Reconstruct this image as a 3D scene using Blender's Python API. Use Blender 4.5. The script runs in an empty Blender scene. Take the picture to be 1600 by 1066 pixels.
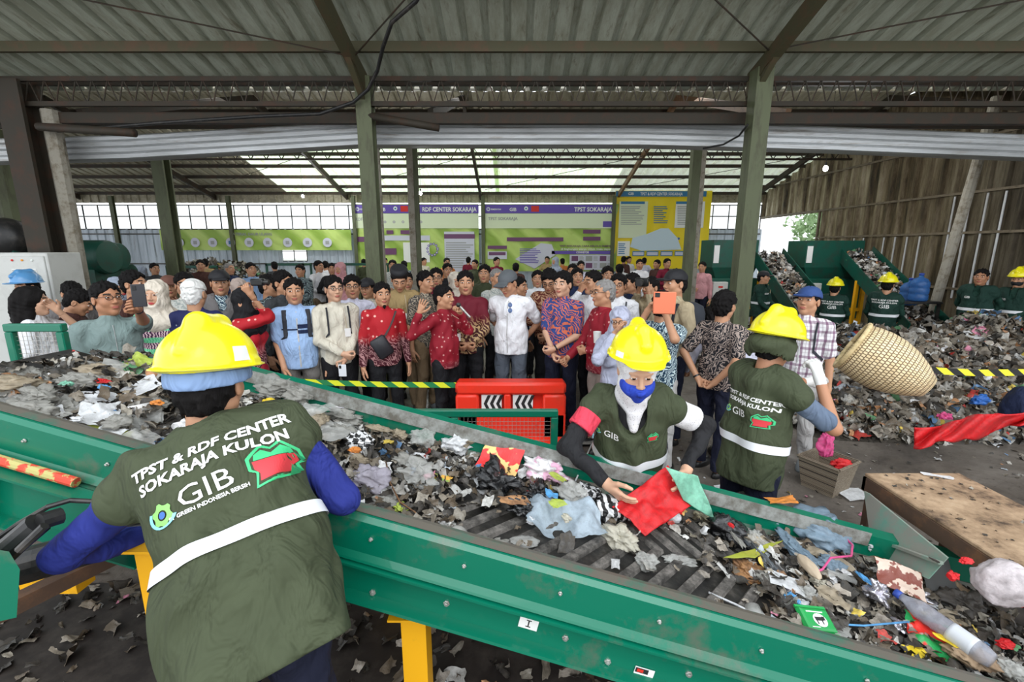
import bpy, math, random
import numpy as np
from mathutils import Vector, Matrix, noise
from mathutils.bvhtree import BVHTree
C = bpy.context.scene.collection
scene = bpy.context.scene
# ---------------------------------------------------------------- camera
H = 1.95
PITCH = math.radians(11.6)
FPX = 711.0
cam_d = bpy.data.cameras.new('camera'); cam = bpy.data.objects.new('camera', cam_d); C.objects.link(cam)
cam_d.sensor_width = 36.0; cam_d.lens = 36.0*FPX/1600; cam_d.clip_start = 0.05; cam_d.clip_end = 400
cam.location = (0, 0, H); cam.rotation_euler = (math.pi/2 - PITCH, 0, 0)
scene.camera = cam
# ---------------------------------------------------------------- view, world, big lights
scene.view_settings.view_transform = 'Standard'; scene.view_settings.look = 'None'
scene.view_settings.exposure = 1.0; scene.view_settings.gamma = 1.0
scene.view_settings.use_curve_mapping = False
W = bpy.data.worlds.new('sky'); scene.world = W; W.use_nodes = True
_n = W.node_tree.nodes; _l = W.node_tree.links; _n.clear()
_o = _n.new('ShaderNodeOutputWorld'); _b = _n.new('ShaderNodeBackground')
_tc = _n.new('ShaderNodeTexCoord'); _sx = _n.new('ShaderNodeSeparateXYZ'); _cr = _n.new('ShaderNodeValToRGB')
_l.new(_tc.outputs['Generated'], _sx.inputs[0]); _l.new(_sx.outputs['Z'], _cr.inputs[0])
_cr.color_ramp.elements[0].position = 0.0; _cr.color_ramp.elements[0].color = (0.93, 0.96, 1.0, 1)
_cr.color_ramp.elements[1].position = 0.7; _cr.color_ramp.elements[1].color = (0.86, 0.93, 1.0, 1)
_l.new(_cr.outputs[0], _b.inputs[0]); _b.inputs[1].default_value = 1.0
_l.new(_b.outputs[0], _o.inputs[0])
def area_light(name, loc, rot, sx, sy, power, col=(1, 1, 1)):
    d = bpy.data.lights.new(name, 'AREA'); d.shape = 'RECTANGLE'; d.size = sx; d.size_y = sy; d.energy = power; d.color = col
    o = bpy.data.objects.new(name, d); C.objects.link(o); o.location = loc; o.rotation_euler = rot; return o
# daylight that falls in through the open front of the hall behind the photographer, then a fill lamp added inside the rear bay
area_light('daylight_open_front', (0.5, -3.2, 5.2), (math.radians(50), 0, 0), 13, 4.5, 110, (1, 0.99, 0.97))
area_light('rear_bay_fill', (-1.5, 10.4, 5.0), (0, 0, 0), 14, 2.2, 120, (1, 1, 0.98))  # added lamp under the closed sheets, brightens the rear bay
sun_d = bpy.data.lights.new('sun', 'SUN'); sun_d.energy = 0.3; sun_d.angle = 0.6; sun = bpy.data.objects.new('sun', sun_d)
C.objects.link(sun); sun.rotation_euler = (math.radians(38), math.radians(14), 0)
# ---------------------------------------------------------------- projection helpers (photo pixel -> point of the place)
cP, sP = math.cos(PITCH), math.sin(PITCH)
def ray(px, py):
    a = (px-800)/FPX; k = (533-py)/FPX
    return Vector((a, cP + k*sP, k*cP - sP))
def at_y(px, py, y):
    r = ray(px, py); t = y/r.y; return Vector((r.x*t, y, H + r.z*t))
def at_z(px, py, z=0.0):
    r = ray(px, py); t = (z-H)/r.z; return Vector((r.x*t, r.y*t, z))
def to_px(p):
    d = p[1]*cP - (p[2]-H)*sP; u = p[1]*sP + (p[2]-H)*cP
    return 800 + FPX*p[0]/d, 533 - FPX*u/d
# ---------------------------------------------------------------- materials
MATS = {}
def _bsdf(m): return next(n for n in m.node_tree.nodes if n.type == 'BSDF_PRINCIPLED')
def mat(name, col, rough=0.6, metal=0.0, spec=0.4, coat=0.0):
    if name in MATS: return MATS[name]
    m = bpy.data.materials.new(name); m.use_nodes = True; b = _bsdf(m)
    b.inputs['Base Color'].default_value = (*col, 1); b.inputs['Roughness'].default_value = rough
    b.inputs['Metallic'].default_value = metal; b.inputs['Specular IOR Level'].default_value = spec
    b.inputs['Coat Weight'].default_value = coat
    m.diffuse_color = (*col, 1); MATS[name] = m; return m
class NG:
    def __init__(s, m): s.m = m; s.n = m.node_tree.nodes; s.l = m.node_tree.links; s.b = _bsdf(m); s._tc = None
    def co(s, kind='Object'):
        if s._tc is None: s._tc = s.n.new('ShaderNodeTexCoord')
        return s._tc.outputs[kind]
    def mp(s, vec, sc=(1, 1, 1), rot=(0, 0, 0), loc=(0, 0, 0)):
        q = s.n.new('ShaderNodeMapping'); q.inputs['Scale'].default_value = sc; q.inputs['Rotation'].default_value = rot
        q.inputs['Location'].default_value = loc; s.l.new(vec, q.inputs[0]); return q.outputs[0]
    def noise(s, vec, scale=5, detail=4, rough=0.6, dist=0.0):
        q = s.n.new('ShaderNodeTexNoise'); q.inputs['Scale'].default_value = scale; q.inputs['Detail'].default_value = detail
        q.inputs['Roughness'].default_value = rough; q.inputs['Distortion'].default_value = dist; s.l.new(vec, q.inputs['Vector']); return q.outputs[0]
    def voro(s, vec, scale=5, feature='F1', out='Distance', rnd=1.0):
        q = s.n.new('ShaderNodeTexVoronoi'); q.feature = feature; q.inputs['Scale'].default_value = scale
        q.inputs['Randomness'].default_value = rnd; s.l.new(vec, q.inputs['Vector']); return q.outputs[out]
    def wave(s, vec, scale=5, direc='X', dist=0.0, dscale=1.0, typ='BANDS'):
        q = s.n.new('ShaderNodeTexWave'); q.wave_type = typ; q.inputs['Scale'].default_value = scale
        if typ == 'BANDS': q.bands_direction = direc
        q.inputs['Distortion'].default_value = dist; q.inputs['Detail Scale'].default_value = dscale
        s.l.new(vec, q.inputs['Vector']); return q.outputs['Fac']
    def ramp(s, fac, stops, interp='LINEAR'):
        q = s.n.new('ShaderNodeValToRGB'); cr = q.color_ramp; cr.interpolation = interp
        while len(cr.elements) > 1: cr.elements.remove(cr.elements[-1])
        cr.elements[0].position = stops[0][0]; cr.elements[0].color = (*stops[0][1], 1)
        for p, c in stops[1:]:
            e = cr.elements.new(p); e.color = (*c, 1)
        s.l.new(fac, q.inputs[0]); return q.outputs[0]
    def mix(s, fac, a, b, typ='MIX'):
        q = s.n.new('ShaderNodeMix'); q.data_type = 'RGBA'; q.blend_type = typ
        for inp, v in ((q.inputs[0], fac), (q.inputs[6], a), (q.inputs[7], b)):
            if isinstance(v, (int, float)): inp.default_value = v
            elif isinstance(v, tuple): inp.default_value = (*v, 1)
            else: s.l.new(v, inp)
        return q.outputs[2]
    def math(s, op, a, b=0.0):
        q = s.n.new('ShaderNodeMath'); q.operation = op
        for inp, v in ((q.inputs[0], a), (q.inputs[1], b)):
            if isinstance(v, (int, float)): inp.default_value = v
            else: s.l.new(v, inp)
        return q.outputs[0]
    def sep(s, vec):
        q = s.n.new('ShaderNodeSeparateXYZ'); s.l.new(vec, q.inputs[0]); return q.outputs
    def col(s, c): s.l.new(c, s.b.inputs['Base Color'])
    def rough(s, c): s.l.new(c, s.b.inputs['Roughness'])
    def bump(s, h, strength=0.3, dist=0.01):
        q = s.n.new('ShaderNodeBump'); q.inputs['Strength'].default_value = strength; q.inputs['Distance'].default_value = dist
        s.l.new(h, q.inputs['Height']); s.l.new(q.outputs[0], s.b.inputs['Normal'])
def BW(a, b): return [(a, (0, 0, 0)), (b, (1, 1, 1))]
def mat_dirty(name, col, dirt, amount=0.5, scale=6, rough=0.5, metal=0.0, bump=0.15, streak=(1, 1, 1), lo=0.48, hi=0.66):
    if name in MATS: return MATS[name]
    m = mat(name, col, rough, metal); g = NG(m); v = g.mp(g.co(), streak)
    f = g.ramp(g.noise(v, scale, 6, 0.7), [(lo, (0, 0, 0)), (hi, (amount,)*3)])
    g.col(g.mix(f, col, dirt)); g.bump(g.noise(v, scale*4, 3), bump, 0.004); return m
def mat_sheet(name, col, dirt, rust, transl=0.0, metal=0.3, streak=(6, 6, 0.5)):   # galvanised or fibre sheet, streaked with grime along its ribs
    if name in MATS: return MATS[name]
    m = mat(name, col, 0.55, metal); g = NG(m); v = g.mp(g.co(), streak)
    a = g.ramp(g.noise(v, 1.0, 6, 0.75), BW(0.40, 0.62)); b_ = g.ramp(g.noise(v, 2.3, 5, 0.7, 0.4), BW(0.56, 0.70))
    c = g.mix(g.math('MULTIPLY', a, 0.8), col, dirt); c = g.mix(g.math('MULTIPLY', b_, 0.7), c, rust); g.col(c)
    if transl > 0:
        t = g.n.new('ShaderNodeBsdfTranslucent'); g.l.new(c, t.inputs[0]); mx = g.n.new('ShaderNodeMixShader'); mx.inputs[0].default_value = transl
        out = next(n for n in g.n if n.type == 'OUTPUT_MATERIAL'); g.l.new(g.b.outputs[0], mx.inputs[1]); g.l.new(t.outputs[0], mx.inputs[2]); g.l.new(mx.outputs[0], out.inputs[0])
    return m
def mat_film(name, col, alpha=0.6, rough=0.25, transl=0.3):                       # thin plastic film
    if name in MATS: return MATS[name]
    m = mat(name, col, rough); g = NG(m); b = g.b
    fine = g.noise(g.co(), 30, 5, 0.7)
    g.col(g.mix(g.ramp(fine, BW(0.42, 0.75)), col, tuple(c*0.55+0.02 for c in col))); g.bump(fine, 0.6, 0.01)
    out = next(n for n in g.n if n.type == 'OUTPUT_MATERIAL')
    t = g.n.new('ShaderNodeBsdfTranslucent'); t.inputs[0].default_value = (*col, 1)
    mx = g.n.new('ShaderNodeMixShader'); mx.inputs[0].default_value = transl
    g.l.new(b.outputs[0], mx.inputs[1]); g.l.new(t.outputs[0], mx.inputs[2])
    tr = g.n.new('ShaderNodeBsdfTransparent'); my = g.n.new('ShaderNodeMixShader'); my.inputs[0].default_value = alpha
    g.l.new(tr.outputs[0], my.inputs[1]); g.l.new(mx.outputs[0], my.inputs[2]); g.l.new(my.outputs[0], out.inputs[0]); return m
def mat_glow(name, col, strength):
    if name in MATS: return MATS[name]
    m = mat(name, col); b = _bsdf(m); b.inputs['Emission Color'].default_value = (*col, 1); b.inputs['Emission Strength'].default_value = strength; return m
# ---------------------------------------------------------------- object helpers
def mesh_obj(name, V, F, mats, parent=None, smooth=True, midx=None, loc=None, rot=None, auto=None):
    me = bpy.data.meshes.new(name)
    me.from_pydata([tuple(v) for v in V] if not isinstance(V, np.ndarray) else V.tolist(), [], F if isinstance(F, list) else F.tolist())
    if not isinstance(mats, (list, tuple)): mats = [mats]
    for m in mats: me.materials.append(m)
    if midx is not None: me.polygons.foreach_set('material_index', np.asarray(midx, dtype=np.int32))
    me.polygons.foreach_set('use_smooth', np.full(len(me.polygons), bool(smooth)))
    if auto is not None:
        try: me.set_sharp_from_angle(angle=math.radians(auto))
        except Exception: pass
    me.update()
    o = bpy.data.objects.new(name, me); C.objects.link(o)
    if parent: o.parent = parent
    if loc is not None: o.location = loc
    if rot is not None: o.rotation_euler = rot
    return o
def tag(o, label=None, cat=None, group=None, kind=None):
    if label: o['label'] = label
    if cat: o['category'] = cat
    if group: o['group'] = group
    if kind: o['kind'] = kind
    return o
def thing(name, label, cat, loc=(0, 0, 0), rotz=0.0, group=None, rot=None):
    o = bpy.data.objects.new(name, None); C.objects.link(o); o.empty_display_size = 0.1
    o.location = loc; o.rotation_euler = rot if rot else (0, 0, rotz); return tag(o, label, cat, group)
class MB:
    def __init__(s): s.V = []; s.F = []; s.I = []; s.mi = 0; s.M = None
    def _add(s, vs, fs):
        b = len(s.V)
        s.V += [tuple(s.M @ Vector(v)) if s.M else tuple(v) for v in vs]
        s.F += [tuple(b+i for i in f) for f in fs]; s.I += [s.mi]*len(fs); return s
    def box(s, x0, x1, y0, y1, z0, z1, bev=0.0):
        if bev <= 0:
            return s._add([(x0,y0,z0),(x1,y0,z0),(x1,y1,z0),(x0,y1,z0),(x0,y0,z1),(x1,y0,z1),(x1,y1,z1),(x0,y1,z1)],
                          [(3,2,1,0),(4,5,6,7),(0,1,5,4),(1,2,6,5),(2,3,7,6),(3,0,4,7)])
        b = min(bev, (x1-x0)/2.01, (y1-y0)/2.01, (z1-z0)/2.01); rings = []
        for z, i in ((z0, b), (z0+b, 0), (z1-b, 0), (z1, b)):
            c = b
            rings.append([(x0+i+c*(i == 0),y0+i,z),(x1-i-c*(i == 0),y0+i,z),(x1-i,y0+i+c*(i == 0),z),(x1-i,y1-i-c*(i == 0),z),
                          (x1-i-c*(i == 0),y1-i,z),(x0+i+c*(i == 0),y1-i,z),(x0+i,y1-i-c*(i == 0),z),(x0+i,y0+i+c*(i == 0),z)])
        return s.rings(rings)
    def rings(s, rings, closed=True, cap=True):
        n = len(rings[0]); vs = [v for r in rings for v in r]; fs = []
        for k in range(len(rings)-1):
            for j in range(n if closed else n-1):
                fs.append((k*n+j, k*n+(j+1) % n, (k+1)*n+(j+1) % n, (k+1)*n+j))
        if cap and closed: fs.append(tuple(range(n-1, -1, -1))); fs.append(tuple((len(rings)-1)*n+j for j in range(n)))
        return s._add(vs, fs)
    def tube(s, pts, r, n=8, flat=1.0):
        pts = [Vector(p) for p in pts]; rr = r if isinstance(r, (list, tuple)) else [r]*len(pts); rings = []; up0 = None
        for i, p in enumerate(pts):
            t = (pts[min(i+1, len(pts)-1)]-pts[max(i-1, 0)]).normalized()
            if up0 is None: up0 = Vector((0, 0, 1)) if abs(t.z) < 0.9 else Vector((1, 0, 0))
            a = t.cross(up0).normalized(); b = a.cross(t).normalized(); up0 = b
            rings.append([tuple(p + a*rr[i]*math.cos(2*math.pi*j/n) + b*rr[i]*flat*math.sin(2*math.pi*j/n)) for j in range(n)])
        return s.rings(rings)
    def lathe(s, prof, n=16, c=(0, 0, 0), sx=1.0, sy=1.0):
        return s.rings([[(c[0]+r*sx*math.cos(2*math.pi*j/n), c[1]+r*sy*math.sin(2*math.pi*j/n), c[2]+z) for j in range(n)] for r, z in prof])
    def beam(s, a, b, w, h, up=(0, 0, 1)):
        a = Vector(a); b = Vector(b); t = (b-a).normalized(); u = Vector(up)
        if abs(t.dot(u)) > 0.98: u = Vector((0, 1, 0))
        sd = t.cross(u).normalized()*w/2; uu = sd.cross(t).normalized()*h/2
        return s.rings([[tuple(p-sd-uu), tuple(p+sd-uu), tuple(p+sd+uu), tuple(p-sd+uu)] for p in (a, b)])
    def extrude(s, prof, a, b, axis='x'):         # closed profile of (p, q) pairs swept along an axis from a to b
        f = {'x': lambda t, p, q: (t, p, q), 'y': lambda t, p, q: (p, t, q), 'z': lambda t, p, q: (p, q, t)}[axis]
        return s.rings([[f(t, p, q) for p, q in prof] for t in (a, b)])
    def sheet(s, prof, a, b, axis='x', th=0.0015):
        f = {'x': lambda t, p, q: (t, p, q), 'y': lambda t, p, q: (p, t, q), 'z': lambda t, p, q: (p, q, t)}[axis]
        n = len(prof); return s._add([f(a, *p) for p in prof]+[f(b, *p) for p in prof], [(i, i+1, n+i+1, n+i) for i in range(n-1)])
    def build(s, name, mats, parent=None, smooth=False, **k):
        return mesh_obj(name, s.V, s.F, mats, parent, smooth, s.I, **k)
def struct(o): o['kind'] = 'structure'; return o
def text_mesh(txt, size=1.0, bold=0.0, depth=0.0, sx=1.0, shear=0.0, align='LEFT'):
    cu = bpy.data.curves.new('t', 'FONT'); cu.body = txt; cu.size = size; cu.offset = bold*size; cu.extrude = depth; cu.shear = shear
    cu.align_x = align; cu.resolution_u = 2
    o = bpy.data.objects.new('t', cu); C.objects.link(o); bpy.context.view_layer.update()
    me = o.to_mesh(); V = [Vector((v.co.x*sx, v.co.y, v.co.z)) for v in me.vertices]; F = [tuple(p.vertices) for p in me.polygons]
    o.to_mesh_clear(); bpy.data.objects.remove(o); bpy.data.curves.remove(cu); return V, F
def text_on(name, txt, M, size, material, parent=None, **k):     # lettering laid on a plane; M maps the text's xy to the place
    V, F = text_mesh(txt, size, **k)
    return mesh_obj(name, [M @ v for v in V], F, material, parent, False)
def add_text(mb, txt, M, size, **k):
    V, F = text_mesh(txt, size, **k); old = mb.M; mb.M = None; mb._add([M @ v for v in V], F); mb.M = old
def facing_y(x, y, z): return Matrix.Translation((x, y, z)) @ Matrix.Rotation(math.pi/2, 4, 'X')   # text readable from -y

# ---------------------------------------------------------------- setting
m_floor = mat('floor_dirt', (0.12, 0.1, 0.085), 0.75); g = NG(m_floor); v = g.co()
c = g.ramp(g.noise(v, 0.6, 8, 0.7, 0.5), [(0.35, (0.045, 0.036, 0.03)), (0.5, (0.11, 0.092, 0.076)), (0.68, (0.20, 0.175, 0.15))])
c = g.mix(g.ramp(g.noise(v, 26, 5, 0.7), BW(0.58, 0.72)), c, (0.03, 0.024, 0.02)); c = g.mix(g.ramp(g.voro(v, 55), [(0.0, (0.7,)*3), (0.1, (0, 0, 0))]), c, (0.22, 0.2, 0.17)); g.col(c)
g.rough(g.ramp(g.noise(v, 1.3, 4), [(0.4, (0.35,)*3), (0.6, (0.85,)*3)])); g.bump(g.noise(v, 18, 6), 0.35, 0.02)
struct(MB().box(-21, 9.5, -3, 17.6, -0.15, 0).build('floor', m_floor))
m_ground = mat_dirty('outside_ground', (0.42, 0.42, 0.36), (0.2, 0.28, 0.12), 0.6, 0.5)
struct(MB().box(-60, 60, 17.6, 90, -0.3, -0.1).box(9.5, 60, -3, 17.6, -0.3, -0.1).build('ground', m_ground))
def corrug(u0, u1, pitch, depth, phase=0.0, kind='trap'):
    out = []; u = u0; n = int(round((u1-u0)/pitch))
    for i in range(n):
        b = u0+i*pitch
        for f, d in ((0, 0), (0.62, 0), (0.70, depth), (0.90, depth), (0.98, 0)): out.append((b+f*pitch, d))
    out.append((u1, 0)); return out
m_roofL = mat_sheet('roof_sheet_grey', (0.34, 0.36, 0.29), (0.22, 0.225, 0.165), (0.13, 0.11, 0.07), 0.06, 0.1, (7, 0.5, 5))
m_roofF = mat_sheet('roof_sheet_pale', (0.78, 0.82, 0.68), (0.6, 0.64, 0.48), (0.35, 0.22, 0.12), 0.35, 0.0, (5, 0.7, 5))
m_roofD = mat_sheet('roof_sheet_dark', (0.36, 0.33, 0.24), (0.20, 0.18, 0.12), (0.10, 0.08, 0.05), 0.03, 0.1, (5, 0.7, 5))  # darker brown version of the sheet colour
m_clear = mat_sheet('roof_light_sheet', (0.86, 0.95, 0.72), (0.75, 0.85, 0.55), (0.45, 0.35, 0.18), 0.75, 0.0, (4, 0.6, 4))
SL = 0.306; YE = 6.62; ZE = 4.10
def roof_strip(name, x0, x1, ya, za, yb, zb, material, pitch=0.25, depth=0.045):
    pr = corrug(x0, x1, pitch, depth); n = len(pr)
    V = [(x, ya, za+d) for x, d in pr] + [(x, yb, zb+d) for x, d in pr]
    return struct(mesh_obj(name, V, [(i, i+1, n+i+1, n+i) for i in range(n-1)], material, None, False))
roof_strip('roof', -13, 9.4, 2.6, ZE+(YE-2.6)*SL, 6.78, ZE-.05, m_roofL, 0.25, 0.065)
RY, RZ = 11.6, 5.52; FE = 17.9; FZ = 3.86; sl2 = (RZ-FZ)/(FE-RY)
def far_z(y): return FZ + (FE-y)*sl2
roof_strip('roof', -21, -8.3, RY, RZ, FE, FZ, m_roofD, 0.28)
roof_strip('roof', -8.3, 9.4, RY, RZ, 13.6, far_z(13.6), m_roofD, 0.28)
roof_strip('roof', -8.3, 9.4, 13.6, far_z(13.6), 14.1, far_z(14.1), m_roofF, 0.28)
roof_strip('roof', -8.3, -0.6, 14.1, far_z(14.1), FE, FZ, m_clear, 0.28)
roof_strip('roof', -0.6, 3.6, 14.1, far_z(14.1), 15.6, far_z(15.6), m_roofF, 0.28)
roof_strip('roof', -0.6, 3.6, 15.6, far_z(15.6), FE, FZ, m_clear, 0.28)
roof_strip('roof', 3.6, 9.4, 14.1, far_z(14.1), FE, FZ, m_roofF, 0.28)
roof_strip('roof', -21, 9.4, 6.72, 4.06, RY, RZ, m_roofD, 0.28)
m_steel = mat_dirty('roof_steel', (0.032, 0.026, 0.017), (0.055, 0.026, 0.014), 0.9, 5, 0.7)
m_steelG = mat_dirty('roof_steel_olive', (0.065, 0.06, 0.03), (0.10, 0.055, 0.03), 0.8, 4, 0.65)
m_post = mat_dirty('post_olive', (0.10, 0.115, 0.06), (0.055, 0.05, 0.03), 0.7, 3, 0.6, streak=(3, 3, 0.7))
m_conc = mat_dirty('post_concrete', (0.30, 0.28, 0.23), (0.15, 0.12, 0.08), 0.9, 9, 0.8)
def chan(name, a, b, w, h, m, label=None, n=None):
    o = MB().beam(a, b, w, h).build(name, m); return struct(o)
def C_purlin(y, x0, x1, z, m, h=0.11):
    mb = MB(); pr = [(y-.025, z-h), (y+.025, z-h), (y+.025, z-h+.008), (y-.017, z-h+.008), (y-.017, z-.008), (y+.025, z-.008), (y+.025, z), (y-.025, z)]
    mb.extrude(pr, x0, x1); return struct(mb.build('purlin', m))
for y in (3.0, 3.75, 4.45, 5.13, 5.92): C_purlin(y, -13, 9.35, ZE+(YE-y)*SL-0.004, m_steelG)
C_purlin(6.5, -13, 9.35, ZE+(YE-6.5)*SL-0.004, m_steel)
for y in (12.3, 13.0, 13.75, 14.5, 15.3, 16.1, 16.9, 17.5): C_purlin(y, -21, 9.35, far_z(y)-0.004, m_steel, 0.10)
# lattice girders under the near eave and in the rear bay
def lattice(y, x0, x1, z0, z1, pitch, m, r=0.011, ch=0.05):
    mb = MB(); mb.beam((x0, y, z1), (x1, y, z1), 0.05, ch).beam((x0, y, z0), (x1, y, z0), 0.05, ch)
    n = int((x1-x0)/pitch)
    for i in range(n):
        a = x0+i*pitch; mb.beam((a, y, z0), (a+pitch/2, y, z1), r, r); mb.beam((a+pitch/2, y, z1), (a+pitch, y, z0), r, r)
    return struct(mb.build('lattice_girder', m))
lattice(6.28, -6.4, 9.3, 3.74, 4.03, 0.2, m_steel, ch=0.055)
lattice(6.9, -11, 9.3, 3.62, 3.78, 0.2, m_steel)
struct(MB().beam((-11, 6.45, 3.62), (9.3, 6.45, 3.60), 0.09, 0.13).build('lintel_beam', m_steel))
lattice(13.2, -21, 9.3, 4.32, 4.62, 0.42, m_steel, 0.02)
# rafters
for x in (-6.75, -1.88, 3.02, 8.9):
    mb = MB(); mb.rings([[(x-.05, y, z-h), (x+.05, y, z-h), (x+.05, y, z), (x-.05, y, z)] for y, z, h in ((2.6, ZE+(YE-2.6)*SL-.12, .16), (5.9, ZE+(YE-5.9)*SL-.12, .17), (6.3, ZE+(YE-6.3)*SL-.1, .30))])
    mb.beam((x, 5.5, 4.28), (x, 6.3, 3.75), .07, .07); struct(mb.build('rafter', m_steelG))
for x in (-16, -11.0, -6.1, -1.15, 3.9, 8.9):
    struct(MB().beam((x, FE-.2, FZ-.12), (x, RY, RZ-.14), .08, .16).beam((x, RY, RZ-.14), (x, 6.95, 3.8), .08, .14).build('rafter', m_steel if x != 3.9 else mat_dirty('rust_steel', (.22, .12, .06), (.1, .05, .03), .8, 5)))
# tie rods crossing under the near roof
mb = MB()
for a, b in (((-4.4, 5.2, 4.42), (-1.9, 5.9, 4.15)), ((-1.85, 5.9, 4.15), (-.9, 5.0, 4.45)), ((1.8, 5.0, 4.45), (3.0, 5.85, 4.18)), ((3.05, 5.85, 4.2), (5.3, 5.1, 4.4)), ((-.95, 16.8, 3.95), (3.9, 14.2, 4.6)), ((-6, 16.8, 3.95), (-1.2, 14.2, 4.6)), ((3.9, 16.8, 3.95), (8.8, 14.2, 4.6)), ((-6.1, 14.2, 4.6), (-11, 16.8, 3.95))):
    mb.tube([a, b], 0.009, 5)
struct(mb.build('bracing', m_steel))
# posts: front line, middle line, wall line
def post(x, y, z1, w, m, d=None):
    d = d or w; t = w*0.16
    pr = [(x-w/2, y-d/2), (x+w/2, y-d/2), (x+w/2, y-d/2+t), (x+t*.6, y-d/2+t), (x+t*.6, y+d/2-t), (x+w/2, y+d/2-t), (x+w/2, y+d/2), (x-w/2, y+d/2)]
    return struct(MB().extrude(pr, 0, z1, 'z').build('column', m))
def px_post(pxb, pyb, y, z1, w, m): p = at_y(pxb, pyb, y); return post(p.x, y, z1, w, m)
px_post(579, 300, 6.3, 4.05, 0.19, m_post); px_post(1172, 300, 6.1, 4.08, 0.2, m_post)
p = at_y(60, 300, 6.3); post(p.x, 6.3, 4.0, 0.30, m_steel); struct(MB().lathe([(.09, 0), (.085, 1.5), (.10, 3.7)], 10, (p.x+.26, 6.4, 0)).build('column', m_conc))
p = at_y(590, 300, 6.9); struct(MB().lathe([(.05, 0), (.05, 3.6)], 8, (p.x, 6.95, 0)).build('column', m_conc))
px_post(262, 330, 9.0, 3.75, 0.22, m_post); px_post(644, 330, 10.0, 4.2, 0.13, m_conc); px_post(652, 330, 10.0, 4.2, 0.09, m_post)
px_post(1081, 330, 9.6, 4.0, 0.17, m_post); px_post(1091, 330, 9.7, 4.0, 0.11, m_conc)
p = at_y(22, 330, 10.5); struct(MB().lathe([(.3, 0), (.3, 4.4)], 14, (p.x, 10.5, 0)).build('column', m_post))
for q in (182, 362, 555, 755, 958): px_post(q, 360, 17.3, 3.8, 0.13, m_post)
# gutter of ribbed galvanised sheet between the two bays
m_galv = mat_sheet('galvanised', (0.55, 0.57, 0.58), (0.36, 0.37, 0.37), (0.25, 0.22, 0.18), 0.0, 0.55, (0.6, 6, 6))
gp = []
for q in ((-60, 236), (200, 229), (560, 208), (1000, 208), (1300, 216), (1700, 232)):
    gp.append(at_y(q[0], q[1], 6.72))
pr = [(0, .15), (-.02, .13), (-.02, .09), (0, .075), (-.02, .06), (-.02, .01), (0, -.005), (-.02, -.02), (-.02, -.07), (0, -.085), (-.02, -.10), (-.02, -.15), (0.02, -.16), (.2, -.16), (.2, .15)]
mb = MB(); mb.rings([[(a.x, a.y+dy, a.z+dz) for dy, dz in pr] for a in gp]); struct(mb.build('gutter', m_galv))
# far wall: ribbed sheet below, a long row of window bays above
m_wallF = mat_sheet('far_wall_sheet', (0.50, 0.56, 0.62), (0.33, 0.37, 0.42), (0.13, 0.11, 0.09), 0.12, 0.1, (5, 5, 0.4))
WY = 17.6; ZW0, ZW1 = 2.63, 3.5
def far_sheet(x0, x1, z0, z1, nm='wall_back', m=m_wallF):
    pr = corrug(x0, x1, 0.30, 0.04); n = len(pr); V = [(x, WY-d, z0) for x, d in pr]+[(x, WY-d, z1) for x, d in pr]
    return struct(mesh_obj(nm, V, [(i, i+1, n+i+1, n+i) for i in range(n-1)], m, None, False))
a = at_y(440, 400, WY).x; b = at_y(480, 400, WY).x
far_sheet(-21, a, 0, ZW0); far_sheet(b, 9.4, 0, ZW0); far_sheet(a, b, 0, 1.45); far_sheet(a, b, 2.2, ZW0)
far_sheet(-21, 9.4, ZW1+.08, FZ+.1, m=m_roofD)
m_frame = mat_dirty('dark_frame', (0.06, 0.06, 0.055), (0.1, 0.06, 0.03), 0.5)
m_pane = mat_film('cloudy_pane', (0.93, 0.95, 0.95), 0.35, 0.3, 0.9)
k = 0; xs = [-21, -16.0, -10.9, -6.1, -1.1, 3.9, 9.3]
for i in range(len(xs)-1):
    k += 1; x0, x1 = xs[i], xs[i+1]; mb = MB()
    for z in (ZW0, (ZW0+ZW1)/2+.03, ZW1): mb.beam((x0, WY, z), (x1, WY, z), .04, .035)
    n = 9
    for j in range(n+1): xx = x0+(x1-x0)*j/n; mb.beam((xx, WY, ZW0), (xx, WY, ZW1), .03, .03)
    w = struct(mb.build('window_%d' % k, m_frame))
    mp = MB(); mp.mi = 0; mp.box(x0, x1, WY+.02, WY+.026, ZW0, ZW1); struct(mp.build('pane', m_pane, w))
mb = MB()
for z in (1.45, 1.82, 2.2): mb.beam((a, WY, z), (b, WY, z), .03, .03)
for j in range(3): xx = a+(b-a)*j/2; mb.beam((xx, WY, 1.45), (xx, WY, 2.2), .03, .03)
struct(mb.build('window_7', m_frame))
mb = MB(); mb.beam((-21, WY-.08, 1.35), (9.3, WY-.08, 1.35), .04, .05).beam((-21, WY-.08, 2.45), (9.3, WY-.08, 2.45), .04, .05); struct(mb.build('trim_1', m_frame))
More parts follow.
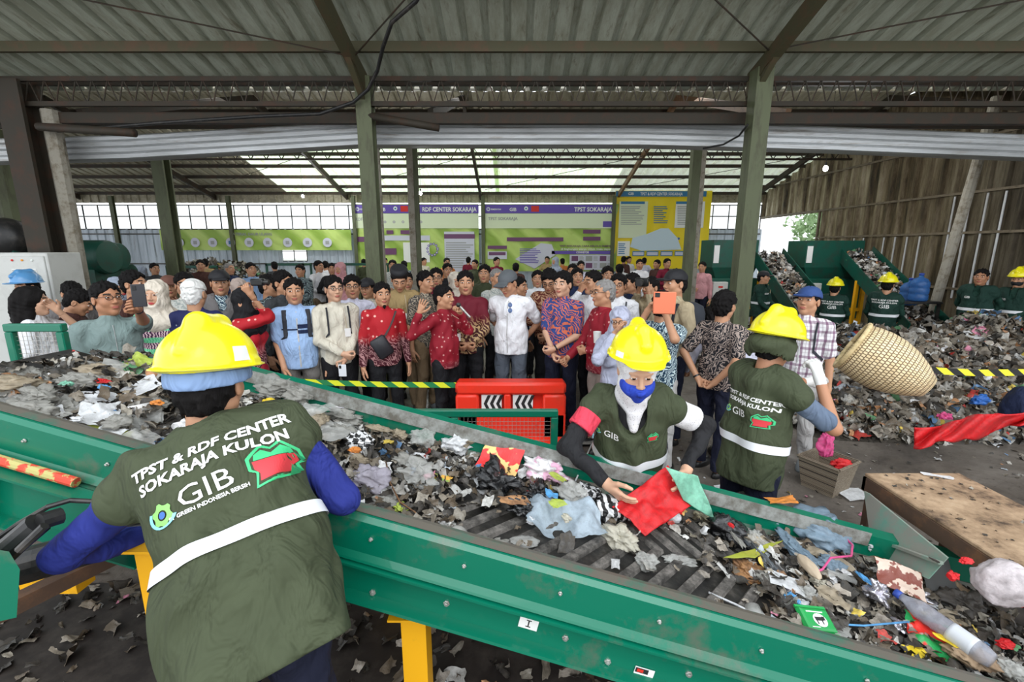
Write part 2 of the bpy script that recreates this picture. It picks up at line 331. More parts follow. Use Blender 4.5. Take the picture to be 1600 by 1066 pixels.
# right gable wall of the same sheet, seen at a slant, with a tall doorway near the back
XR = 9.4
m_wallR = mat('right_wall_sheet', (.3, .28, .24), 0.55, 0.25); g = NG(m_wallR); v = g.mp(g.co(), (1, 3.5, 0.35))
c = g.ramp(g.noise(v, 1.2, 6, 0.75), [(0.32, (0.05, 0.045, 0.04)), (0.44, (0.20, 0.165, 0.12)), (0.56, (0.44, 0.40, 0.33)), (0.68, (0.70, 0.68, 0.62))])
sy = g.ramp(g.math('ADD', g.math('MULTIPLY', g.sep(g.co())[1], 1/18), 0.0), [(0.42, (0.05, 0.052, 0.055)), (0.62, (0.62, 0.55, 0.42)), (0.85, (0.95, 0.9, 0.75))])  # light painted into the colour: wall brightens along its length towards the back
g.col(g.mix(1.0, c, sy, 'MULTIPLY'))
def right_sheet(y0, y1, z0, z1f, nm='wall_right'):
    pr = corrug(y0, y1, 0.34, 0.075); n = len(pr)
    V = [(XR-d, y, z0) for y, d in pr]+[(XR-d, y, z1f(y)) for y, d in pr]
    return struct(mesh_obj(nm, V, [(i, i+1, n+i+1, n+i) for i in range(n-1)], m_wallR, None, False))
def rz(y): return (ZE+(YE-y)*SL if y < YE else (4.06+(y-6.72)*.299 if y < RY else far_z(y)))
def rz2(y): return max(rz(y), 5.4 if 6 < y < 12 else 0)
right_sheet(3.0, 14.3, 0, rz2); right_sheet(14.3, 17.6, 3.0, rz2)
mb = MB()
for z in (1.1, 2.25, 3.05, 4.1): mb.beam((XR-.08, 3, z), (XR-.08, 14.3 if z < 2.9 else 17.6, z+.0), .05, .05)
mb.beam((XR-.06, 14.3, 0), (XR-.06, 14.3, 3.05), .06, .06); struct(mb.build('trim_2', mat_dirty('wall_rail', (.2, .16, .11), (.08, .06, .04), .8)))
m_slit = mat_sheet('slit_light_paint', (0.72, 0.74, 0.76), (0.5, 0.5, 0.5), (0.3, 0.28, 0.25), 0.0, 0.1)  # pale colour standing in for bright light along the wall's ribs and gaps
mb = MB()
rnd = random.Random(4)
for y in (8.7, 9.04, 9.38, 9.72, 10.4, 10.74, 11.08, 11.42, 12.1, 12.44): 
    top = 2.2 + (0.8 if y < 10.2 else .0); mb.box(XR-.092, XR-.078, y+.24, y+.275, 0.9, top)
struct(mb.build('painted_light_slits', m_slit))
p0 = at_y(1452, 505, 7.9); p1 = at_y(1530, 245, 7.9)
struct(MB().tube([(p0.x, 7.9, 0), tuple(p0), tuple(p1), (p1.x+.1, 7.9, p1.z+.9)], .075, 10).build('column', m_conc))
# trees and bright yard beyond the doorway
m_leafy = mat_dirty('outside_leaves', (0.30, 0.42, 0.22), (0.16, 0.26, 0.1), 0.8, 4, 0.9)
def tree_out(x, y, h, r, seed, label):
    t = thing('tree', label, 'tree', (x, y, -.1)); MB().tube([(0, 0, 0), (.1, 0, h*.5), (0, .1, h*.8)], [.16, .12, .05], 8).build('trunk', m_steelG, t)
    rr = np.random.default_rng(seed); n = 900; d = rr.normal(size=(n, 3)); d /= np.linalg.norm(d, axis=1)[:, None]; P = d*(r*rr.random(n)**.4)[:, None]*np.array([1, 1, .8])+np.array([0, 0, h*.8])
    V = []; F = []
    for i in range(n):
        a_ = rr.normal(size=3); a_ /= np.linalg.norm(a_); b_ = np.cross(a_, rr.normal(size=3)); b_ /= np.linalg.norm(b_); s_ = .16
        bb = len(V); V += [P[i]-a_*s_, P[i]-b_*s_*.5, P[i]+a_*s_, P[i]+b_*s_*.5]; F.append((bb, bb+1, bb+2, bb+3))
    mesh_obj('crown', V, F, m_leafy, t, False)
tree_out(14.0, 20.5, 3.6, 1.5, 1, 'pale green tree outside the tall doorway, the nearer one')
tree_out(17.5, 26, 5.2, 2.4, 2, 'large leafy tree outside the tall doorway, further off')
# ================================================================ sorting conveyor
UD = Vector((.968, -.117, -.220)).normalized(); VD = Vector((.12, .993, 0)); VD = (VD - UD*VD.dot(UD)).normalized(); WD = UD.cross(VD)
BO = Vector((-.5, 1.35, 1.11))
BM = Matrix(((UD.x, VD.x, WD.x, BO.x), (UD.y, VD.y, WD.y, BO.y), (UD.z, VD.z, WD.z, BO.z), (0, 0, 0, 1))); BMI = BM.inverted()
WB = -.115; VN, VF = .04, .75
def belt_hit(px, py, lift=0.0):           # point of the belt (local u, v, w) that a photo pixel looks at
    o = BMI @ Vector((0, 0, H)); d = BMI.to_3x3() @ ray(px, py); t = (WB+lift-o.z)/d.z; return o + d*t
def belt_w(px, py, lift=0.0): return BM @ belt_hit(px, py, lift)
m_green = mat_dirty('machine_green', (0.0, 0.145, 0.082), (0.11, 0.12, 0.09), 0.75, 5, 0.32, lo=0.55, hi=0.72); _bsdf(m_green).inputs['Coat Weight'].default_value = 0.3
m_green2 = mat_dirty('worn_lip', (0.02, 0.15, 0.10), (0.13, 0.11, 0.09), 0.95, 7, 0.5, streak=(1, 1, 1), lo=0.30, hi=0.5)
m_dkgreen = mat_dirty('machine_dark_green', (0.005, 0.075, 0.05), (0.03, 0.04, 0.03), 0.8, 4, 0.45)
m_rubber = mat('belt_rubber', (0.03, 0.028, 0.026), 0.5); g = NG(m_rubber)
g.col(g.ramp(g.noise(g.co(), 9, 7, 0.75), [(0.38, (0.008, 0.0075, 0.007)), (0.55, (0.025, 0.023, 0.020)), (0.75, (0.09, 0.08, 0.07))])); g.rough(g.ramp(g.noise(g.co(), 5), [(0.4, (.35,)*3), (.6, (.8,)*3)])); g.bump(g.noise(g.co(), 60, 4), .4, .004)
m_cleat = mat('belt_cleat_dusty', (.08, .075, .07), .7); g = NG(m_cleat); g.col(g.ramp(g.noise(g.co(), 14, 7, 0.75), [(0.36, (0.02, 0.018, 0.016)), (0.5, (0.085, 0.078, 0.07)), (0.68, (0.22, 0.20, 0.18))])); g.bump(g.noise(g.co(), 60, 4), .4, .004)
m_skirt = mat_dirty('skirt_strip', (0.30, 0.31, 0.29), (0.12, 0.11, 0.09), 0.9, 12, 0.35, lo=.4, hi=.6)
m_yellow = mat_dirty('frame_yellow', (0.85, 0.42, 0.01), (0.25, 0.13, 0.04), 0.5, 4, 0.4, lo=.58, hi=.75)
m_bolt = mat_dirty('bolt_zinc', (0.55, 0.55, 0.52), (0.2, 0.15, 0.1), 0.7, 30, 0.35, 0.7)
m_blackst = mat_dirty('black_steel', (0.016, 0.016, 0.016), (0.08, 0.07, 0.06), 0.5, 9, 0.4)
m_rustst = mat_dirty('rusty_steel', (0.10, 0.06, 0.04), (0.2, 0.1, 0.05), 0.8, 8, 0.8)
m_white = mat('white_paint', (.78, .78, .76), .5); m_black = mat('black_paint', (.02, .02, .02), .5); m_red = mat('red_paint', (.62, .03, .02), .4)
conv = thing('sorting_conveyor', 'long green inclined sorting conveyor with ribbed black belt', 'conveyor'); conv.matrix_world = BM
U0, U1 = -1.95, 2.6
mb = MB(); mb.extrude([(VN-.01, WB-.006), (VF+.01, WB-.006), (VF+.01, WB), (VN-.01, WB)], U0, U1)
P = .105; u = -1.5
while u < U1-.3:                            # chevron cleats moulded into the belt
    vm = (VN+VF)/2
    for va, vb, ua, ub in ((VN+.02, vm, u, u+.26), (vm, VF-.02, u+.26, u)):
        w_ = .052; mb.mi = 1; mb.rings([[(a_, v_, WB-.001), (a_+.008, v_, WB+.014), (a_+w_-.008, v_, WB+.014), (a_+w_, v_, WB-.001)] for a_, v_ in ((ua, va), (ub, vb))])
    u += P
mb.build('belt', [m_rubber, m_cleat], conv)
pr = [(.035, .0), (.02, .006), (-.028, .004), (-.042, -.010), (-.045, -.118), (-.057, -.136), (-.060, -.143), (-.045, -.146), (-.045, -.152), (-.066, -.156), (-.066, -.164), (-.02, -.166), (-.02, -.135), (.02, -.130), (.022, -.02)]
o = MB(); o.extrude(pr[1:], U0, U1); near_rail = o.build('side_rail', m_green, conv)
MB().extrude([(.045, -.03), (.040, -.002), (.012, .0095), (-.020, .0085), (-.020, .0065), (.010, .007), (.036, -.004), (.040, -.03)], U0, U1).build('rail_lip', m_green2, near_rail)
pr2 = [(-.015, -.166), (-.022, -.170), (-.022, -.285), (-.060, -.292), (-.062, -.302), (-.015, -.304), (.03, -.304), (.03, -.166)]
MB().extrude(pr2, -.62, U1).build('lower_beam', m_green, conv)
pf = [(VF+.0, -.12), (VF+.0, .02), (VF+.06, .03), (VF+.075, .02), (VF+.075, -.13), (VF+.09, -.15), (VF+.09, -.30), (VF+.02, -.30), (VF+.02, -.12)]
far_rail = MB().extrude(pf, -1.02, U1).build('side_rail', m_green, conv)
MB().extrude([(VF-.010, -.028), (VF-.006, .034), (VF-.002, .034), (VF-.001, -.028)], -1.02, U1-.5).build('skirt_strip', m_skirt, far_rail)
MB().extrude([(VF-.02, -.112), (VF-.005, -.08), (VF, -.08), (VF, -.112)], -1.0, U1).build('inner_lip', m_green2, far_rail)
# bolts on the near rail and the lower beam
def bolt(mb, u, v, w, r=.009): mb.lathe([(r*1.5, -.001), (r*1.5, .003), (r, .004), (r, .011), (r*.5, .012), (r*.5, .02)], 6); 
for (uu, ww) in [(x, -.06) for x in np.arange(-2.1, 2.2, .31)] + [(x, -.235) for x in np.arange(-.45, 2.2, .40)] + [(-.33, -.275), (.1, -.276), (.9, -.276), (1.5, -.276)]:
    mb = MB(); vv = -.045 if ww > -.1 else -.022
    mb.M = Matrix.Translation((uu, vv, ww)) @ Matrix.Rotation(math.pi/2, 4, 'X'); r = .0045 if ww > -.1 else .007
    mb.lathe([(r*1.6, 0), (r*1.6, .003), (r, .004), (r, .009), (r*.4, .010)], 6); mb.build('bolt', m_bolt, conv)
# outboard tensioning frame at the left end
MB().extrude([(-.075, -.150), (-.13, -.150), (-.13, -.158), (-.083, -.158), (-.083, -.335), (-.135, -.335), (-.135, -.343), (-.075, -.343)], U0, -.66).build('tension_frame', m_green, conv)
MB().box(-1.275, -1.235, -.132, -.083, -.335, -.158).build('stiffener', m_green, conv)
MB().box(-1.62, -1.6, -.132, -.083, -.335, -.158).build('stiffener', m_green, conv)
m_rg = mat('red_and_yellow_tube', (.6, .1, .05), .6); g = NG(m_rg); g.col(g.ramp(g.noise(g.co(), 28, 3), [(.47, (.45, .40, .14)), (.53, (.62, .06, .03))]))
MB().tube([(-1.9, -.085, -.122), (-.93, -.085, -.128)], .017, 10).build('guard_tube', m_rg, conv)
for uu, ww, r in ((-1.40, -.235, .020), (-1.46, -.19, .008), (-1.52, -.17, .010), (-1.41, -.315, .011), (-.78, -.20, .010)):
    mb = MB(); mb.M = Matrix.Translation((uu, -.085, ww)) @ Matrix.Rotation(math.pi/2, 4, 'X')
    mb.lathe([(r*1.5, 0), (r*1.5, r*.8), (r*1.0, r*.8), (r*1.0, r*3.2), (r*.6, r*3.4)], 6); mb.build('bolt', m_bolt, conv)
p_ = lambda px, py, y: BMI @ at_y(px, py, y)
MB().tube([p_(-10, 845, 1.12), p_(30, 818, 1.12), p_(75, 792, 1.13), p_(110, 782, 1.16), p_(185, 786, 1.2), p_(240, 800, 1.25)], .007, 8).build('cable', m_blackst, conv)
MB().tube([p_(-20, 890, 1.02), p_(20, 852, 1.04), p_(60, 818, 1.06)], .030, 12).tube([p_(30, 860, .98), p_(70, 822, 1.0)], .010, 8).tube([p_(62, 816, 1.05), p_(95, 806, 1.09)], .022, 10).build('gear_motor', m_blackst, conv)
MB().tube([p_(-40, 905, 1.15), p_(60, 878, 1.2), p_(330, 800, 1.45)], .052, 18).build('return_roller', m_blackst, conv)
a = at_y(-15, 950, .95); mb = MB(); mb.M = BMI; mb.rings([[tuple(at_y(q[0], q[1], yy)) for q in ((-60, 850), (14, 862), (31, 890), (26, 965), (-60, 985))] for yy in (.98, 1.05)]); mb.build('end_plate', m_green, conv)
MB().extrude([(.05, -.33), (.66, -.33), (.60, -.42), (.11, -.42)], -1.6, U1).build('return_tray', m_blackst, conv)
# yellow legs under the conveyor, each down to the floor
def leg(px, py, y, w, lab=None):
    t = at_y(px, py, y); mb = MB(); mb.M = BMI
    z = t.z; x = t.x
    mb.extrude([(x-w/2, y), (x+w/2, y), (x+w/2, y+.09), (x+w/2-.008, y+.09), (x+w/2-.008, y+.008), (x-w/2+.008, y+.008), (x-w/2+.008, y+.09), (x-w/2, y+.09)], .0, z, 'z')
    mb.box(x-w/2-.04, x+w/2+.04, y-.02, y+.12, z, z+.008); mb.box(x-w/2-.04, x+w/2+.04, y-.04, y+.12, 0, .01); mb.build('leg', m_yellow, conv)
leg(645, 966, 1.34, .085); leg(228, 860, 1.22, .075); leg(1290, 1100, 1.12, .085)
for pu in (-.2, 1.5):
    t = BM @ Vector((pu, VF+.05, -.30)); mb = MB(); mb.M = BMI; mb.box(t.x-.04, t.x+.04, t.y-.04, t.y+.04, 0, t.z); mb.build('leg', m_yellow, conv)
q0 = at_y(150, 870, 1.75); q1 = at_y(-30, 990, 1.45)
mb = MB(); mb.M = BMI; mb.beam(tuple(at_y(180, 868, 1.8)), tuple(at_y(-60, 985, 1.35)), .06, .06); mb.build('floor_brace', m_rustst, conv)
mb = MB(); mb.M = BMI; t = at_y(152, 850, 1.9); t = at_y(75, 920, 1.95); mb.box(t.x-.14, t.x+.14, 1.95, 2.05, t.z-.03, t.z+.03); mb.build('cross_frame', m_yellow, conv)
# number plate and stickers on the lower beam
def plate_on(px, py, w_, h_, v_, material, name='label_plate', par=conv):
    o_ = BMI @ Vector((0, 0, H)); d = BMI.to_3x3() @ ray(px, py); t = (v_-o_.y)/d.y; c = o_+d*t
    return MB().box(c.x-w_/2, c.x+w_/2, v_-.002, v_-.0005, c.z-h_/2, c.z+h_/2).build(name, material, par), c
o, c = plate_on(826, 974, .062, .042, -.0245, m_white)
mb = MB(); mb.box(c.x-.002, c.x+.002, -.0275, -.0266, c.z-.012, c.z+.012).box(c.x-.008, c.x+.008, -.0275, -.0266, c.z+.010, c.z+.013).box(c.x-.008, c.x+.008, -.0275, -.0266, c.z-.013, c.z-.010); mb.build('lettering', m_black, o)
o, c = plate_on(1006, 1051, .062, .034, -.0245, m_white); mb = MB(); mb.mi = 0; mb.box(c.x-.029, c.x+.012, -.0275, -.0266, c.z-.003, c.z+.014); mb.mi = 1; mb.box(c.x-.024, c.x-.004, -.0283, -.0276, c.z+.0, c.z+.011); mb.build('lettering', [m_black, m_red], o)
# green hopper plate at the foot of the belt
# ================================================================ worktable with a plywood top at the right
m_ply = mat('dirty_plywood', (.4, .3, .2), .8); g = NG(m_ply); g.col(g.ramp(g.noise(g.co(), 7, 8, .7), [(.34, (.07, .045, .03)), (.46, (.30, .20, .12)), (.6, (.46, .32, .20)), (.75, (.55, .42, .29))])); g.bump(g.noise(g.co(), 30, 5), .4, .006)
tb = thing('worktable', 'plywood topped worktable strewn with scraps at the foot of the conveyor', 'table', (2.15, 1.75, 0))
MB().box(-.24, .27, -.65, .52, .735, .755, .004).build('tabletop', m_ply, tb)
MB().box(-.245, -.225, -.65, .52, .66, .735).box(-.245, .27, .50, .52, .66, .735).box(.25, .27, -.65, .52, .66, .735).build('apron', m_rustst, tb)
for x, y in ((-.215, .48), (.24, .48), (-.215, -.6), (.24, -.6)): MB().box(x-.02, x+.02, y-.02, y+.02, 0, .735).build('leg', m_rustst, tb)
m_pale = mat_dirty('worn_green_sheet', (0.16, 0.36, 0.28), (0.30, 0.29, 0.25), 0.95, 3.5, 0.4, lo=.4, hi=.55)
pq = thing('chute_plate', 'worn pale green steel chute plate leaning below the plywood table', 'metal plate', (0, 0, 0))
A_ = at_y(1352, 768, 2.22); B_ = at_y(1352, 850, 2.05); C_ = at_y(1500, 905, 1.75); D_ = at_y(1478, 850, 1.72)
def quad_slab(pts, th): 
    n_ = (pts[1]-pts[0]).cross(pts[2]-pts[0]).normalized()*th; mb = MB(); mb.rings([[tuple(p) for p in pts], [tuple(p+n_) for p in pts]]); return mb
quad_slab([at_y(1350, 768, 2.2), at_y(1358, 772, 2.15), at_y(1480, 872, 1.62), at_y(1450, 905, 1.62), at_y(1362, 862, 1.95)], .006).build('plate', m_pale, pq, auto=30)
MB().beam(tuple(at_y(1356, 838, 2.0)), tuple(at_y(1470, 880, 1.60)), .02, .012).build('flange', m_pale, pq)
# ================================================================ mesh guards, barrier, tapes
def wire(mb, x0, x1, z0, z1, s, r=.0012, y=0):
    n = int((x1-x0)/s)
    for i in range(1, n): mb.box(x0+i*s-r, x0+i*s+r, y-r, y+r, z0, z1)
    n = int((z1-z0)/s)
    for i in range(1, n): mb.box(x0, x1, y-r, y+r, z0+i*s-r, z0+i*s+r)
def guard(px0, px1, pyt, y, zb, label, mid=None, rot=0):
    a = at_y(px0, pyt, y); b = at_y(px1, pyt, y); t = thing('mesh_guard', label, 'guard frame', (a.x, y, 0)); L = b.x-a.x; z1 = a.z
    mb = MB(); mb.box(0, L, -.025, .025, z1-.05, z1, .006).box(.05, L-.05, -.02, .02, zb, zb+.04); mb.build('frame_rail', m_green, t)
    for x in (0, L-.05) + ((mid*L,) if mid else ()): MB().box(x, x+.05, -.0235, .0235, 0, z1-.052, .006).build('post', m_green, t)
    mb = MB(); wire(mb, .04, L-.04, zb+.03, z1-.04, .028); mb.build('wire_mesh', m_bolt, t); return t
guard(8, 100, 506, 2.9, .85, 'green mesh guard frame at the left end of the conveyor')
guard(640, 872, 640, 3.0, .45, 'green mesh guard frame standing in front of the red barrier', .28)
m_barr = mat_dirty('barrier_plastic', (0.80, 0.035, 0.015), (0.5, 0.06, 0.03), 0.5, 3, 0.35)
p0 = at_y(712, 596, 4.18); p1 = at_y(884, 596, 4.18); Lb = p1.x-p0.x
br = thing('road_barrier', 'red plastic road barrier with black and white chevron panels', 'barrier', (p0.x, 4.18, 0)); z1 = p0.z; mb = MB()
mb.box(0, Lb, -.06, .12, z1-.12, z1, .025).box(0, .22, -.06, .12, .10, z1-.12, .02).box(Lb-.22, Lb, -.06, .12, .10, z1-.12, .02).box(Lb*.44, Lb*.50, -.05, .1, .1, z1-.12, .01).box(0, Lb, -.06, .12, .10, z1-.31, .01).box(.05, Lb-.05, .05, .1, .1, z1-.1)
mb.rings([[(-.12*s_, -.14*s_-.06, z), (Lb+.12*s_, -.14*s_-.06, z), (Lb+.12*s_, .12+.14*s_, z), (-.12*s_, .12+.14*s_, z)] for s_, z in ((1, 0), (1, .05), (.0, .16))])
mb.build('body', m_barr, br, auto=40)
for x0 in (.245, Lb*.5+.02):
    w_ = Lb*.44-.27; o = MB().box(x0, x0+w_, -.012, .048, z1-.31, z1-.13).build('chevron_panel', m_white, br); mb = MB(); zc = z1-.22
    for j in range(3):
        xx = x0+.02+j*w_*.31; hh = .085
        for s_ in (1, -1): mb.rings([[(xx, y_, zc), (xx+.032, y_, zc), (xx+.032+.04, y_, zc+s_*hh), (xx+.04, y_, zc+s_*hh)] for y_ in (-.0135, -.0125)])
    mb.build('chevron', m_black, o)
def tape_mat(name, c1, c2, pitch, sl=1.0):
    m = mat(name, c1, .4); g = NG(m); s_ = g.sep(g.co()); f = g.math('FRACT', g.math('ADD', g.math('MULTIPLY', s_[0], 1/pitch), g.math('MULTIPLY', s_[2], sl/pitch)))
    g.col(g.mix(g.math('GREATER_THAN', f, .5), c1, c2)); return m
def tape(label, pts, w_, m):
    mb = MB(); mb.rings([[(p.x, p.y, p.z-w_/2), (p.x, p.y+.001, p.z-w_/2), (p.x, p.y+.001, p.z+w_/2), (p.x, p.y, p.z+w_/2)] for p in pts]); o = mb.build('hazard_tape', m); return tag(o, label, 'tape')
m_t1 = tape_mat('tape_green_yellow', (.02, .20, .07), (.70, .74, .03), .20, 1.3); m_t2 = tape_mat('tape_black_yellow', (.02, .02, .02), (.80, .72, .04), .17, 1.3)
tape('green and yellow striped tape stretched to the red barrier', [at_y(x_, y_, 4.25) for x_, y_ in ((400, 592), (500, 598), (600, 601), (714, 602))], .055, m_t1)
tape('black and yellow striped tape in front of the big waste heap', [at_y(x_, y_, 3.75) for x_, y_ in ((1440, 577), (1470, 580), (1530, 583), (1600, 582), (1720, 578))], .058, m_t2)
# ================================================================ left machines
m_cab = mat_dirty('cabinet_grey', (0.60, 0.61, 0.58), (0.45, 0.45, 0.42), 0.5, 3, 0.45)
a = at_y(0, 395, 5.65); b = at_y(72, 395, 5.65); cab = thing('control_cabinet', 'tall light grey electrical control cabinet at the left edge', 'cabinet', (b.x, 5.65, 0)); zt = a.z
MB().box(-.9, 0, 0, .45, .08, zt, .01).box(-.88, -.02, .02, .43, 0, .08).build('body', m_cab, cab, auto=30)
MB().box(-.62, -.03, -.018, 0, .14, zt-.04, .006).build('door', m_cab, cab, auto=30)
for i, c_ in enumerate(((.8, .05, .03), (.9, .35, .03), (.85, .9, .85))):
    xx = at_y(19+15.5*i, 406, 5.63).x - b.x; mb = MB(); mb.M = Matrix.Translation((xx, -.02, zt-.09)) @ Matrix.Rotation(math.pi/2, 4, 'X'); mb.lathe([(.013, 0), (.013, .008), (.007, .014)], 10); mb.build('indicator_lamp', mat('lamp_%d' % i, c_, .3), cab)
    o = MB().box(xx-.03, xx+.03, -.026, -.018, zt-.255, zt-.195, .004).build('panel_meter', m_white, cab); MB().box(xx-.02, xx+.02, -.0285, -.0265, zt-.245, zt-.205).build('meter_dial', mat('dial_grey', (.45, .47, .46), .4), o)
MB().box(-.08, -.06, -.03, -.018, 1.1, 1.25, .004).build('handle', m_bolt, cab)
def gib_sign(par, x, y, z, w_, h_, facing=None, sc=1.0):
    o = MB().box(x-w_/2, x+w_/2, y-.006, y, z-h_/2, z+h_/2).build('sign_plate', m_white, par); mb = MB()
    add_text(mb, 'GIB', facing_y(x-w_*.12, y-.008, z-h_*.16), h_*.52, bold=.02, sx=1.15); add_text(mb, 'G', facing_y(x-w_*.42, y-.008, z-h_*.16), h_*.5, shear=.3, bold=.015)
    mb.build('lettering', m_black, o); return o
def drum(label, px, pyc, y, r, L, sx_=0.0, signw=None):
    c = at_y(px, pyc, y); t = thing('drum_machine', label, 'machine', (c.x, y, 0)); mb = MB()
    mb.M = Matrix.Translation((0, 0, c.z)) @ Matrix.Rotation(math.pi/2, 4, 'Y'); mb.lathe([(r*.92, -L/2-.02), (r, -L/2), (r, L/2), (r*.92, L/2+.02), (.001, L/2+.03)], 24); mb.build('drum', m_dkgreen, t, True, auto=40)
    mb = MB(); mb.rings([[(-L/2*.8, -r*.7, z), (L/2*.8, -r*.7, z), (L/2*.8, r*.7, z), (-L/2*.8, r*.7, z)] for z in (.2, c.z)]); mb.build('housing', m_dkgreen, t)
    for x in (-L/2*.7, L/2*.7-.06): MB().box(x, x+.06, -r*.6, r*.6, 0, .22).build('foot', m_yellow, t)
    if signw: gib_sign(t, 0 + sx_, -r-.004, c.z, signw, signw*.72)
    return t
drum('large dark green drum machine behind the grey cabinet', 122, 402, 7.2, .26, .95, .05, .28)
drum('smaller dark green drum machine with a white sign beside the larger one', 168, 401, 8.2, .24, .42, 0, .20)
drum('lowest and smallest green drum machine, at the right of the drums', 190, 425, 8.6, .15, .36, 0, .12)
c = at_y(12, 372, 6.6); t = thing('blower', 'black blower with round housing above the grey cabinet', 'machine', (c.x, 6.6, 0))
mb = MB(); mb.M = Matrix.Translation((0, 0, c.z)) @ Matrix.Rotation(math.pi/2, 4, 'X'); mb.lathe([(.05, -.2), (.24, -.18), (.28, 0), (.24, .18), (.05, .2)], 20, sx=1.15); mb.build('housing', m_blackst, t, True); MB().box(-.2, .2, -.15, .15, 0, c.z-.1).build('stand', m_dkgreen, t)
def table_frame(label, px0, px1, pyt, y):
    a = at_y(px0, pyt, y); b = at_y(px1, pyt, y); L = b.x-a.x; t = thing('work_table', label, 'table', (a.x, y, 0)); mb = MB()
    mb.box(0, L, 0, .05, a.z-.06, a.z).box(0, L, .5, .55, a.z-.06, a.z).box(0, .05, 0, .55, a.z-.06, a.z).box(L-.05, L, 0, .55, a.z-.06, a.z); mb.build('frame_rail', m_dkgreen, t)
    for x in (0, L-.05):
        for yy in (0, .5): MB().box(x, x+.05, yy, yy+.05, 0, a.z-.05).build('leg', m_dkgreen, t)
table_frame('dark green metal frame under the left end of the long green banner', 258, 322, 416, 13.5)
table_frame('dark green metal frame in front of the small far wall window', 414, 474, 412, 13.0)
table_frame('dark green metal frame below the first green banner', 528, 600, 412, 14.0)
# ================================================================ banners on the far wall
BY = 17.35
m_bg = mat('banner_green', (.42, .58, .10), .5); g = NG(m_bg); vv = g.mp(g.co(), (1, 1, 1), (0, .8, 0)); g.col(g.ramp(g.wave(vv, .35, 'X', 3.0), [(.2, (.30, .46, .07)), (.7, (.52, .68, .18))])); g.bump(g.wave(vv, 1.2, 'X', 4.0, 2), .3, .03)
m_by = mat('banner_yellow', (.90, .70, .02), .5); m_purple = mat('banner_purple', (.13, .08, .42), .5); m_lav = mat('banner_lavender', (.62, .63, .74), .5); m_plum = mat('banner_plum', (.16, .06, .15), .5)
m_bwhite = mat('banner_white', (.85, .86, .84), .5); m_bblue = mat('banner_blue', (.04, .20, .42), .5); m_bpale = mat('banner_pale_green', (.72, .80, .58), .5); m_bgrey = mat('print_grey', (.35, .36, .36), .6); m_orange = mat('print_orange', (.8, .25, .05), .5)
def cloth(px0, py0, px1, py1, material, name, label, wav=.02):
    a = at_y(px0, py0, BY); b = at_y(px1, py1, BY); L = b.x-a.x; Hh = a.z-b.z; V = []; F = []; nx, nz = 40, 12
    for j in range(nz+1):
        for i in range(nx+1): V.append((L*i/nx, wav*math.sin(i*1.1+j*.5)*math.sin(j*math.pi/nz), Hh*(1-j/nz)))
    for j in range(nz):
        for i in range(nx): q = j*(nx+1)+i; F.append((q, q+nx+1, q+nx+2, q+1))
    V2 = [(x, y+.004, z) for x, y, z in V]; n = len(V); F += [tuple(n+i for i in reversed(f)) for f in F]
    t = thing(name, label, 'banner', (a.x, BY, b.z)); mesh_obj('cloth', V+V2, F, material, t)
    S = lambda px, py: (at_y(px, py, BY).x-a.x, at_y(px, py, BY).z-b.z)
    return t, S
yb = [-.03]
def rect(t, S, x0, y0, x1, y1, m, name='printed_panel', dy=0, r=0.0):
    a = S(x0, y0); b = S(x1, y1); return MB().box(a[0], b[0], -.034-dy, -.030-dy, b[1], a[1]).build(name, m, t)
def words(t, S, x, y, txt, hpx, m, bold=.02, sx=1.0, align='LEFT', dy=0):
    a = S(x, y); k_ = hpx/FPX*BY*.98*1.38; mb = MB(); add_text(mb, txt, facing_y(a[0], -.0365-dy, a[1]), k_, bold=bold, sx=sx, align=align); return mb.build('lettering', m, t)
def fit_words(t, S, x0, x1, y, txt, hpx, m, bold=.02, dy=0):
    k_ = hpx/FPX*BY*.98*1.38; V, F = text_mesh(txt, k_, bold); w_ = max(v.x for v in V); a = S(x0, y); b = S(x1, y); f = (b[0]-a[0])/w_; M = facing_y(a[0], -.0365-dy, a[1])
    return mesh_obj('lettering', [M @ Vector((v.x*f, v.y, v.z)) for v in V], F, m, t, False)
def small_lines(t, S, x0, y0, x1, y1, n, m):
    mb = MB(); rr = random.Random(int(x0*7+y0))
    for i in range(n):
        yy = y0+(y1-y0)*(i+.2)/n; a = S(x0, yy); b = S(x0+(x1-x0)*rr.uniform(.6, 1), yy+(y1-y0)/n*.45); mb.box(a[0], b[0], -.0385, -.0375, b[1], a[1])
    mb.build('small_print', m, t)
def person_icon(t, S, cx, cy, r, m1, m2):
    c = S(cx, cy); R = r/FPX*BY; mb = MB(); mb.M = Matrix.Translation((c[0], -.034, c[1])) @ Matrix.Rotation(math.pi/2, 4, 'X'); mb.lathe([(R, 0), (R, .003)], 20); o = mb.build('round_icon', m1, t)
    mb = MB(); mb.box(c[0]-R*.4, c[0]+R*.4, -.0395, -.0385, c[1]-R*.4, c[1]+R*.35); mb.build('icon_shape', m2, o)
t, S = cloth(248, 359, 550, 391, m_bg, 'wall_banner', 'long low green banner with round icons on the far wall')
fit_words(t, S, 360, 426, 368, 'MATERIAL DAUR ULANG', 4.2, m_bgrey)
for i in range(9): person_icon(t, S, [281, 306, 333, 361, 390, 419, 450, 481, 512][i], 379, 7, m_lav, m_bgrey if i != 3 else m_bblue)
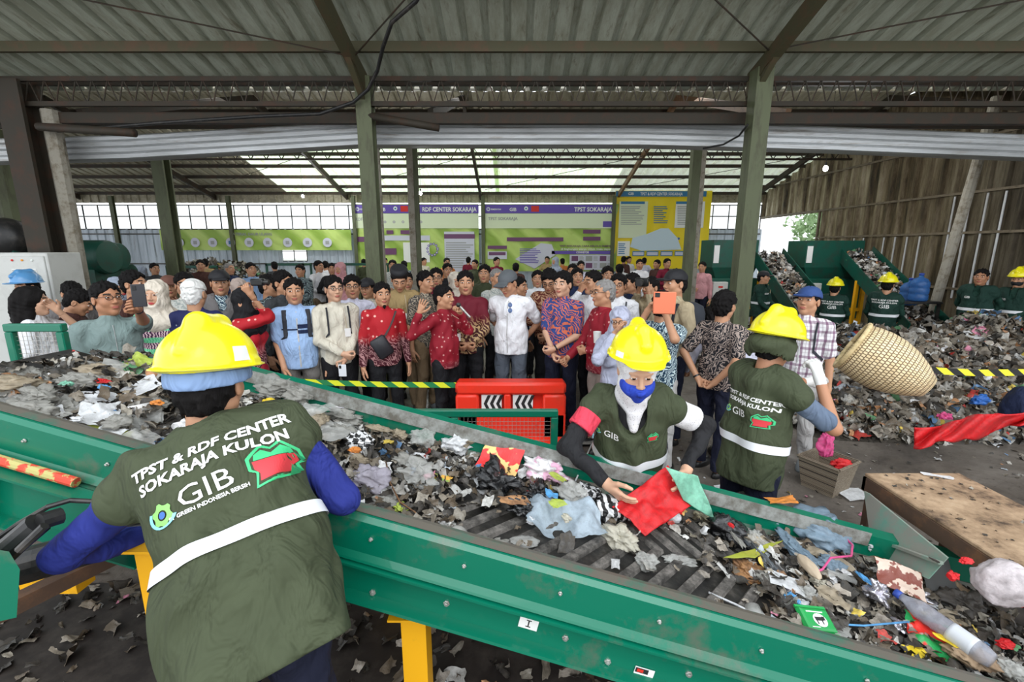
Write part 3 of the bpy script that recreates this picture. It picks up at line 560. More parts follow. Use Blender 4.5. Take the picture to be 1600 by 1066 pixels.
def head_bar(t, S, x0, x1, title, tx0, tx1):
    rect(t, S, x0, 320, x1, 333.5, m_purple)
    fit_words(t, S, tx0, tx1, 330.5, title, 6.4, m_bwhite, .025, .004)
    words(t, S, x0+38, 330, 'GIB', 5, m_bwhite, dy=.004); words(t, S, x0+9, 328.5, 'PEMERINTAH', 2.4, m_bwhite, dy=.004, sx=.8); person_icon(t, S, x0+5, 327, 3, m_lav, m_purple); person_icon(t, S, x0+64, 326, 3, m_bwhite, m_bblue); rect(t, S, x0+72, 322, x0+84, 331, m_red, dy=.004)
    rect(t, S, x0, 334, x1, 357, m_bpale)
t, S = cloth(553, 319, 749, 436, m_bg, 'wall_banner', 'green banner headed RDF CENTER SOKARAJA')
head_bar(t, S, 554, 748, 'RDF CENTER SOKARAJA', 660, 745); words(t, S, 556, 345, 'RDF CENTER', 4.5, m_bgrey, dy=.004)
rect(t, S, 570, 358, 590, 395, m_lav); rect(t, S, 630, 379, 672, 410, m_bwhite); rect(t, S, 694, 362, 742, 425, m_lav); rect(t, S, 694, 366, 742, 373, m_plum, dy=.004); rect(t, S, 556, 370, 575, 378, m_plum); rect(t, S, 596, 388, 620, 398, m_plum); rect(t, S, 604, 360, 615, 366, m_plum); rect(t, S, 626, 360, 645, 366, m_plum); rect(t, S, 600, 368, 672, 376, m_lav)
for i in range(5): person_icon(t, S, 602+i*14, 347, 2, m_bgrey, m_white)
small_lines(t, S, 697, 378, 740, 420, 12, m_bgrey)
for i in range(12): person_icon(t, S, 676+8*math.cos(i*.55), 390+9*math.sin(i*.55), 1.8, m_purple, m_white)
t, S = cloth(757, 319, 962, 424, m_bg, 'wall_banner', 'green banner headed TPST SOKARAJA')
head_bar(t, S, 758, 961, 'TPST SOKARAJA', 897, 956); words(t, S, 763, 344, 'TPST SOKARAJA', 4.5, m_bgrey, dy=.004)
rect(t, S, 792, 371, 880, 377, m_plum); rect(t, S, 911, 359, 938, 365, m_plum); rect(t, S, 911, 370, 938, 376, m_plum); rect(t, S, 942, 346, 957, 355, m_purple, dy=.004)
rect(t, S, 762, 384, 792, 389, m_plum); rect(t, S, 762, 393, 792, 405, m_lav); rect(t, S, 764, 394, 790, 399, m_plum, dy=.004)
fit_words(t, S, 874, 957, 386, 'TPST SOKARAJA CARA KELOLA SAMPAH', 3.0, m_plum); fit_words(t, S, 876, 955, 390.5, 'di lingkungan warga untuk masa depan', 2.8, m_bwhite)
rect(t, S, 862, 392, 955, 397, m_purple); fit_words(t, S, 900, 920, 396, 'CONVEYOR', 3.2, m_bwhite, dy=.004); rect(t, S, 890, 398, 957, 422, m_lav)
for i in range(3):
    for j in range(2): rect(t, S, 893+i*22, 400+j*11, 903+i*22, 408+j*11, m_bgrey if (i+j) % 2 else m_plum, dy=.004); small_lines(t, S, 905+i*22, 400+j*11, 913+i*22, 408+j*11, 4, m_bgrey)
V = [S(805, 405), S(845, 380), S(862, 382), S(868, 398), S(835, 420)]; mesh_obj('printed_panel', [(p[0], y_, p[1]) for y_ in (-.034, -.030) for p in V], [(0, 1, 2, 3, 4), (9, 8, 7, 6, 5)]+[(i, (i+1) % 5+0, (i+1) % 5+5, i+5) for i in range(5)], m_lav, t, False)
small_lines(t, S, 812, 388, 850, 412, 9, m_purple)
t, S = cloth(962, 298, 1103, 420, m_by, 'wall_banner', 'tall yellow banner headed TPST and RDF CENTER SOKARAJA')
rect(t, S, 962, 299, 1103, 307.5, m_bblue); fit_words(t, S, 1000, 1066, 305.5, 'TPST & RDF CENTER SOKARAJA', 4.4, m_bwhite, dy=.004); words(t, S, 981, 305, 'GIB', 4, m_bwhite, dy=.004)
rect(t, S, 968, 315, 1009, 372, m_bpale); rect(t, S, 970, 315, 1007, 319, m_bblue, dy=.004); small_lines(t, S, 970, 322, 1006, 352, 11, m_bgrey)
rect(t, S, 1056, 315, 1098, 356, m_bwhite); rect(t, S, 1056, 315, 1094, 319, m_bblue, dy=.004); small_lines(t, S, 1058, 322, 1094, 352, 11, m_bgrey); small_lines(t, S, 1021, 322, 1044, 350, 9, m_bblue)
V = [S(988, 372), S(1010, 366), S(1032, 357), S(1044, 357), S(1058, 372), S(1064, 390), S(1002, 392), S(984, 386)]; n = len(V)
mesh_obj('printed_panel', [(p[0], y_, p[1]) for y_ in (-.040, -.036) for p in V], [tuple(range(n)), tuple(range(2*n-1, n-1, -1))]+[(i, (i+1) % n, (i+1) % n+n, i+n) for i in range(n)], mat('print_sky', (.60, .74, .84), .5), t, False)
for i in range(14): person_icon(t, S, 1000+i*4.6, 380-8*math.sin(i*.5)-i*.4, 1.9, m_bblue, m_purple)
for i in range(4): rect(t, S, 988+i*22, 392.5, 1006+i*22, 400, m_bblue); rect(t, S, 989+i*22, 394, 1005+i*22, 399, m_lav, dy=.004)
rect(t, S, 965, 377, 983, 400, m_bwhite); small_lines(t, S, 966, 380, 981, 398, 6, m_bblue)
# ================================================================ shredder feeds on the right
def shredder(lab, hx0, hx1, hy0, hy1, y, tx, ty, bx, by, ybm, wid, seed):
    a = at_y(hx0, hy0, y); b = at_y(hx1, hy1, y); t = thing('shredder', lab, 'machine', (a.x, y, 0)); L = b.x-a.x
    mb = MB(); mb.rings([[(0, 0, a.z), (L, 0, a.z), (L, .7, a.z), (0, .7, a.z)], [(0, 0, b.z), (L, 0, b.z), (L, .7, b.z), (0, .7, b.z)][::1], [(.2, .1, b.z-.35), (L-.1, .1, b.z-.35), (L-.1, .6, b.z-.35), (.2, .6, b.z-.35)]][::-1]); mb.build('hopper', m_dkgreen, t)
    MB().box(-.25, L+.12, .0, .8, .35, b.z-.25, .03).build('housing', m_dkgreen, t)
    for x in (-.2, L+.02): (MB().box(x, x+.07, 0, .07, 0, .38).build('leg', m_yellow, t), MB().box(x, x+.07, .7, .77, 0, .38).build('leg', m_yellow, t))
    MB().box(-.25, L+.12, -.05, 0, .55, .62).box(L+.05, L+.12, -.06, -.0, 0, b.z).build('support_frame', m_yellow, t)
    MB().box(.02, .14, -.012, 0, b.z+.1, a.z-.12).build('notice', m_white, t)
    o = MB().box(.0, .34, -.16, -.03, .75, 1.18, .01).build('control_box', m_cab, t); MB().box(.12, .22, -.166, -.16, 1.05, 1.09).build('switch', m_red, o)
    T = at_y(tx, ty, y+.1); B = at_y(bx, by, ybm); cv = thing('feed_conveyor', lab.replace('shredder', 'feed conveyor').replace('housing', 'side plates'), 'conveyor', (B.x, B.y, 0))
    u = (B-T); sd = u.cross(Vector((0, 0, 1))).normalized()*wid/2; up = sd.cross(u).normalized(); up = up if up.z > 0 else -up; o_ = Vector((B.x, B.y, 0))
    for s_ in (1, -1):
        mb = MB(); mb.rings([[tuple(p+sd*s_-up*.12-o_), tuple(p+sd*s_*1.06-up*.12-o_), tuple(p+sd*s_*1.06+up*.16-o_), tuple(p+sd*s_+up*.16-o_)] for p in (T, B)]); mb.build('side_rail', m_dkgreen, cv)
    mb = MB(); mb.rings([[tuple(p-sd-o_), tuple(p+sd-o_), tuple(p+sd+up*.01-o_), tuple(p-sd+up*.01-o_)] for p in (T, B)]); mb.build('belt', m_rubber, cv)
    for f in (.35, .8):
        p = T.lerp(B, f)
        for s_ in (1, -1): q = p+sd*s_-o_; MB().box(q.x-.03, q.x+.03, q.y-.03, q.y+.03, 0, max(q.z-.1, .05)).build('leg', m_yellow, cv)
    return T, B, sd, up
SH1 = shredder('dark green shredder with hopper, the left one by the doorway', 1116, 1182, 375, 418, 10.6, 1198, 398, 1300, 535, 7.6, .62, 1)
SH2 = shredder('dark green shredder with hopper, the right one against the ribbed wall', 1262, 1346, 376, 418, 10.2, 1335, 396, 1452, 520, 7.4, .62, 2)
# lamps
m_bulb = mat_glow('lit_bulb', (.92, .97, 1.0), 60)
for i, (px, py, y, lab) in enumerate(((1290, 262, 9.0, 'lit white bulb hanging before the ribbed right wall'), (657, 301, 12.5, 'lit white bulb hanging beside the middle post'), (473, 306, 15.5, 'lit white bulb hanging above the long green banner'))):
    c = at_y(px, py, y); t = thing('hanging_bulb', lab, 'lamp', tuple(c)); MB().lathe([(.001, -.07), (.03, -.055), (.04, -.02), (.03, .02), (.015, .035)], 12).build('bulb', m_bulb, t, True)
    MB().lathe([(.02, .035), (.02, .09), (.004, .1)], 10).tube([(0, 0, .1), (0, 0, rz(min(y, 17)) - c.z - .005)], .004, 5).build('lamp_holder', m_blackst, t)
    d = bpy.data.lights.new('bulb_light', 'POINT'); d.energy = 45; d.shadow_soft_size = .05; o = bpy.data.objects.new('bulb_light', d); C.objects.link(o); o.location = c + Vector((0, 0, -.14))
# thick black cable drooping from the roof to the lattice girder
pts = [at_y(*q) for q in ((668, -30, 5.0), (650, 2, 5.1), (612, 35, 5.3), (598, 75, 5.6), (590, 110, 5.9), (575, 140, 6.05), (552, 160, 6.12), (500, 178, 6.2), (400, 182, 6.2), (250, 192, 6.2), (90, 205, 6.2))]
tag(MB().tube(pts, .022, 8).build('power_cable', m_blackst, smooth=True), 'thick black power cable drooping from the roof beside the olive post', 'cable')
pts = [at_y(*q) for q in ((1168, 195, 6.0), (1155, 212, 6.3), (1130, 226, 6.5), (1098, 232, 6.6))]
tag(MB().tube(pts, .013, 8).build('power_cable', m_blackst, smooth=True), 'short black cable crossing the ribbed gutter near the right post', 'cable')
pts = [at_y(*q) for q in ((60, 198, 6.2), (170, 205, 6.1), (211, 208, 6.1))]
tag(MB().tube([tuple(p) for p in pts], .05, 10).build('support_pipe', m_steel, smooth=True), 'dark pipe end in front of the gutter at the left', 'pipe')
pts = [at_y(*q) for q in ((577, 181, 6.25), (640, 192, 6.1), (686, 200, 6.1))]
tag(MB().tube([tuple(p) for p in pts], .045, 10).build('support_pipe', m_steel, smooth=True), 'rusty pipe end in front of the gutter beside the olive post', 'pipe')
# ================================================================ surfaces from distance fields (bodies, clothes, helmets)
class Field:
    def __init__(s, lo, hi, h):
        s.lo = np.array(lo, float); s.h = h; s.n = np.ceil((np.array(hi, float)-s.lo)/h).astype(int)+1; s.f = np.full(s.n, 1.0, np.float32)
    def _sub(s, lo, hi):
        i0 = np.clip(np.floor((np.array(lo)-s.lo)/s.h).astype(int), 0, s.n); i1 = np.clip(np.ceil((np.array(hi)-s.lo)/s.h).astype(int)+1, 0, s.n)
        if np.any(i1 <= i0): return None, None
        sl = tuple(slice(a, b) for a, b in zip(i0, i1)); ax = [s.lo[k]+s.h*np.arange(i0[k], i1[k], dtype=np.float32) for k in range(3)]
        return sl, (ax[0][:, None, None], ax[1][None, :, None], ax[2][None, None, :])
    def put(s, d, sl, k, op):
        a = s.f[sl]
        if op == 'u':
            if k > 0: h = np.clip(.5+.5*(a-d)/k, 0, 1); s.f[sl] = a*(1-h)+d*h - k*h*(1-h)
            else: s.f[sl] = np.minimum(a, d)
        elif op == 's':
            d = -d
            if k > 0: h = np.clip(.5-.5*(a-d)/k, 0, 1); s.f[sl] = a*(1-h)+d*h + k*h*(1-h)
            else: s.f[sl] = np.maximum(a, d)
        return s
    def cone(s, a, b, r1, r2, k=.02, op='u'):
        a = np.array(a, float); b = np.array(b, float); m = max(r1, r2)+k+2*s.h+.012
        sl, X = s._sub(np.minimum(a, b)-m, np.maximum(a, b)+m)
        if sl is None: return s
        ab = b-a; L = max(ab@ab, 1e-9); t = ((X[0]-a[0])*ab[0]+(X[1]-a[1])*ab[1]+(X[2]-a[2])*ab[2])/L; t = np.clip(t, 0, 1)
        d = np.sqrt((X[0]-a[0]-t*ab[0])**2+(X[1]-a[1]-t*ab[1])**2+(X[2]-a[2]-t*ab[2])**2)-(r1+t*(r2-r1))
        return s.put(d, sl, k, op)
    def ell(s, c, r, k=.02, op='u', R=None):
        c = np.array(c, float); r = np.array(r, float); m = max(r)+k+2*s.h+.012
        sl, X = s._sub(c-m, c+m)
        if sl is None: return s
        q = [X[0]-c[0], X[1]-c[1], X[2]-c[2]]
        if R is not None: R = np.array(R); q = [R[0][i]*q[0]+R[1][i]*q[1]+R[2][i]*q[2] for i in range(3)]
        k0 = np.sqrt((q[0]/r[0])**2+(q[1]/r[1])**2+(q[2]/r[2])**2); k1 = np.sqrt((q[0]/r[0]**2)**2+(q[1]/r[1]**2)**2+(q[2]/r[2]**2)**2)+1e-6
        return s.put((k0*(k0-1)/k1).astype(np.float32), sl, k, op)
    def plane(s, p, n, k=0.0):                      # keep the side the normal points away from
        p = np.array(p, float); n = np.array(n, float); n /= np.linalg.norm(n); sl, X = s._sub(s.lo, s.lo+s.h*s.n)
        d = (X[0]-p[0])*n[0]+(X[1]-p[1])*n[1]+(X[2]-p[2])*n[2]; return s.put(-d, sl, k, 's')
    def ripple(s, amp, freq, seed=0, dirs=5, zs=1.0):
        rr = np.random.default_rng(seed); sl, X = s._sub(s.lo, s.lo+s.h*s.n); d = 0
        for i in range(dirs):
            v = rr.normal(size=3); v[2] *= zs; v /= np.linalg.norm(v); f = freq*rr.uniform(.6, 1.7); w = rr.normal(size=3)*.35
            ph = 2.2*np.sin(freq*.4*((X[0])*w[0]+(X[1])*w[1]+(X[2])*w[2])*2+i)
            d = d + np.sin(f*(X[0]*v[0]+X[1]*v[1]+X[2]*v[2])+ph+rr.uniform(0, 6))/(1+.3*i)
        s.f = np.where(np.abs(s.f) < .2, s.f+amp*d*.5, s.f).astype(np.float32); return s
    def mesh(s):
        f = s.f; f = np.pad(f, 1, constant_values=1.0); ins = f < 0
        c = [ins[i:i+ins.shape[0]-1, j:j+ins.shape[1]-1, k:k+ins.shape[2]-1] for i in (0, 1) for j in (0, 1) for k in (0, 1)]
        sm = sum(x.astype(np.int8) for x in c); act = (sm > 0) & (sm < 8); idx = np.argwhere(act); N = len(idx)
        if N == 0: return np.zeros((0, 3)), np.zeros((0, 4), int)
        idm = np.full(act.shape, -1, np.int64); idm[tuple(idx.T)] = np.arange(N)
        val = np.stack([f[idx[:, 0]+i, idx[:, 1]+j, idx[:, 2]+k] for i in (0, 1) for j in (0, 1) for k in (0, 1)], 1)
        cor = np.array([(i, j, k) for i in (0, 1) for j in (0, 1) for k in (0, 1)], float); acc = np.zeros((N, 3)); cnt = np.zeros(N)
        for a in range(8):
            for b in range(a+1, 8):
                if np.abs(cor[a]-cor[b]).sum() != 1: continue
                va, vb = val[:, a], val[:, b]; m = (va < 0) != (vb < 0); t = np.where(m, va/np.where(m, va-vb, 1), 0)
                acc += np.where(m[:, None], cor[a]+t[:, None]*(cor[b]-cor[a]), 0); cnt += m
        V = (idx + acc/cnt[:, None] - 1)*s.h + s.lo; Q = []
        for ax in range(3):
            o = [0, 0, 0]; o[ax] = 1; a = ins[tuple(slice(0, n-o_) for n, o_ in zip(ins.shape, o))]; b = ins[tuple(slice(o_, n) for n, o_ in zip(ins.shape, o))]
            e = np.argwhere(a != b); u, v = [(1, 2), (2, 0), (0, 1)][ax]
            e = e[(e[:, u] > 0) & (e[:, v] > 0)]; fl = a[tuple(e.T)]; du = np.zeros(3, int); du[u] = 1; dv = np.zeros(3, int); dv[v] = 1
            def g_(q):
                ok = np.all((q >= 0) & (q < np.array(act.shape)), 1); r = np.full(len(q), -1); r[ok] = idm[tuple(q[ok].T)]; return r
            q = np.stack([g_(e-du-dv), g_(e-dv), g_(e), g_(e-du)], 1); q = np.where(fl[:, None], q, q[:, ::-1]); Q.append(q[np.all(q >= 0, 1)])
        return V, np.concatenate(Q)
def relax(V, Q, it=1, lam=.5):
    for _ in range(it):
        A = np.zeros_like(V); c = np.zeros(len(V))
        for a, b in ((0, 1), (1, 2), (2, 3), (3, 0)):
            np.add.at(A, Q[:, a], V[Q[:, b]]); np.add.at(A, Q[:, b], V[Q[:, a]]); np.add.at(c, Q[:, a], 1); np.add.at(c, Q[:, b], 1)
        V = V + lam*(A/np.maximum(c, 1)[:, None]-V)
    return V
# ---------------------------------------------------------------- templates, facing -y; the head's origin is the middle of the head
def head_mesh(h=.0045):
    F = Field((-.11, -.14, -.19), (.11, .13, .14), h)
    F.ell((0, .015, .035), (.074, .092, .080), .02).ell((0, -.022, -.03), (.060, .066, .080), .03)
    for s in (1, -1):
        F.cone((s*.045, .005, -.055), (0, -.058, -.092), .024, .021, .02).ell((s*.036, -.055, -.022), (.024, .024, .026), .02).cone((s*.010, -.082, .030), (s*.046, -.072, .030), .010, .008, .015)
        F.ell((s*.031, -.100, .012), (.018, .018, .011), .010, 's').ell((s*.031, -.076, .011), (.014, .014, .0135), .002)
        F.ell((s*.077, .012, -.006), (.009, .020, .032), .006).ell((s*.086, .006, -.006), (.007, .010, .018), .005, 's')
    F.cone((0, -.086, .016), (0, -.106, -.022), .008, .012, .010).ell((.012, -.098, -.027), (.009, .010, .008), .006).ell((-.012, -.098, -.027), (.009, .010, .008), .006)
    F.ell((0, -.086, -.052), (.025, .012, .007), .006).ell((0, -.085, -.064), (.021, .012, .008), .006).cone((0, .018, -.06), (0, .03, -.18), .056, .055, .03)
    V, Q = F.mesh(); V = relax(V, Q, 1, .3); c = V[Q].mean(1); x, y, z = np.abs(c[:, 0]), c[:, 1], c[:, 2]; mi = np.zeros(len(Q), int)
    mi[(x > .012) & (x < .052) & (z > .026+.10*(.03-np.abs(x-.03))) & (z < .037+.12*(.03-np.abs(x-.03))-.001) & (y < -.06)] = 1
    mi[(((x/.022)**2+((z+.058)/.0095)**2) < 1) & (y < -.080)] = 2
    e = (((x-.031)/.0150)**2+((z-.0105)/.0045)**2 < 1) & (y < -.075); mi[e] = 3; mi[e & (np.abs(x-.031) < .0068)] = 4
    return V, Q, mi
def hand_mesh(curl=.35, spread=.10, grip=False, h=.0036):       # left hand hanging down -z, palm facing +x->(0,+y), thumb towards -y
    F = Field((-.07, -.09, -.21), (.07, .07, .03), h)
    F.cone((0, 0, .02), (0, 0, -.02), .027, .027, .01)
    for j in range(4): F.cone((0, 0, -.01), (0, -.030+.020*j, -.088-(.004 if j in (1, 2) else 0)), .020, .0125, .012)
    for j, L in enumerate((.070, .078, .072, .058)):
        y = -.031+.0207*j; a = np.array((0, y, -.088)); ang = curl*(.6+.1*j); d0 = spread*(j-1.5)*-1; p = a
        for q, (fr, r) in enumerate(((.45, .0095), (.32, .0085), (.23, .0075))):
            dv = np.array((-math.sin(ang), -d0*math.cos(ang)*.6, -math.cos(ang))); n = p+dv*L*fr; F.cone(p, n, r, r-.0008, .003); p = n; ang += curl*(1.0 if q == 0 else .8)
    t0 = np.array((-.004, -.018, -.03)); t1 = np.array((-.018, -.050, -.058)) if not grip else np.array((-.034, -.036, -.062)); t2 = t1+np.array((-.010, -.020, -.034) if not grip else (-.026, .004, -.022)); t3 = t2+np.array((-.008, -.004, -.026) if not grip else (-.016, .018, -.012))
    F.cone(t0, t1, .017, .012, .010).cone(t1, t2, .012, .0105, .004).cone(t2, t3, .0105, .0085, .003)
    V, Q = F.mesh(); return relax(V, Q, 1, .3), Q
HEAD = head_mesh()
HANDS = {'relax': hand_mesh(.30), 'grip': hand_mesh(1.05, .02, True), 'open': hand_mesh(.10, .28)}
HANDC = {'relax': hand_mesh(.30, .14, h=.0062), 'grip': hand_mesh(1.05, .02, True, h=.0062), 'open': hand_mesh(.10, .3, h=.0062)}
HEADC = head_mesh(.0085)
def hair_t(kind, h=.006):
    F = Field((-.16, -.16, -.36), (.16, .20, .17), h)
    if kind in ('short', 'thin', 'side'):
        t = .010 if kind != 'thin' else .005
        if kind == 'side': t = .015
        F.ell((0, .016, .038), (.074+t, .092+t, .080+t), .01).ell((0, .05, -.02), (.066+t*.5, .055+t, .07), .03)
        F.ripple(.003, 150, 3, 8); F.plane((0, -.080, .072 if kind != 'thin' else .086), (0, -.80, -.60), .022); F.plane((0, 0, -.068), (0, -.3, -1), .012); F.ripple(.006, 190, 4, 7, .5)
        for s in (1, -1): F.ell((s*.092, -.004, -.018), (.030, .036, .042), .004, 's')
    elif kind == 'long':
        F.ell((0, .018, .040), (.092, .110, .098), .01).cone((0, .06, .0), (0, .09, -.19), .095, .075, .04).cone((.06, .02, 0), (.075, .03, -.18), .04, .035, .03).cone((-.06, .02, 0), (-.075, .03, -.18), .04, .035, .03)
        F.ripple(.006, 90, 5); F.ell((0, -.10, -.03), (.066, .10, .112), .01, 's')
    elif kind in ('hijab', 'hijab_long'):
        F.ell((0, .016, .034), (.092, .110, .100), .02).ell((0, -.02, -.06), (.082, .09, .09), .03).cone((0, .02, -.08), (0, .03, -.16), .085, .10, .04)
        F.ell((0, .02, -.235), (.19 if kind == 'hijab' else .22, .15, .12 if kind == 'hijab' else .15), .05); F.plane((0, 0, -.325), (0, -.2, -1), .01)
        F.ripple(.007, 55, 8); F.ell((0, -.125, -.012), (.054, .075, .076), .008, 's')
    elif kind == 'hijab_tuck':
        F.ell((0, .016, .034), (.090, .108, .098), .02).ell((0, -.015, -.06), (.078, .085, .085), .03).cone((0, .01, -.08), (0, .02, -.15), .075, .085, .03).cone((0, -.03, -.12), (.0, -.085, -.27), .06, .022, .03)
        F.ripple(.005, 60, 8); F.ell((0, -.125, -.022), (.057, .085, .090), .008, 's')
    elif kind == 'liner':
        F.ell((0, .012, .02), (.104, .124, .11), .01).plane((0, 0, .045), (0, 0, 1)).plane((0, 0, .008), (0, -.12, -1)).ell((0, .012, .02), (.094, .114, .11), .001, 's')
    elif kind == 'cap':
        F.ell((0, .012, .045), (.092, .110, .088), .01).plane((0, 0, .038), (0, -.10, -1)).ell((0, -.125, .040), (.070, .075, .012), .008); F.ripple(.0015, 80, 2)
    elif kind == 'peci':
        F.cone((0, .012, .05), (0, .012, .095), .085, .080, .0).ell((0, .012, .1), (.088, .105, .06), .02).plane((0, 0, .140), (0, 0, 1), .006).plane((0, 0, .045), (0, -.1, -1))
    elif kind == 'skullcap':
        F.ell((0, .014, .040), (.088, .107, .092), .01).plane((0, 0, .035), (0, .25, -1)); F.ripple(.002, 150, 2)
    elif kind == 'mask':
        F.ell((0, -.03, -.045), (.068, .075, .058), .01).ell((0, -.115, -.035), (.02, .012, .03), .02).plane((0, -.012, 0), (0, 1, 0)).plane((0, 0, -.006), (0, -.25, 1))
    elif kind == 'mask_big':
        F.ell((0, -.030, -.050), (.079, .088, .064), .01).ell((0, -.122, -.030), (.020, .012, .028), .02).cone((0, -.06, -.09), (0, -.07, -.10), .03, .03, .02).plane((0, .0, 0), (0, 1, 0)).plane((0, 0, -.004), (0, -.25, 1))
    elif kind == 'beard':
        F.cone((0, -.066, -.10), (0, -.07, -.125), .020, .010, .01); F.ripple(.003, 200, 2)
    elif kind == 'neck_flap':        # cloth flap hanging from the helmet over the nape
        F.ell((0, .03, -.02), (.115, .13, .10), .01).plane((0, 0, .055), (0, 0, 1)).plane((0, 0, -.075), (0, -.3, -1)).ripple(.008, 50, 3).ell((0, -.06, -.04), (.075, .16, .13), .008, 's').ell((0, .02, -.05), (.10, .115, .10), .005, 's')
    V, Q = F.mesh(); return relax(V, Q, 1, .5), Q
def helmet_t(h=.004, sc=1.0):        # safety helmet: domed shell with a raised crest, drip edge and a visor
    F = Field((-.16, -.21, -.02), (.16, .19, .20), h); F.ell((0, .01, .045), (.122, .142, .124), .004)
    F.cone((0, -.115, .112), (0, -.05, .155), .026, .032, .012).cone((0, -.05, .155), (0, .06, .158), .032, .032, .012).cone((0, .06, .158), (0, .135, .09), .032, .022, .014)
    F.plane((0, 0, .038), (0, -.06, -1), .002); F.ell((0, .008, .040), (.140, .160, .0085), .006).ell((0, -.125, .036), (.082, .078, .0085), .010)
    for s in (1, -1): F.cone((s*.118, -.01, .052), (s*.118, .03, .052), .012, .012, .008)
    F.ell((0, .01, .03), (.104, .124, .10), .002, 's')
    V, Q = F.mesh(); return relax(V, Q, 2, .5)*sc, Q
HT = {}
def ht(kind, coarse=False):
    k = (kind, coarse)
    if k not in HT: HT[k] = (helmet_t(.008 if coarse else .0045) if kind == 'helmet' else hair_t(kind, .010 if coarse else .006))
    return HT[k]
_MC = {}
def part_shared(name, key, VQ, mats, parent, M, midx=None):
    k = (key, tuple(m.name for m in mats))
    if k in _MC:
        o = bpy.data.objects.new(name, _MC[k]); C.objects.link(o); o.parent = parent
    else:
        o = mesh_obj(name, VQ[0], VQ[1], mats, parent, True, midx); _MC[k] = o.data
    o.matrix_local = M; return o
# ---------------------------------------------------------------- cloth and skin materials
def skin(i): return mat('skin_%d' % i, [(.50, .26, .15), (.42, .20, .11), (.60, .35, .23), (.32, .15, .085)][i], .5)
m_brow = mat('brow_hair', (.02, .014, .01), .7); m_lip = mat('lips', (.40, .12, .09), .45); m_eye = mat('eye_white', (.75, .72, .68), .3); m_iris = mat('iris', (.02, .012, .008), .2)
m_hairb = mat('hair_black', (.007, .006, .006), .75, spec=.15); g = NG(m_hairb); g.bump(g.noise(g.mp(g.co(), (60, 60, 12)), 3), .6, .006)
m_hairg = mat('hair_grey', (.22, .21, .20), .6); m_hairw = mat('hair_white', (.75, .75, .73), .6)
def solid(name, col, rough=.8):
    if name in MATS: return MATS[name]
    m = mat(name, col, rough, spec=.25); g = NG(m); n = g.noise(g.co(), 9, 4, .6); g.bump(g.noise(g.mp(g.co(), (1, 1, .5)), 11, 3, .5, .8), .8, .05)
    g.col(g.mix(g.ramp(n, BW(.35, .7)), tuple(c*.93 for c in col), tuple(min(c*1.06, 1) for c in col))); return m
def batik(name, base, dots, lowc, swirl, split=.0, scale=16, sw=9, dotsz=.16, lo=.0):
    if name in MATS: return MATS[name]
    m = mat(name, base, .7, spec=.3); g = NG(m); v = g.co(); w = g.noise(v, 7, 3, .5); q = g.n.new('ShaderNodeVectorMath'); q.operation = 'ADD'; g.l.new(v, q.inputs[0])
    r = g.n.new('ShaderNodeVectorMath'); r.operation = 'SCALE'; r.inputs['Scale'].default_value = .15; nt = g.n.new('ShaderNodeTexNoise'); nt.inputs['Scale'].default_value = 6; g.l.new(v, nt.inputs['Vector']); g.l.new(nt.outputs['Color'], r.inputs[0]); g.l.new(r.outputs[0], q.inputs[1]); vw = q.outputs[0]
    d = g.ramp(g.voro(v, scale, rnd=.7), [(dotsz, (1, 1, 1)), (dotsz+.06, (0, 0, 0))]); top = g.mix(d, base, dots)
    s_ = g.ramp(g.wave(vw, sw, 'DIAGONAL', 9, 2.0), [(.07, (1, 1, 1)), (.15, (0, 0, 0)), (.88, (0, 0, 0)), (.95, (1, 1, 1))]); low = g.mix(s_, lowc, swirl)
    z = g.sep(v)[2]; f = g.ramp(g.math('MULTIPLY', g.math('ADD', z, g.math('MULTIPLY', w, .16)), .5), [(min(split/2+.01, .98), (1, 1, 1)), (min(split/2+.07, 1.0), (0, 0, 0))])
    g.col(g.mix(f, top, low)); return m
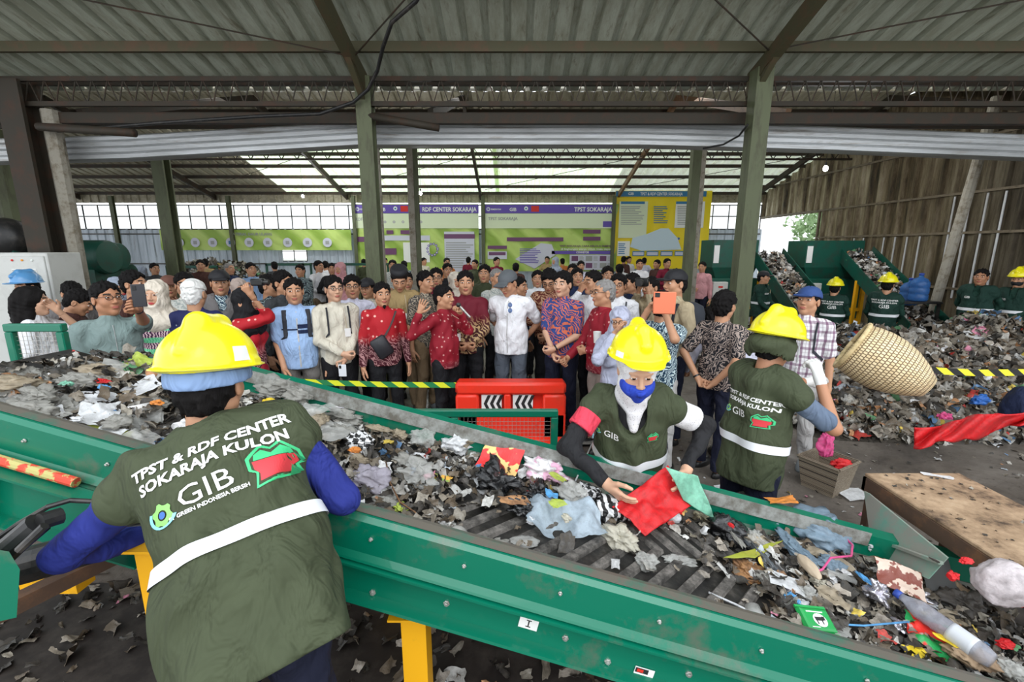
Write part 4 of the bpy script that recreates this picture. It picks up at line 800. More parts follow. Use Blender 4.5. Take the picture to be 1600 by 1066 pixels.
SH = {
 'redbatik': batik('red_batik', (.42, .012, .02), (.80, .42, .36), (.07, .01, .018), (.42, .22, .22), 1.10, 15, 6),
 'redbatik2': batik('dark_red_batik', (.26, .010, .022), (.62, .30, .28), (.06, .01, .02), (.35, .18, .18), .85, 19, 6),
 'maroongold': batik('maroon_gold_batik', (.14, .008, .02), (.14, .008, .02), (.055, .012, .012), (.50, .34, .17), 1.16, 10, 4),
 'brownbatik': batik('brown_batik', (.18, .035, .02), (.55, .30, .16), (.14, .03, .02), (.50, .30, .18), 1.6, 16, 5),
 'greybatik': batik('grey_brown_batik', (.10, .09, .07), (.35, .28, .2), (.06, .055, .05), (.38, .32, .24), 2.0, 16, 7),
 'bluered': batik('blue_orange_batik', (.03, .06, .20), (.6, .2, .1), (.03, .06, .22), (.62, .15, .08), 2.0, 12, 5),
 'bluebatik': batik('blue_white_batik', (.02, .06, .12), (.7, .8, .85), (.015, .05, .09), (.58, .70, .72), 2.0, 18, 8),
 'blackfloral': batik('black_floral_batik', (.010, .010, .013), (.4, .25, .2), (.012, .012, .016), (.38, .30, .26), 2.0, 12, 8),
 'darkbatik': batik('dark_teal_batik', (.02, .035, .045), (.3, .4, .4), (.015, .02, .03), (.25, .33, .33), 2.0, 14, 6),
 'navystar': batik('navy_star_print', (.010, .014, .075), (.55, .58, .70), (.01, .015, .09), (.25, .30, .5), 1.12, 11, 4, .12),
 'lightbatik': batik('pale_batik', (.55, .56, .52), (.3, .35, .33), (.55, .56, .52), (.32, .36, .34), 2.0, 15, 6),
 'white': solid('white_cotton', (.82, .83, .86)), 'lilac': solid('lilac_white_cotton', (.62, .62, .74)), 'blue': solid('light_blue_cotton', (.33, .48, .74)), 'beige': solid('beige_cotton', (.62, .58, .48)), 'khaki': solid('khaki_cotton', (.36, .26, .12)), 'khakil': solid('pale_khaki_cotton', (.45, .37, .24)),
 'sage': solid('sage_grey_cotton', (.20, .27, .26)), 'brown': solid('brown_cotton', (.07, .03, .025)), 'black': solid('black_cotton', (.018, .018, .02)), 'greyvest': solid('grey_vest_cotton', (.17, .16, .16)), 'navy': solid('navy_cotton', (.015, .025, .07)), 'charcoal': solid('charcoal_cotton', (.05, .055, .06)), 'maroon': solid('maroon_cotton', (.17, .01, .03)), 'army': solid('army_green_cotton', (.05, .06, .03)),
 'orange': solid('orange_cotton', (.55, .18, .05)), 'pink': solid('pink_cotton', (.6, .3, .32)), 'greenw': solid('dark_green_work_cotton', (.012, .045, .032)), 'lilach': solid('lilac_grey_cloth', (.42, .44, .56)), 'creamh': solid('cream_cloth', (.70, .63, .53)), 'beigeh': solid('dusty_beige_cloth', (.50, .40, .35)), 'greyh': solid('blue_grey_cloth', (.33, .38, .47)), 'blackh': solid('black_cloth', (.012, .012, .014)), 'sky': solid('sky_blue_cotton', (.25, .38, .6)),
 'denimgrey': solid('blue_grey_shirt', (.12, .16, .23)), 'bluesleeve': solid('royal_blue_cloth', (.02, .03, .20)), 'redcloth': solid('coral_red_cotton', (.75, .06, .10))}
m = mat('striped_knit', (.1, .4, .2), .85); g = NG(m); s_ = g.sep(g.co()); w = g.math('FRACT', g.math('MULTIPLY', s_[2], 9.5)); zig = g.wave(g.mp(g.co(), (1, 1, 3)), 14, 'X', 6)
g.col(g.mix(g.ramp(w, [(0, (0, 0, 0)), (.42, (0, 0, 0)), (.46, (1, 1, 1)), (.95, (1, 1, 1))], 'CONSTANT'), g.ramp(zig, [(.5, (.10, .52, .24)), (.8, (.25, .62, .40))]), g.ramp(zig, [(.3, (.035, .015, .05)), (.55, (.40, .10, .20)), (.8, (.62, .5, .5))]))); SH['stripe'] = m
m = mat('plaid_cotton', (.8, .8, .8), .8); g = NG(m); s_ = g.sep(g.co()); fx = g.math('FRACT', g.math('MULTIPLY', g.math('ADD', s_[0], g.math('MULTIPLY', s_[1], .6)), 15)); fz = g.math('FRACT', g.math('MULTIPLY', s_[2], 13)); bx_ = g.ramp(fx, [(0, (1, 1, 1)), (.3, (0, 0, 0)), (.62, (.5,)*3), (.7, (0, 0, 0))], 'CONSTANT'); bz_ = g.ramp(fz, [(0, (1, 1, 1)), (.3, (0, 0, 0)), (.62, (.4,)*3), (.7, (0, 0, 0))], 'CONSTANT')
c1 = g.mix(g.math('MULTIPLY', bx_, .7), (.80, .79, .80), (.13, .02, .09)); g.col(g.mix(g.math('MULTIPLY', bz_, .6), c1, (.13, .02, .10))); SH['plaid'] = m
m = mat('white_dotted_cloth', (.72, .72, .72), .85); g = NG(m); g.col(g.mix(g.ramp(g.voro(g.co(), 110), [(.12, (1, 1, 1)), (.25, (0, 0, 0))]), (.76, .75, .76), (.16, .15, .17))); g.bump(g.noise(g.co(), 12, 3), .4, .02); SH['dotted'] = m
TR = {'black': solid('black_trousers', (.010, .010, .012)), 'grey': solid('grey_trousers', (.16, .15, .14)), 'slate': solid('slate_trousers', (.085, .10, .125)), 'khaki': solid('khaki_trousers', (.24, .17, .10)), 'navy': solid('navy_trousers', (.010, .012, .028)), 'taupe': solid('taupe_trousers', (.28, .23, .20)), 'pale': solid('pale_grey_trousers', (.42, .41, .40))}
m_shoe = mat('shoe_black', (.012, .012, .012), .35); m_shoeg = mat('shoe_grey', (.20, .22, .23), .6); m_sole = mat('shoe_sole', (.7, .7, .68), .6)
m_helm = mat('helmet_yellow', (.90, .80, .01), .28, coat=.4); m_helmb = mat('helmet_blue', (.10, .30, .58), .3, coat=.4); m_vest = solid('vest_olive', (.054, .066, .035)); m_vestd = solid('vest_dark_green', (.012, .04, .03)); m_refl = mat('reflective_tape', (.80, .82, .85), .35)
m_glove = mat_film('thin_glove', (.80, .62, .52), .92, .4, .2); m_dark = mat('glasses_frame', (.012, .012, .012), .3)
# ---------------------------------------------------------------- the figure
def RX(a): c, s = math.cos(a), math.sin(a); return np.array([[1, 0, 0], [0, c, -s], [0, s, c]])
def RZ(a): c, s = math.cos(a), math.sin(a); return np.array([[c, -s, 0], [s, c, 0], [0, 0, 1]])
def RY(a): c, s = math.cos(a), math.sin(a); return np.array([[c, 0, s], [0, 1, 0], [-s, 0, c]])
def ik(sh, tgt, l1, l2, pole):
    sh = np.array(sh, float); tgt = np.array(tgt, float); d = tgt-sh; L = np.linalg.norm(d); mx = (l1+l2)*.995
    if L > mx: tgt = sh+d/L*mx; d = tgt-sh; L = mx
    a = (l1*l1-l2*l2+L*L)/(2*L); hh = math.sqrt(max(l1*l1-a*a, 0)); n = d/L; p = np.array(pole, float); p = p-n*(p@n); p /= np.linalg.norm(p)+1e-9
    return sh+n*a+p*hh, tgt
# arm presets: wrist position in the chest frame relative to the shoulder joint (x outward, y forward is negative, z), pole, hand pose
ARMS = {'down': ((.07, -.02, -.53), (.3, 1, 0), 'relax'), 'fwd': ((-.02, -.12, -.50), (.4, 1, 0), 'relax'), 'clasp': ((-.15, -.20, -.40), (1, .5, -.2), 'grip'), 'clasplow': ((-.16, -.18, -.46), (1, .5, -.2), 'grip'),
 'back': ((-.08, .17, -.42), (1, .6, 0), 'grip'), 'phone': ((-.05, -.36, .05), (.7, .3, -1), 'grip'), 'phonehi': ((-.07, -.33, .14), (.6, .2, -1), 'grip'), 'mouth': ((-.14, -.17, .12), (.7, 0, -1), 'relax'), 'mic': ((-.06, -.26, -.05), (.6, .4, -1), 'grip'),
 'point': ((.03, -.42, -.12), (.6, .3, -1), 'open'), 'out': ((.36, -.16, .0), (.2, .5, -1), 'open'), 'low': ((.0, -.28, -.42), (.6, .6, -.3), 'grip'), 'hip': ((-.06, -.20, -.30), (1, .5, -.3), 'grip'), 'reach': ((.0, -.42, -.30), (.6, .3, -.6), 'relax')}
PEOPLE = []
def person(px, py, y, face, shirt, trousers='black', hair='short', hcol=None, arms=('down', 'down'), sleeve='long', label='', group=None, fem=False, fat=0.0, hfix=None, lean=0.0, sk=0, head=(0, 0), tuck=False, res=.013, acc=(), band=None, hat=None, hatcol=None, coarse=False, shoe=None, wid=1.0, world=None, nofeet=False, collar=True, headscale=1.06, seed=None, roll=0.0, twist=0.0, zfit=None, low=-.14, cuts=True, turn=0, gloves=None, hat_tilt=0.0):
    """px, py is the photo pixel of the top of the head at depth y; face is the heading in degrees (0 looks at the photographer, + turns to photo right)."""
    top = at_y(px, py, y); seed = seed if seed is not None else int(px*13+py)
    L = math.radians(lean); hx, hy = head; rt = thing('person', label, 'person', (0, 0, 0), group=group)
    TR_ = RZ(math.radians(twist))@RY(math.radians(roll))@RX(L); pel = np.array((0, 0, .92)); T = lambda p: pel + TR_@np.array(p, float)
    nk = T((0, -.01, .55)); hR = RZ(math.radians(hy))@RX(L*.5+math.radians(hx)); hc = T((0, .0, .53)) + hR@np.array((0, -.018-.02*math.sin(L), .120))
    htop = hc+hR@np.array((0, .01, .124+({'helmet': .06, 'peci': .03}.get(hat, .008) if hat else (.012 if hair else 0))))*headscale
    S = (hfix/1.70) if hfix else top.z/htop[2]; hgt = S*1.7
    rz_ = math.radians(face+(0 if zfit else math.degrees(math.atan((800-px)/711)))); PEOPLE.append((label[:40], round(S*1.7, 2), round(y, 1)))
    if world is None: loc = (top.x - (RZ(rz_)@np.array((htop[0], htop[1], 0)))[0]*S, y - (RZ(rz_)@np.array((htop[0], htop[1], 0)))[1]*S, 0)
    else: loc = world
    if zfit: loc = (loc[0], loc[1], top.z-htop[2]*S)
    R3i = Matrix.Rotation(-rz_, 3, 'Z'); to_l = lambda P: np.array(R3i@(Vector(P)-Vector(loc)))/S
    rt.location = loc; rt.rotation_euler = (0, 0, rz_); rt.scale = (S, S, S)
    w = wid*(.90 if fem else .96); rr = random.Random(seed); hands = []
    arm = []
    for i, s in enumerate((-1, 1)):                     # -1 is the person's right arm
        spec = arms[i]; sh = T((s*.178*w, .0, .43)); l1, l2 = .285, .255
        if isinstance(spec, str): off, pole, hp = ARMS[spec]; tgt = sh + (RX(L*.6) if lean < 35 else np.eye(3))@np.array((s*off[0], off[1], off[2])); pole = (s*pole[0], pole[1], pole[2])
        else:
            P_, pole, hp = spec; tgt = to_l(P_); d_ = tgt-sh; tgt = tgt-d_/np.linalg.norm(d_)*.07; pole = np.array(R3i@Vector(pole))
        el, wr = ik(sh, tgt, l1, l2, pole); arm.append((sh, el, wr, hp, s))
    leg = []
    for s in (-1, 1):
        st = rr.uniform(-.03, .05); leg.append((np.array((s*.088, 0, .90)), np.array((s*.10, -.02+st*.5, .48)), np.array((s*(.105+rr.uniform(0, .02)), .02+st, .075)), s))
    lo = np.array((-.45*w-.1, -.62, 0)); hi = np.array((.45*w+.1, .50, 1.55))
    allp = np.array([p for a in arm for p in a[:3]]+[hc]); lo = np.minimum(lo*0+allp.min(0)-.14, (-.30, -.25, 0)); hi = np.maximum(allp.max(0)+.14, (.30, .25, 1.45))
    # skin body
    B = Field(lo, (hi[0], hi[1], hc[2]+.02), res)
    B.ell(T((0, .0, .02)), (.13*w, .085, .12), .03).ell(T((0, .0, .18)), (.115*w, .08+fat*.6, .16), .05).ell(T((0, .0, .34)), (.13*w, .085, .15), .05, R=TR_).cone(T((-.13*w, 0, .45)), T((.13*w, 0, .45)), .04, .04, .04)
    B.cone(T((0, .01, .44)), hc+hR@np.array((0, .03, -.13)), .054, .053, .03)
    for sh, el, wr, hp, s in arm: (B.cone(sh, el, .036, .030, .02).cone(el, wr, .028, .0235, .015) if sleeve == 'long' else B.cone(sh, el, .042, .036, .02).cone(el, wr, .037, .0255, .015))
    for a, k_, f, s in leg: B.cone(a, k_, .060, .038, .03).cone(k_, f, .038, .034, .02).cone(f, f+np.array((0, -.10, -.045)), .035, .025, .01)
    V, Q = B.mesh(); V = relax(V, Q, 1, .4); mi = np.zeros(len(Q), int)
    Hd = HEADC if coarse else HEAD
    if fem: Hd = (Hd[0], Hd[1], np.where(Hd[2] == 1, 0, Hd[2]))
    parts = [(V, Q, mi), ((Hd[0]*headscale)@hR.T+hc, Hd[1], Hd[2])]
    for sh, el, wr, hp, s in arm:
        d = wr-el; d /= np.linalg.norm(d); zz = -d; pal = np.array((-s, 0, 0.)) if abs(d[0]) < .8 else np.array((0, -1., 0)); pal = pal-zz*(pal@zz)
        if np.linalg.norm(pal) < .1: pal = np.array((0, 1., 0))-zz*zz[1]
        pal /= np.linalg.norm(pal); xx = -pal; yy = np.cross(zz, xx); Hm = (HANDC if coarse else HANDS)[hp]; hv = Hm[0].copy(); hq = Hm[1]
        if s > 0: pass
        else: hv[:, 1] *= -1; hq = hq[:, ::-1]; 
        M3 = np.stack([xx, yy, zz], 1)
        # thumb points to the front or upward
        tv = M3@np.array((0, -1. if s > 0 else 1., 0))
        if tv@np.array((0, -1, .4)) < 0: hv[:, 1] *= -1; hq = hq[:, ::-1]
        parts.append((hv@M3.T+wr, hq, np.full(len(hq), 5 if gloves else 0))); hands.append((wr+d*.09, M3, d))
    n0 = 0; VV = []; QQ = []; MI = []
    for v, q, m_ in parts: VV.append(v); QQ.append(q+n0); MI.append(m_); n0 += len(v)
    mesh_obj('body', np.concatenate(VV), np.concatenate(QQ), [skin(sk), m_brow, m_lip if not fem else mat('lips_red', (.5, .06, .07), .4), m_eye, m_iris]+([gloves] if gloves else []), rt, True, np.concatenate(MI))
    # shirt
    hem = -.10 if not tuck else -.02
    Fs = Field(lo, (hi[0], hi[1], hc[2]-.06), res)
    Fs.ell(T((0, .0, -.01)), (.178*w, .125+fat, .34), .03, R=TR_).ell(T((0, -.005-fat*.6, .15)), (.160*w+fat*.5, .118+fat, .18), .06, R=TR_).ell(T((0, .0, .33)), (.172*w, .118+fat*.5, .165), .05, R=TR_).cone(T((-.145*w, .005, .445)), T((.145*w, .005, .445)), .058, .058, .05)
    if fem and 'vest' not in acc: Fs.ell(T((.07, -.09, .30)), (.07, .06, .07), .04).ell(T((-.07, -.09, .30)), (.07, .06, .07), .04)
    if collar: Fs.cone(T((0, .012, .47)), T((0, -.004, .505)), .068, .062, .02)
    for sh, el, wr, hp, s in arm:
        if sleeve == 'none': Fs.cone(sh, sh+(el-sh)*.15, .066, .062, .02)
        elif sleeve == 'short': Fs.cone(sh, sh+(el-sh)*.78, .062, .060, .03); d = (el-sh)/np.linalg.norm(el-sh)
        else: Fs.cone(sh, el, .060, .053, .03).cone(el, el+(wr-el)*.93, .052, .038, .02)
    Fs.ripple(.007, 44, seed, 5, .4)
    if 'vest' in acc: Fs.f += .005
    Fs.plane(T((0, 0, hem)), TR_@np.array((0, .05, -1)), .004)
    Vs, Qs = Fs.mesh(); Vs = relax(Vs, Qs, 1, .4); so = mesh_obj('shirt', Vs, Qs, SH[shirt] if isinstance(shirt, str) else shirt, rt)
    # trousers
    tm = TR[trousers] if isinstance(trousers, str) else trousers
    if not nofeet or True:
        Ft = Field((-.30, -.26, .02), (.30, .28, 1.02), res+.002); Ft.ell((0, 0, .92), (.155*w, .112+fat*.7, .13), .03)
        if fem: Ft.cone((0, 0, .85), (0, 0, .22), .15, .19, .05)
        for a, k_, f, s in leg: Ft.cone(a-np.array((0, 0, .04)), k_, .092, .066, .03).cone(k_, f, .066, .060, .02)
        Ft.ripple(.008, 40, seed+1, 5, .35).plane((0, 0, .07), (0, 0, -1), .003).plane((0, 0, .99), (0, 0, 1)); Vt, Qt = Ft.mesh(); mesh_obj('skirt' if fem else 'trousers', relax(Vt, Qt, 1, .4), Qt, tm, rt)
        for a, k_, f, s in leg:
            mb = MB(); x0, y0 = f[0], f[1]; mb.rings([[(x0+cx*sx_, y0-.07+cy*sy_, z) for cx, cy in [(math.cos(t), math.sin(t)) for t in np.linspace(0, 2*math.pi, 13)[:-1]]] for sx_, sy_, z in ((.046, .125, 0), (.050, .130, .015), (.046, .120, .04), (.036, .075, .075))])
            mesh_obj('shoe', mb.V, mb.F, shoe or m_shoe, rt, True)
    Mh = Matrix([list(hR[i])+[hc[i]] for i in range(3)]+[[0, 0, 0, 1]]) @ Matrix.Scale(headscale, 4)
    hk = hcol or m_hairb
    if hair: part_shared('headscarf' if 'hijab' in hair else 'hair', (hair, coarse), ht(hair, coarse), [hk], rt, Mh)
    if hat:
        nm = {'helmet': 'helmet', 'cap': 'cap', 'peci': 'cap', 'skullcap': 'cap'}[hat]; Mt = Mh.copy()
        if hat == 'helmet': Mt = Mh @ Matrix.Translation((0, 0, .012+abs(hat_tilt)*.0022)) @ Matrix.Rotation(math.radians(hat_tilt), 4, 'X'); person.Mhat = Mt
        part_shared(nm, (hat, coarse), ht(hat, coarse), [hatcol or mat('cap_black', (.015, .015, .018), .7)], rt, Mt)
    if 'liner' in acc: part_shared('helmet_liner', ('liner', False), ht('liner', False), [solid('liner_blue', (.20, .30, .50))], rt, Mh)
    if 'flap' in acc: part_shared('neck_flap', ('neck_flap', False), ht('neck_flap', False), [m_vest], rt, Mh)
    if 'mask' in acc: part_shared('face_mask', ('mask', coarse), ht('mask', coarse), [mat('mask_black', (.015, .015, .017), .8)], rt, Mh)
    if 'mask_blue' in acc: part_shared('face_mask', ('mask', False), ht('mask_big', False), [solid('mask_blue_cloth', (.03, .07, .50))], rt, Mh)
    if 'beard' in acc: part_shared('beard', ('beard', coarse), ht('beard', coarse), [m_hairb], rt, Mh)
    if 'glasses' in acc:
        mb = MB()
        for s in (1, -1):
            mb.tube([(s*.031+.021*math.cos(t), -.102, .010+.017*math.sin(t)) for t in np.linspace(0, 2*math.pi, 13)], .0022, 5).tube([(s*.052, -.100, .014), (s*.074, -.04, .014), (s*.078, .01, .006)], .002, 5)
        mb.tube([(-.010, -.104, .012), (.010, -.104, .012)], .0022, 5); o = mb.build('glasses', m_dark, rt); o.matrix_local = Mh
    surf = None
    if any(a in acc for a in ('backpack', 'sling', 'badge', 'placket', 'vest')) or band:
        surf = BVHTree.FromPolygons([tuple(v) for v in Vs], [tuple(q) for q in Qs])
    TM = Matrix([list(TR_[i])+[pel[i]] for i in range(3)]+[[0, 0, 0, 1]])
    def wrap(pts, off, dirv=(0, 1, 0)):                  # lay chest-frame points on the shirt
        out = []
        for p in pts:
            P = TM@Vector(p); dv = (TM.to_3x3()@Vector(dirv)).normalized(); hit = surf.ray_cast(P-dv*.5, dv, 1.0)[0]; out.append((hit-dv*off) if hit else P)
        return out
    if 'placket' in acc:
        pts = wrap([(0, 0, z) for z in np.linspace(.46, hem+.02, 9)], .001); MB().tube(pts, .007, 6, .3).build('placket', solid('placket_'+(shirt if isinstance(shirt, str) else 'x'), (.5, .5, .5)), rt)
    if 'backpack' in acc:
        mb = MB(); 
        for s in (1, -1):
            mb.tube(wrap([(s*.105, 0, z) for z in (.475, .43, .38, .30, .22)], .006)+[TM@Vector((s*.17, -.02, .15))], .022, 6, .35)
        bp = mb.build('backpack_strap', mat('strap_black', (.02, .022, .03), .7), rt); P = TM@Vector((0, .20, .25))
        MB().rings([[(P.x+cx*.15*q, P.y+cy*.085*q-.02, P.z+z) for cx, cy in [(max(-1, min(1, 1.25*math.cos(t))), max(-1, min(1, 1.25*math.sin(t)))) for t in np.linspace(0, 2*math.pi, 17)[:-1]]] for q, z in ((.8, -.2), (1, -.17), (1, .12), (.85, .19), (.4, .22))]).build('backpack', mat('pack_charcoal', (.03, .035, .045), .75), rt, True)
    if 'sling' in acc:
        pts = wrap([(.12, 0, .475), (.07, 0, .38), (.0, 0, .26), (-.07, 0, .16), (-.12, 0, .10)], .006); o = MB().tube(pts, .014, 6, .35).build('sling_strap', mat('strap_brown', (.05, .035, .035), .6), rt)
        P = wrap([(-.06, 0, .12)], .02)[0]; mb = MB(); mb.M = Matrix.Translation(P) @ Matrix.Rotation(-.5, 4, 'Y'); mb.box(-.085, .085, -.03, .03, -.12, .11, .02).build('sling_bag', mat('bag_black', (.025, .025, .03), .45), rt, True)
    if 'badge' in acc:
        pts = wrap([(.05, 0, .46), (.06, 0, .36), (.07, 0, .25)], .004); o = MB().tube(pts, .0035, 5).build('lanyard', mat('lanyard_tan', (.5, .42, .3), .7), rt)
        P = wrap([(.07, 0, .22)], .008)[0]; MB().box(P.x-.03, P.x+.03, P.y-.003, P.y, P.z-.045, P.z+.04).build('id_card', m_white, rt)
    if 'watch' in acc:
        for sh, el, wr, hp, s in arm[1:]: MB().tube([wr-(wr-el)*.06, wr-(wr-el)*.0], .031, 10).build('watch', m_dark, rt)
    if 'vest' in acc:
        Fv = Field((lo[0], lo[1], .3), (hi[0], hi[1], hc[2]-.06), res); q = .028
        Fv.ell(T((0, .0, -.01)), (.182*w+q, .128+fat+q, .40), .03, R=TR_).ell(T((0, -.005-fat*.6, .15)), (.160*w+fat*.5+q, .118+fat+q, .18), .06, R=TR_).ell(T((0, .0, .33)), (.172*w+q, .118+fat*.5+q, .165+q), .05, R=TR_).cone(T((-.145*w, .005, .445)), T((.145*w, .005, .445)), .058+q, .058+q, .05)
        Fv.cone(T((0, .04, .55)), T((0, -.15, .38)), .07 if not fem else .10, .045 if not fem else .06, .01, 's'); Fv.ripple(.015, 24, seed+5, 6, .6); Fv.plane(T((0, 0, low)), TR_@np.array((0, 0, -1)), .004); Fv.cone(T((-.012, -.30, .5)), T((-.012, -.1, -.2)), .012, .012, .0, 's')
        for sh, el, wr, hp, s in arm: Fv.cone(sh-np.array((s*.03, 0, 0)), sh+(el-sh)*.16, .083, .078, .03)
        Fv.cone(T((-.012, -.30, .5)), T((-.012, -.1, -.2)), .008, .008, .0, 's')
        Vv, Qv = Fv.mesh(); Vv = relax(Vv, Qv, 1, .4); vm = band or m_vest; vo = mesh_obj('vest', Vv, Qv, vm, rt); surf = BVHTree.FromPolygons([tuple(v) for v in Vv], [tuple(q) for q in Qv])
        rt['_v'] = 1; person.vest = (vo, surf, TM, rt, w)
    for k_ in list(rt.keys()):
        if k_ == '_v': del rt['_v']
    R3 = Matrix.Rotation(rz_, 3, 'Z'); Lc = Vector(loc)
    person.hands = [(Lc + R3@Vector(hp_)*S, R3@Vector(hd)) for hp_, hm, hd in hands]; person.S = S; person.surf = surf; person.TM = TM; person.head = Lc+R3@Vector(hc)*S; person.rt = rt; person.arm = arm; person.Mh = Mh
    return rt
def strip_on(vo, surf, TM, z0, z1, a0=0, a1=360, m=None, off=.006, name='reflective_band', n=72, zt=0.0):   # band around the vest between two chest heights
    V = []; F = []; ok = []
    for i in range(n+1):
        a = math.radians(a0+(a1-a0)*i/n); dv = Vector((math.sin(a), -math.cos(a), 0))
        for z in (z0, z1):
            P = TM@Vector((0, 0, z+zt*math.sin(a))); d3 = TM.to_3x3()@dv; h_ = surf.ray_cast(P+d3*.6, -d3, .6); V.append((h_[0]+d3*off) if h_[0] else None)
    W_ = []; mp = {}
    for i, v in enumerate(V):
        if v is not None: mp[i] = len(W_); W_.append(v)
    for i in range(n):
        q = (2*i, 2*i+2, 2*i+3, 2*i+1)
        if all(x in mp for x in q): F.append(tuple(mp[x] for x in q))
    return mesh_obj(name, W_, F, m or m_refl, vo, True)
def lettering_on(vo, surf, TM, txt, cx, cz, size, m, back=True, bold=.02, off=.0035, sx=1.0, shear=0, name='lettering', rot=0.0, shape=None):
    V, F = shape if shape else text_mesh(txt, size, bold, sx=sx, shear=shear, align='CENTER'); out = []; sg = -1 if back else 1; cr, sr = math.cos(rot), math.sin(rot)
    dv = (TM.to_3x3()@Vector((0, sg, 0))).normalized()
    for v in V:
        x = v.x*cr-v.y*sr; z = v.x*sr+v.y*cr; P = TM@Vector(((cx+x)*(-1 if back else 1)*1.0, 0, cz+z))
        h_ = surf.ray_cast(P-dv*.6, dv, .6); out.append((h_[0]-dv*off) if h_[0] else P-dv*.15)
    return mesh_obj(name, out, F if not back else [tuple(reversed(f)) for f in F], m, vo, False)

def sleeve_on(rt, i, f0, f1, r0, r1, m, name='short_sleeve', res=.006):
    sh, el, wr, hp, s = person.arm[i]; a = sh+(el-sh)*f0; b = sh+(el-sh)*f1; F = Field(np.minimum(a, b)-.12, np.maximum(a, b)+.12, res); F.cone(a, b, r0, r1, .0).ripple(.002, 40, i+3); d = (el-sh)/np.linalg.norm(el-sh); F.plane(b, d, .003); V, Q = F.mesh(); return mesh_obj(name, relax(V, Q, 1, .4), Q, m, rt)
def fill_poly(pts, ny=30, nx=14):            # fine strips across a polygon, so it can follow a curved back
    ys = [p[1] for p in pts]; y0, y1 = min(ys), max(ys); V = []; F = []
    def spans(y):
        xs = []
        for i in range(len(pts)):
            (xa, ya), (xb, yb) = pts[i], pts[(i+1) % len(pts)]
            if (ya <= y) != (yb <= y): xs.append(xa+(y-ya)/(yb-ya)*(xb-xa))
        xs.sort(); return [(xs[i], xs[i+1]) for i in range(0, len(xs)-1, 2)]
    for j in range(ny):
        ya = y0+(y1-y0)*j/ny; yb = y0+(y1-y0)*(j+1)/ny; e = (y1-y0)*.004
        sa = spans(ya+e); sb = spans(yb-e)
        if len(sa) != len(sb): sm = spans((ya+yb)/2); sa = sb = sm
        for (a0, a1), (b0, b1) in zip(sa, sb):
            k = len(V)
            for i in range(nx+1): V += [Vector((a0+(a1-a0)*i/nx, ya, 0)), Vector((b0+(b1-b0)*i/nx, yb, 0))]
            F += [(k+2*i, k+2*i+2, k+2*i+3, k+2*i+1) for i in range(nx)]
    return V, F

def helmet_label(rt, az, z, w_, h_, name='helmet_label'):      # small white sticker following the helmet's shell
    VQ = ht('helmet', False); bv = BVHTree.FromPolygons([tuple(v) for v in VQ[0]], [tuple(q) for q in VQ[1]]); V = []
    for i in range(7):
        for j in range(5):
            a = math.radians(az)+(i/6-.5)*w_/.13; d = Vector((math.sin(a), -math.cos(a), 0)); P = Vector((0, 0, z+(j/4-.5)*h_)); h = bv.ray_cast(P+d*.4, -d, .5)[0]; V.append(tuple((h+d*.0015) if h else P+d*.13))
    o = mesh_obj(name, V, [(i*5+j, (i+1)*5+j, (i+1)*5+j+1, i*5+j+1) for i in range(6) for j in range(4)], m_white, rt, True); o.matrix_local = person.Mhat; return o
# ================================================================ people
def yz(py, z=1.64): k = (533-py)/FPX; return (z-H)*(cP+k*sP)/(k*cP-sP)
capd = mat('cap_black', (.015, .015, .018), .7); capg = mat('cap_grey', (.10, .11, .12), .8); capbr = mat('cap_brown', (.16, .07, .05), .8); capbl = mat('cap_blue', (.03, .07, .22), .8); capw = solid('cap_white', (.78, .78, .76))
def hold(name, label, cat, P, rotz, mb, m, parts=()):
    t = thing(name, label, cat, tuple(P), rotz); mb.build('body', m, t, auto=40)
    for n_, b_, mm in parts: b_.build(n_, mm, t)
    return t
def phone(label, P, rotz=0, col=(.03, .03, .035), land=False, w_=.075, h_=.15, tilt=0):
    if land: w_, h_ = h_, w_
    return hold('phone', label, 'phone', P, rotz, MB().box(-w_/2, w_/2, -.005, .004, -h_/2, h_/2, .003), mat('phone_%d_%d' % (col[0]*99, col[2]*99), col, .3), [('screen', MB().box(-w_/2+.005, w_/2-.005, .004, .0052, -h_/2+.006, h_/2-.006), mat('phone_screen', (.05, .07, .1), .1)), ('camera_lens', MB().box(-w_/2+.008, -w_/2+.03, -.0075, -.005, h_/2-.04, h_/2-.01, .002), m_dark)])
Z = dict
# --- left group
person(45, 447, 3.9, 70, 'white', 'black', 'long', arms=('down', 'mouth'), sleeve='short', fem=False, wid=.9, sk=2, label='woman with long black hair in a white blouse, hand raised to her chin')
person(38, 423, 5.3, -60, 'navy', 'black', 'short', hat='helmet', hatcol=m_helmb, label='man in a blue safety helmet standing before the grey cabinet')
person(113, 440, 4.7, 20, 'brownbatik', 'black', 'short', arms=('hip', 'low'), head=(25, 0), acc=('vest',), band=SH['greyvest'], label='man in a grey vest over brown batik, looking down beside the cabinet')
person(133, 452, 4.3, 70, 'brown', 'black', 'short', head=(30, 0), label='man with bowed head half hidden behind the man in the sage shirt')
person(160, 437, 3.4, 5, 'sage', 'black', 'short', arms=('down', (at_y(214, 478, 3.05), (.5, .3, -1), 'grip')), sleeve='short', acc=('glasses', 'watch', 'placket'), head=(-4, 18), res=.010, wid=1.06, sk=1, label='man in glasses and a sage short sleeved shirt holding a phone out to the right')
phone('dark phone held up by the man in the sage shirt', at_y(217, 462, 3.0), .5)
person(180, 432, 5.2, 30, 'greyh', 'black', 'hijab', SH['greyh'], fem=True, label='woman in a blue grey headscarf between the sage shirt and the brown shirt')
person(205, 421, 4.6, 50, 'brown', 'black', 'side', label='man in a dark brown shirt behind the raised phone, in profile', acc=())
person(240, 436, 4.0, -25, 'stripe', 'black', 'hijab', SH['creamh'], fem=True, arms=('down', 'down'), sk=2, label='woman in a cream headscarf and a green and purple striped knit top', sleeve='long')
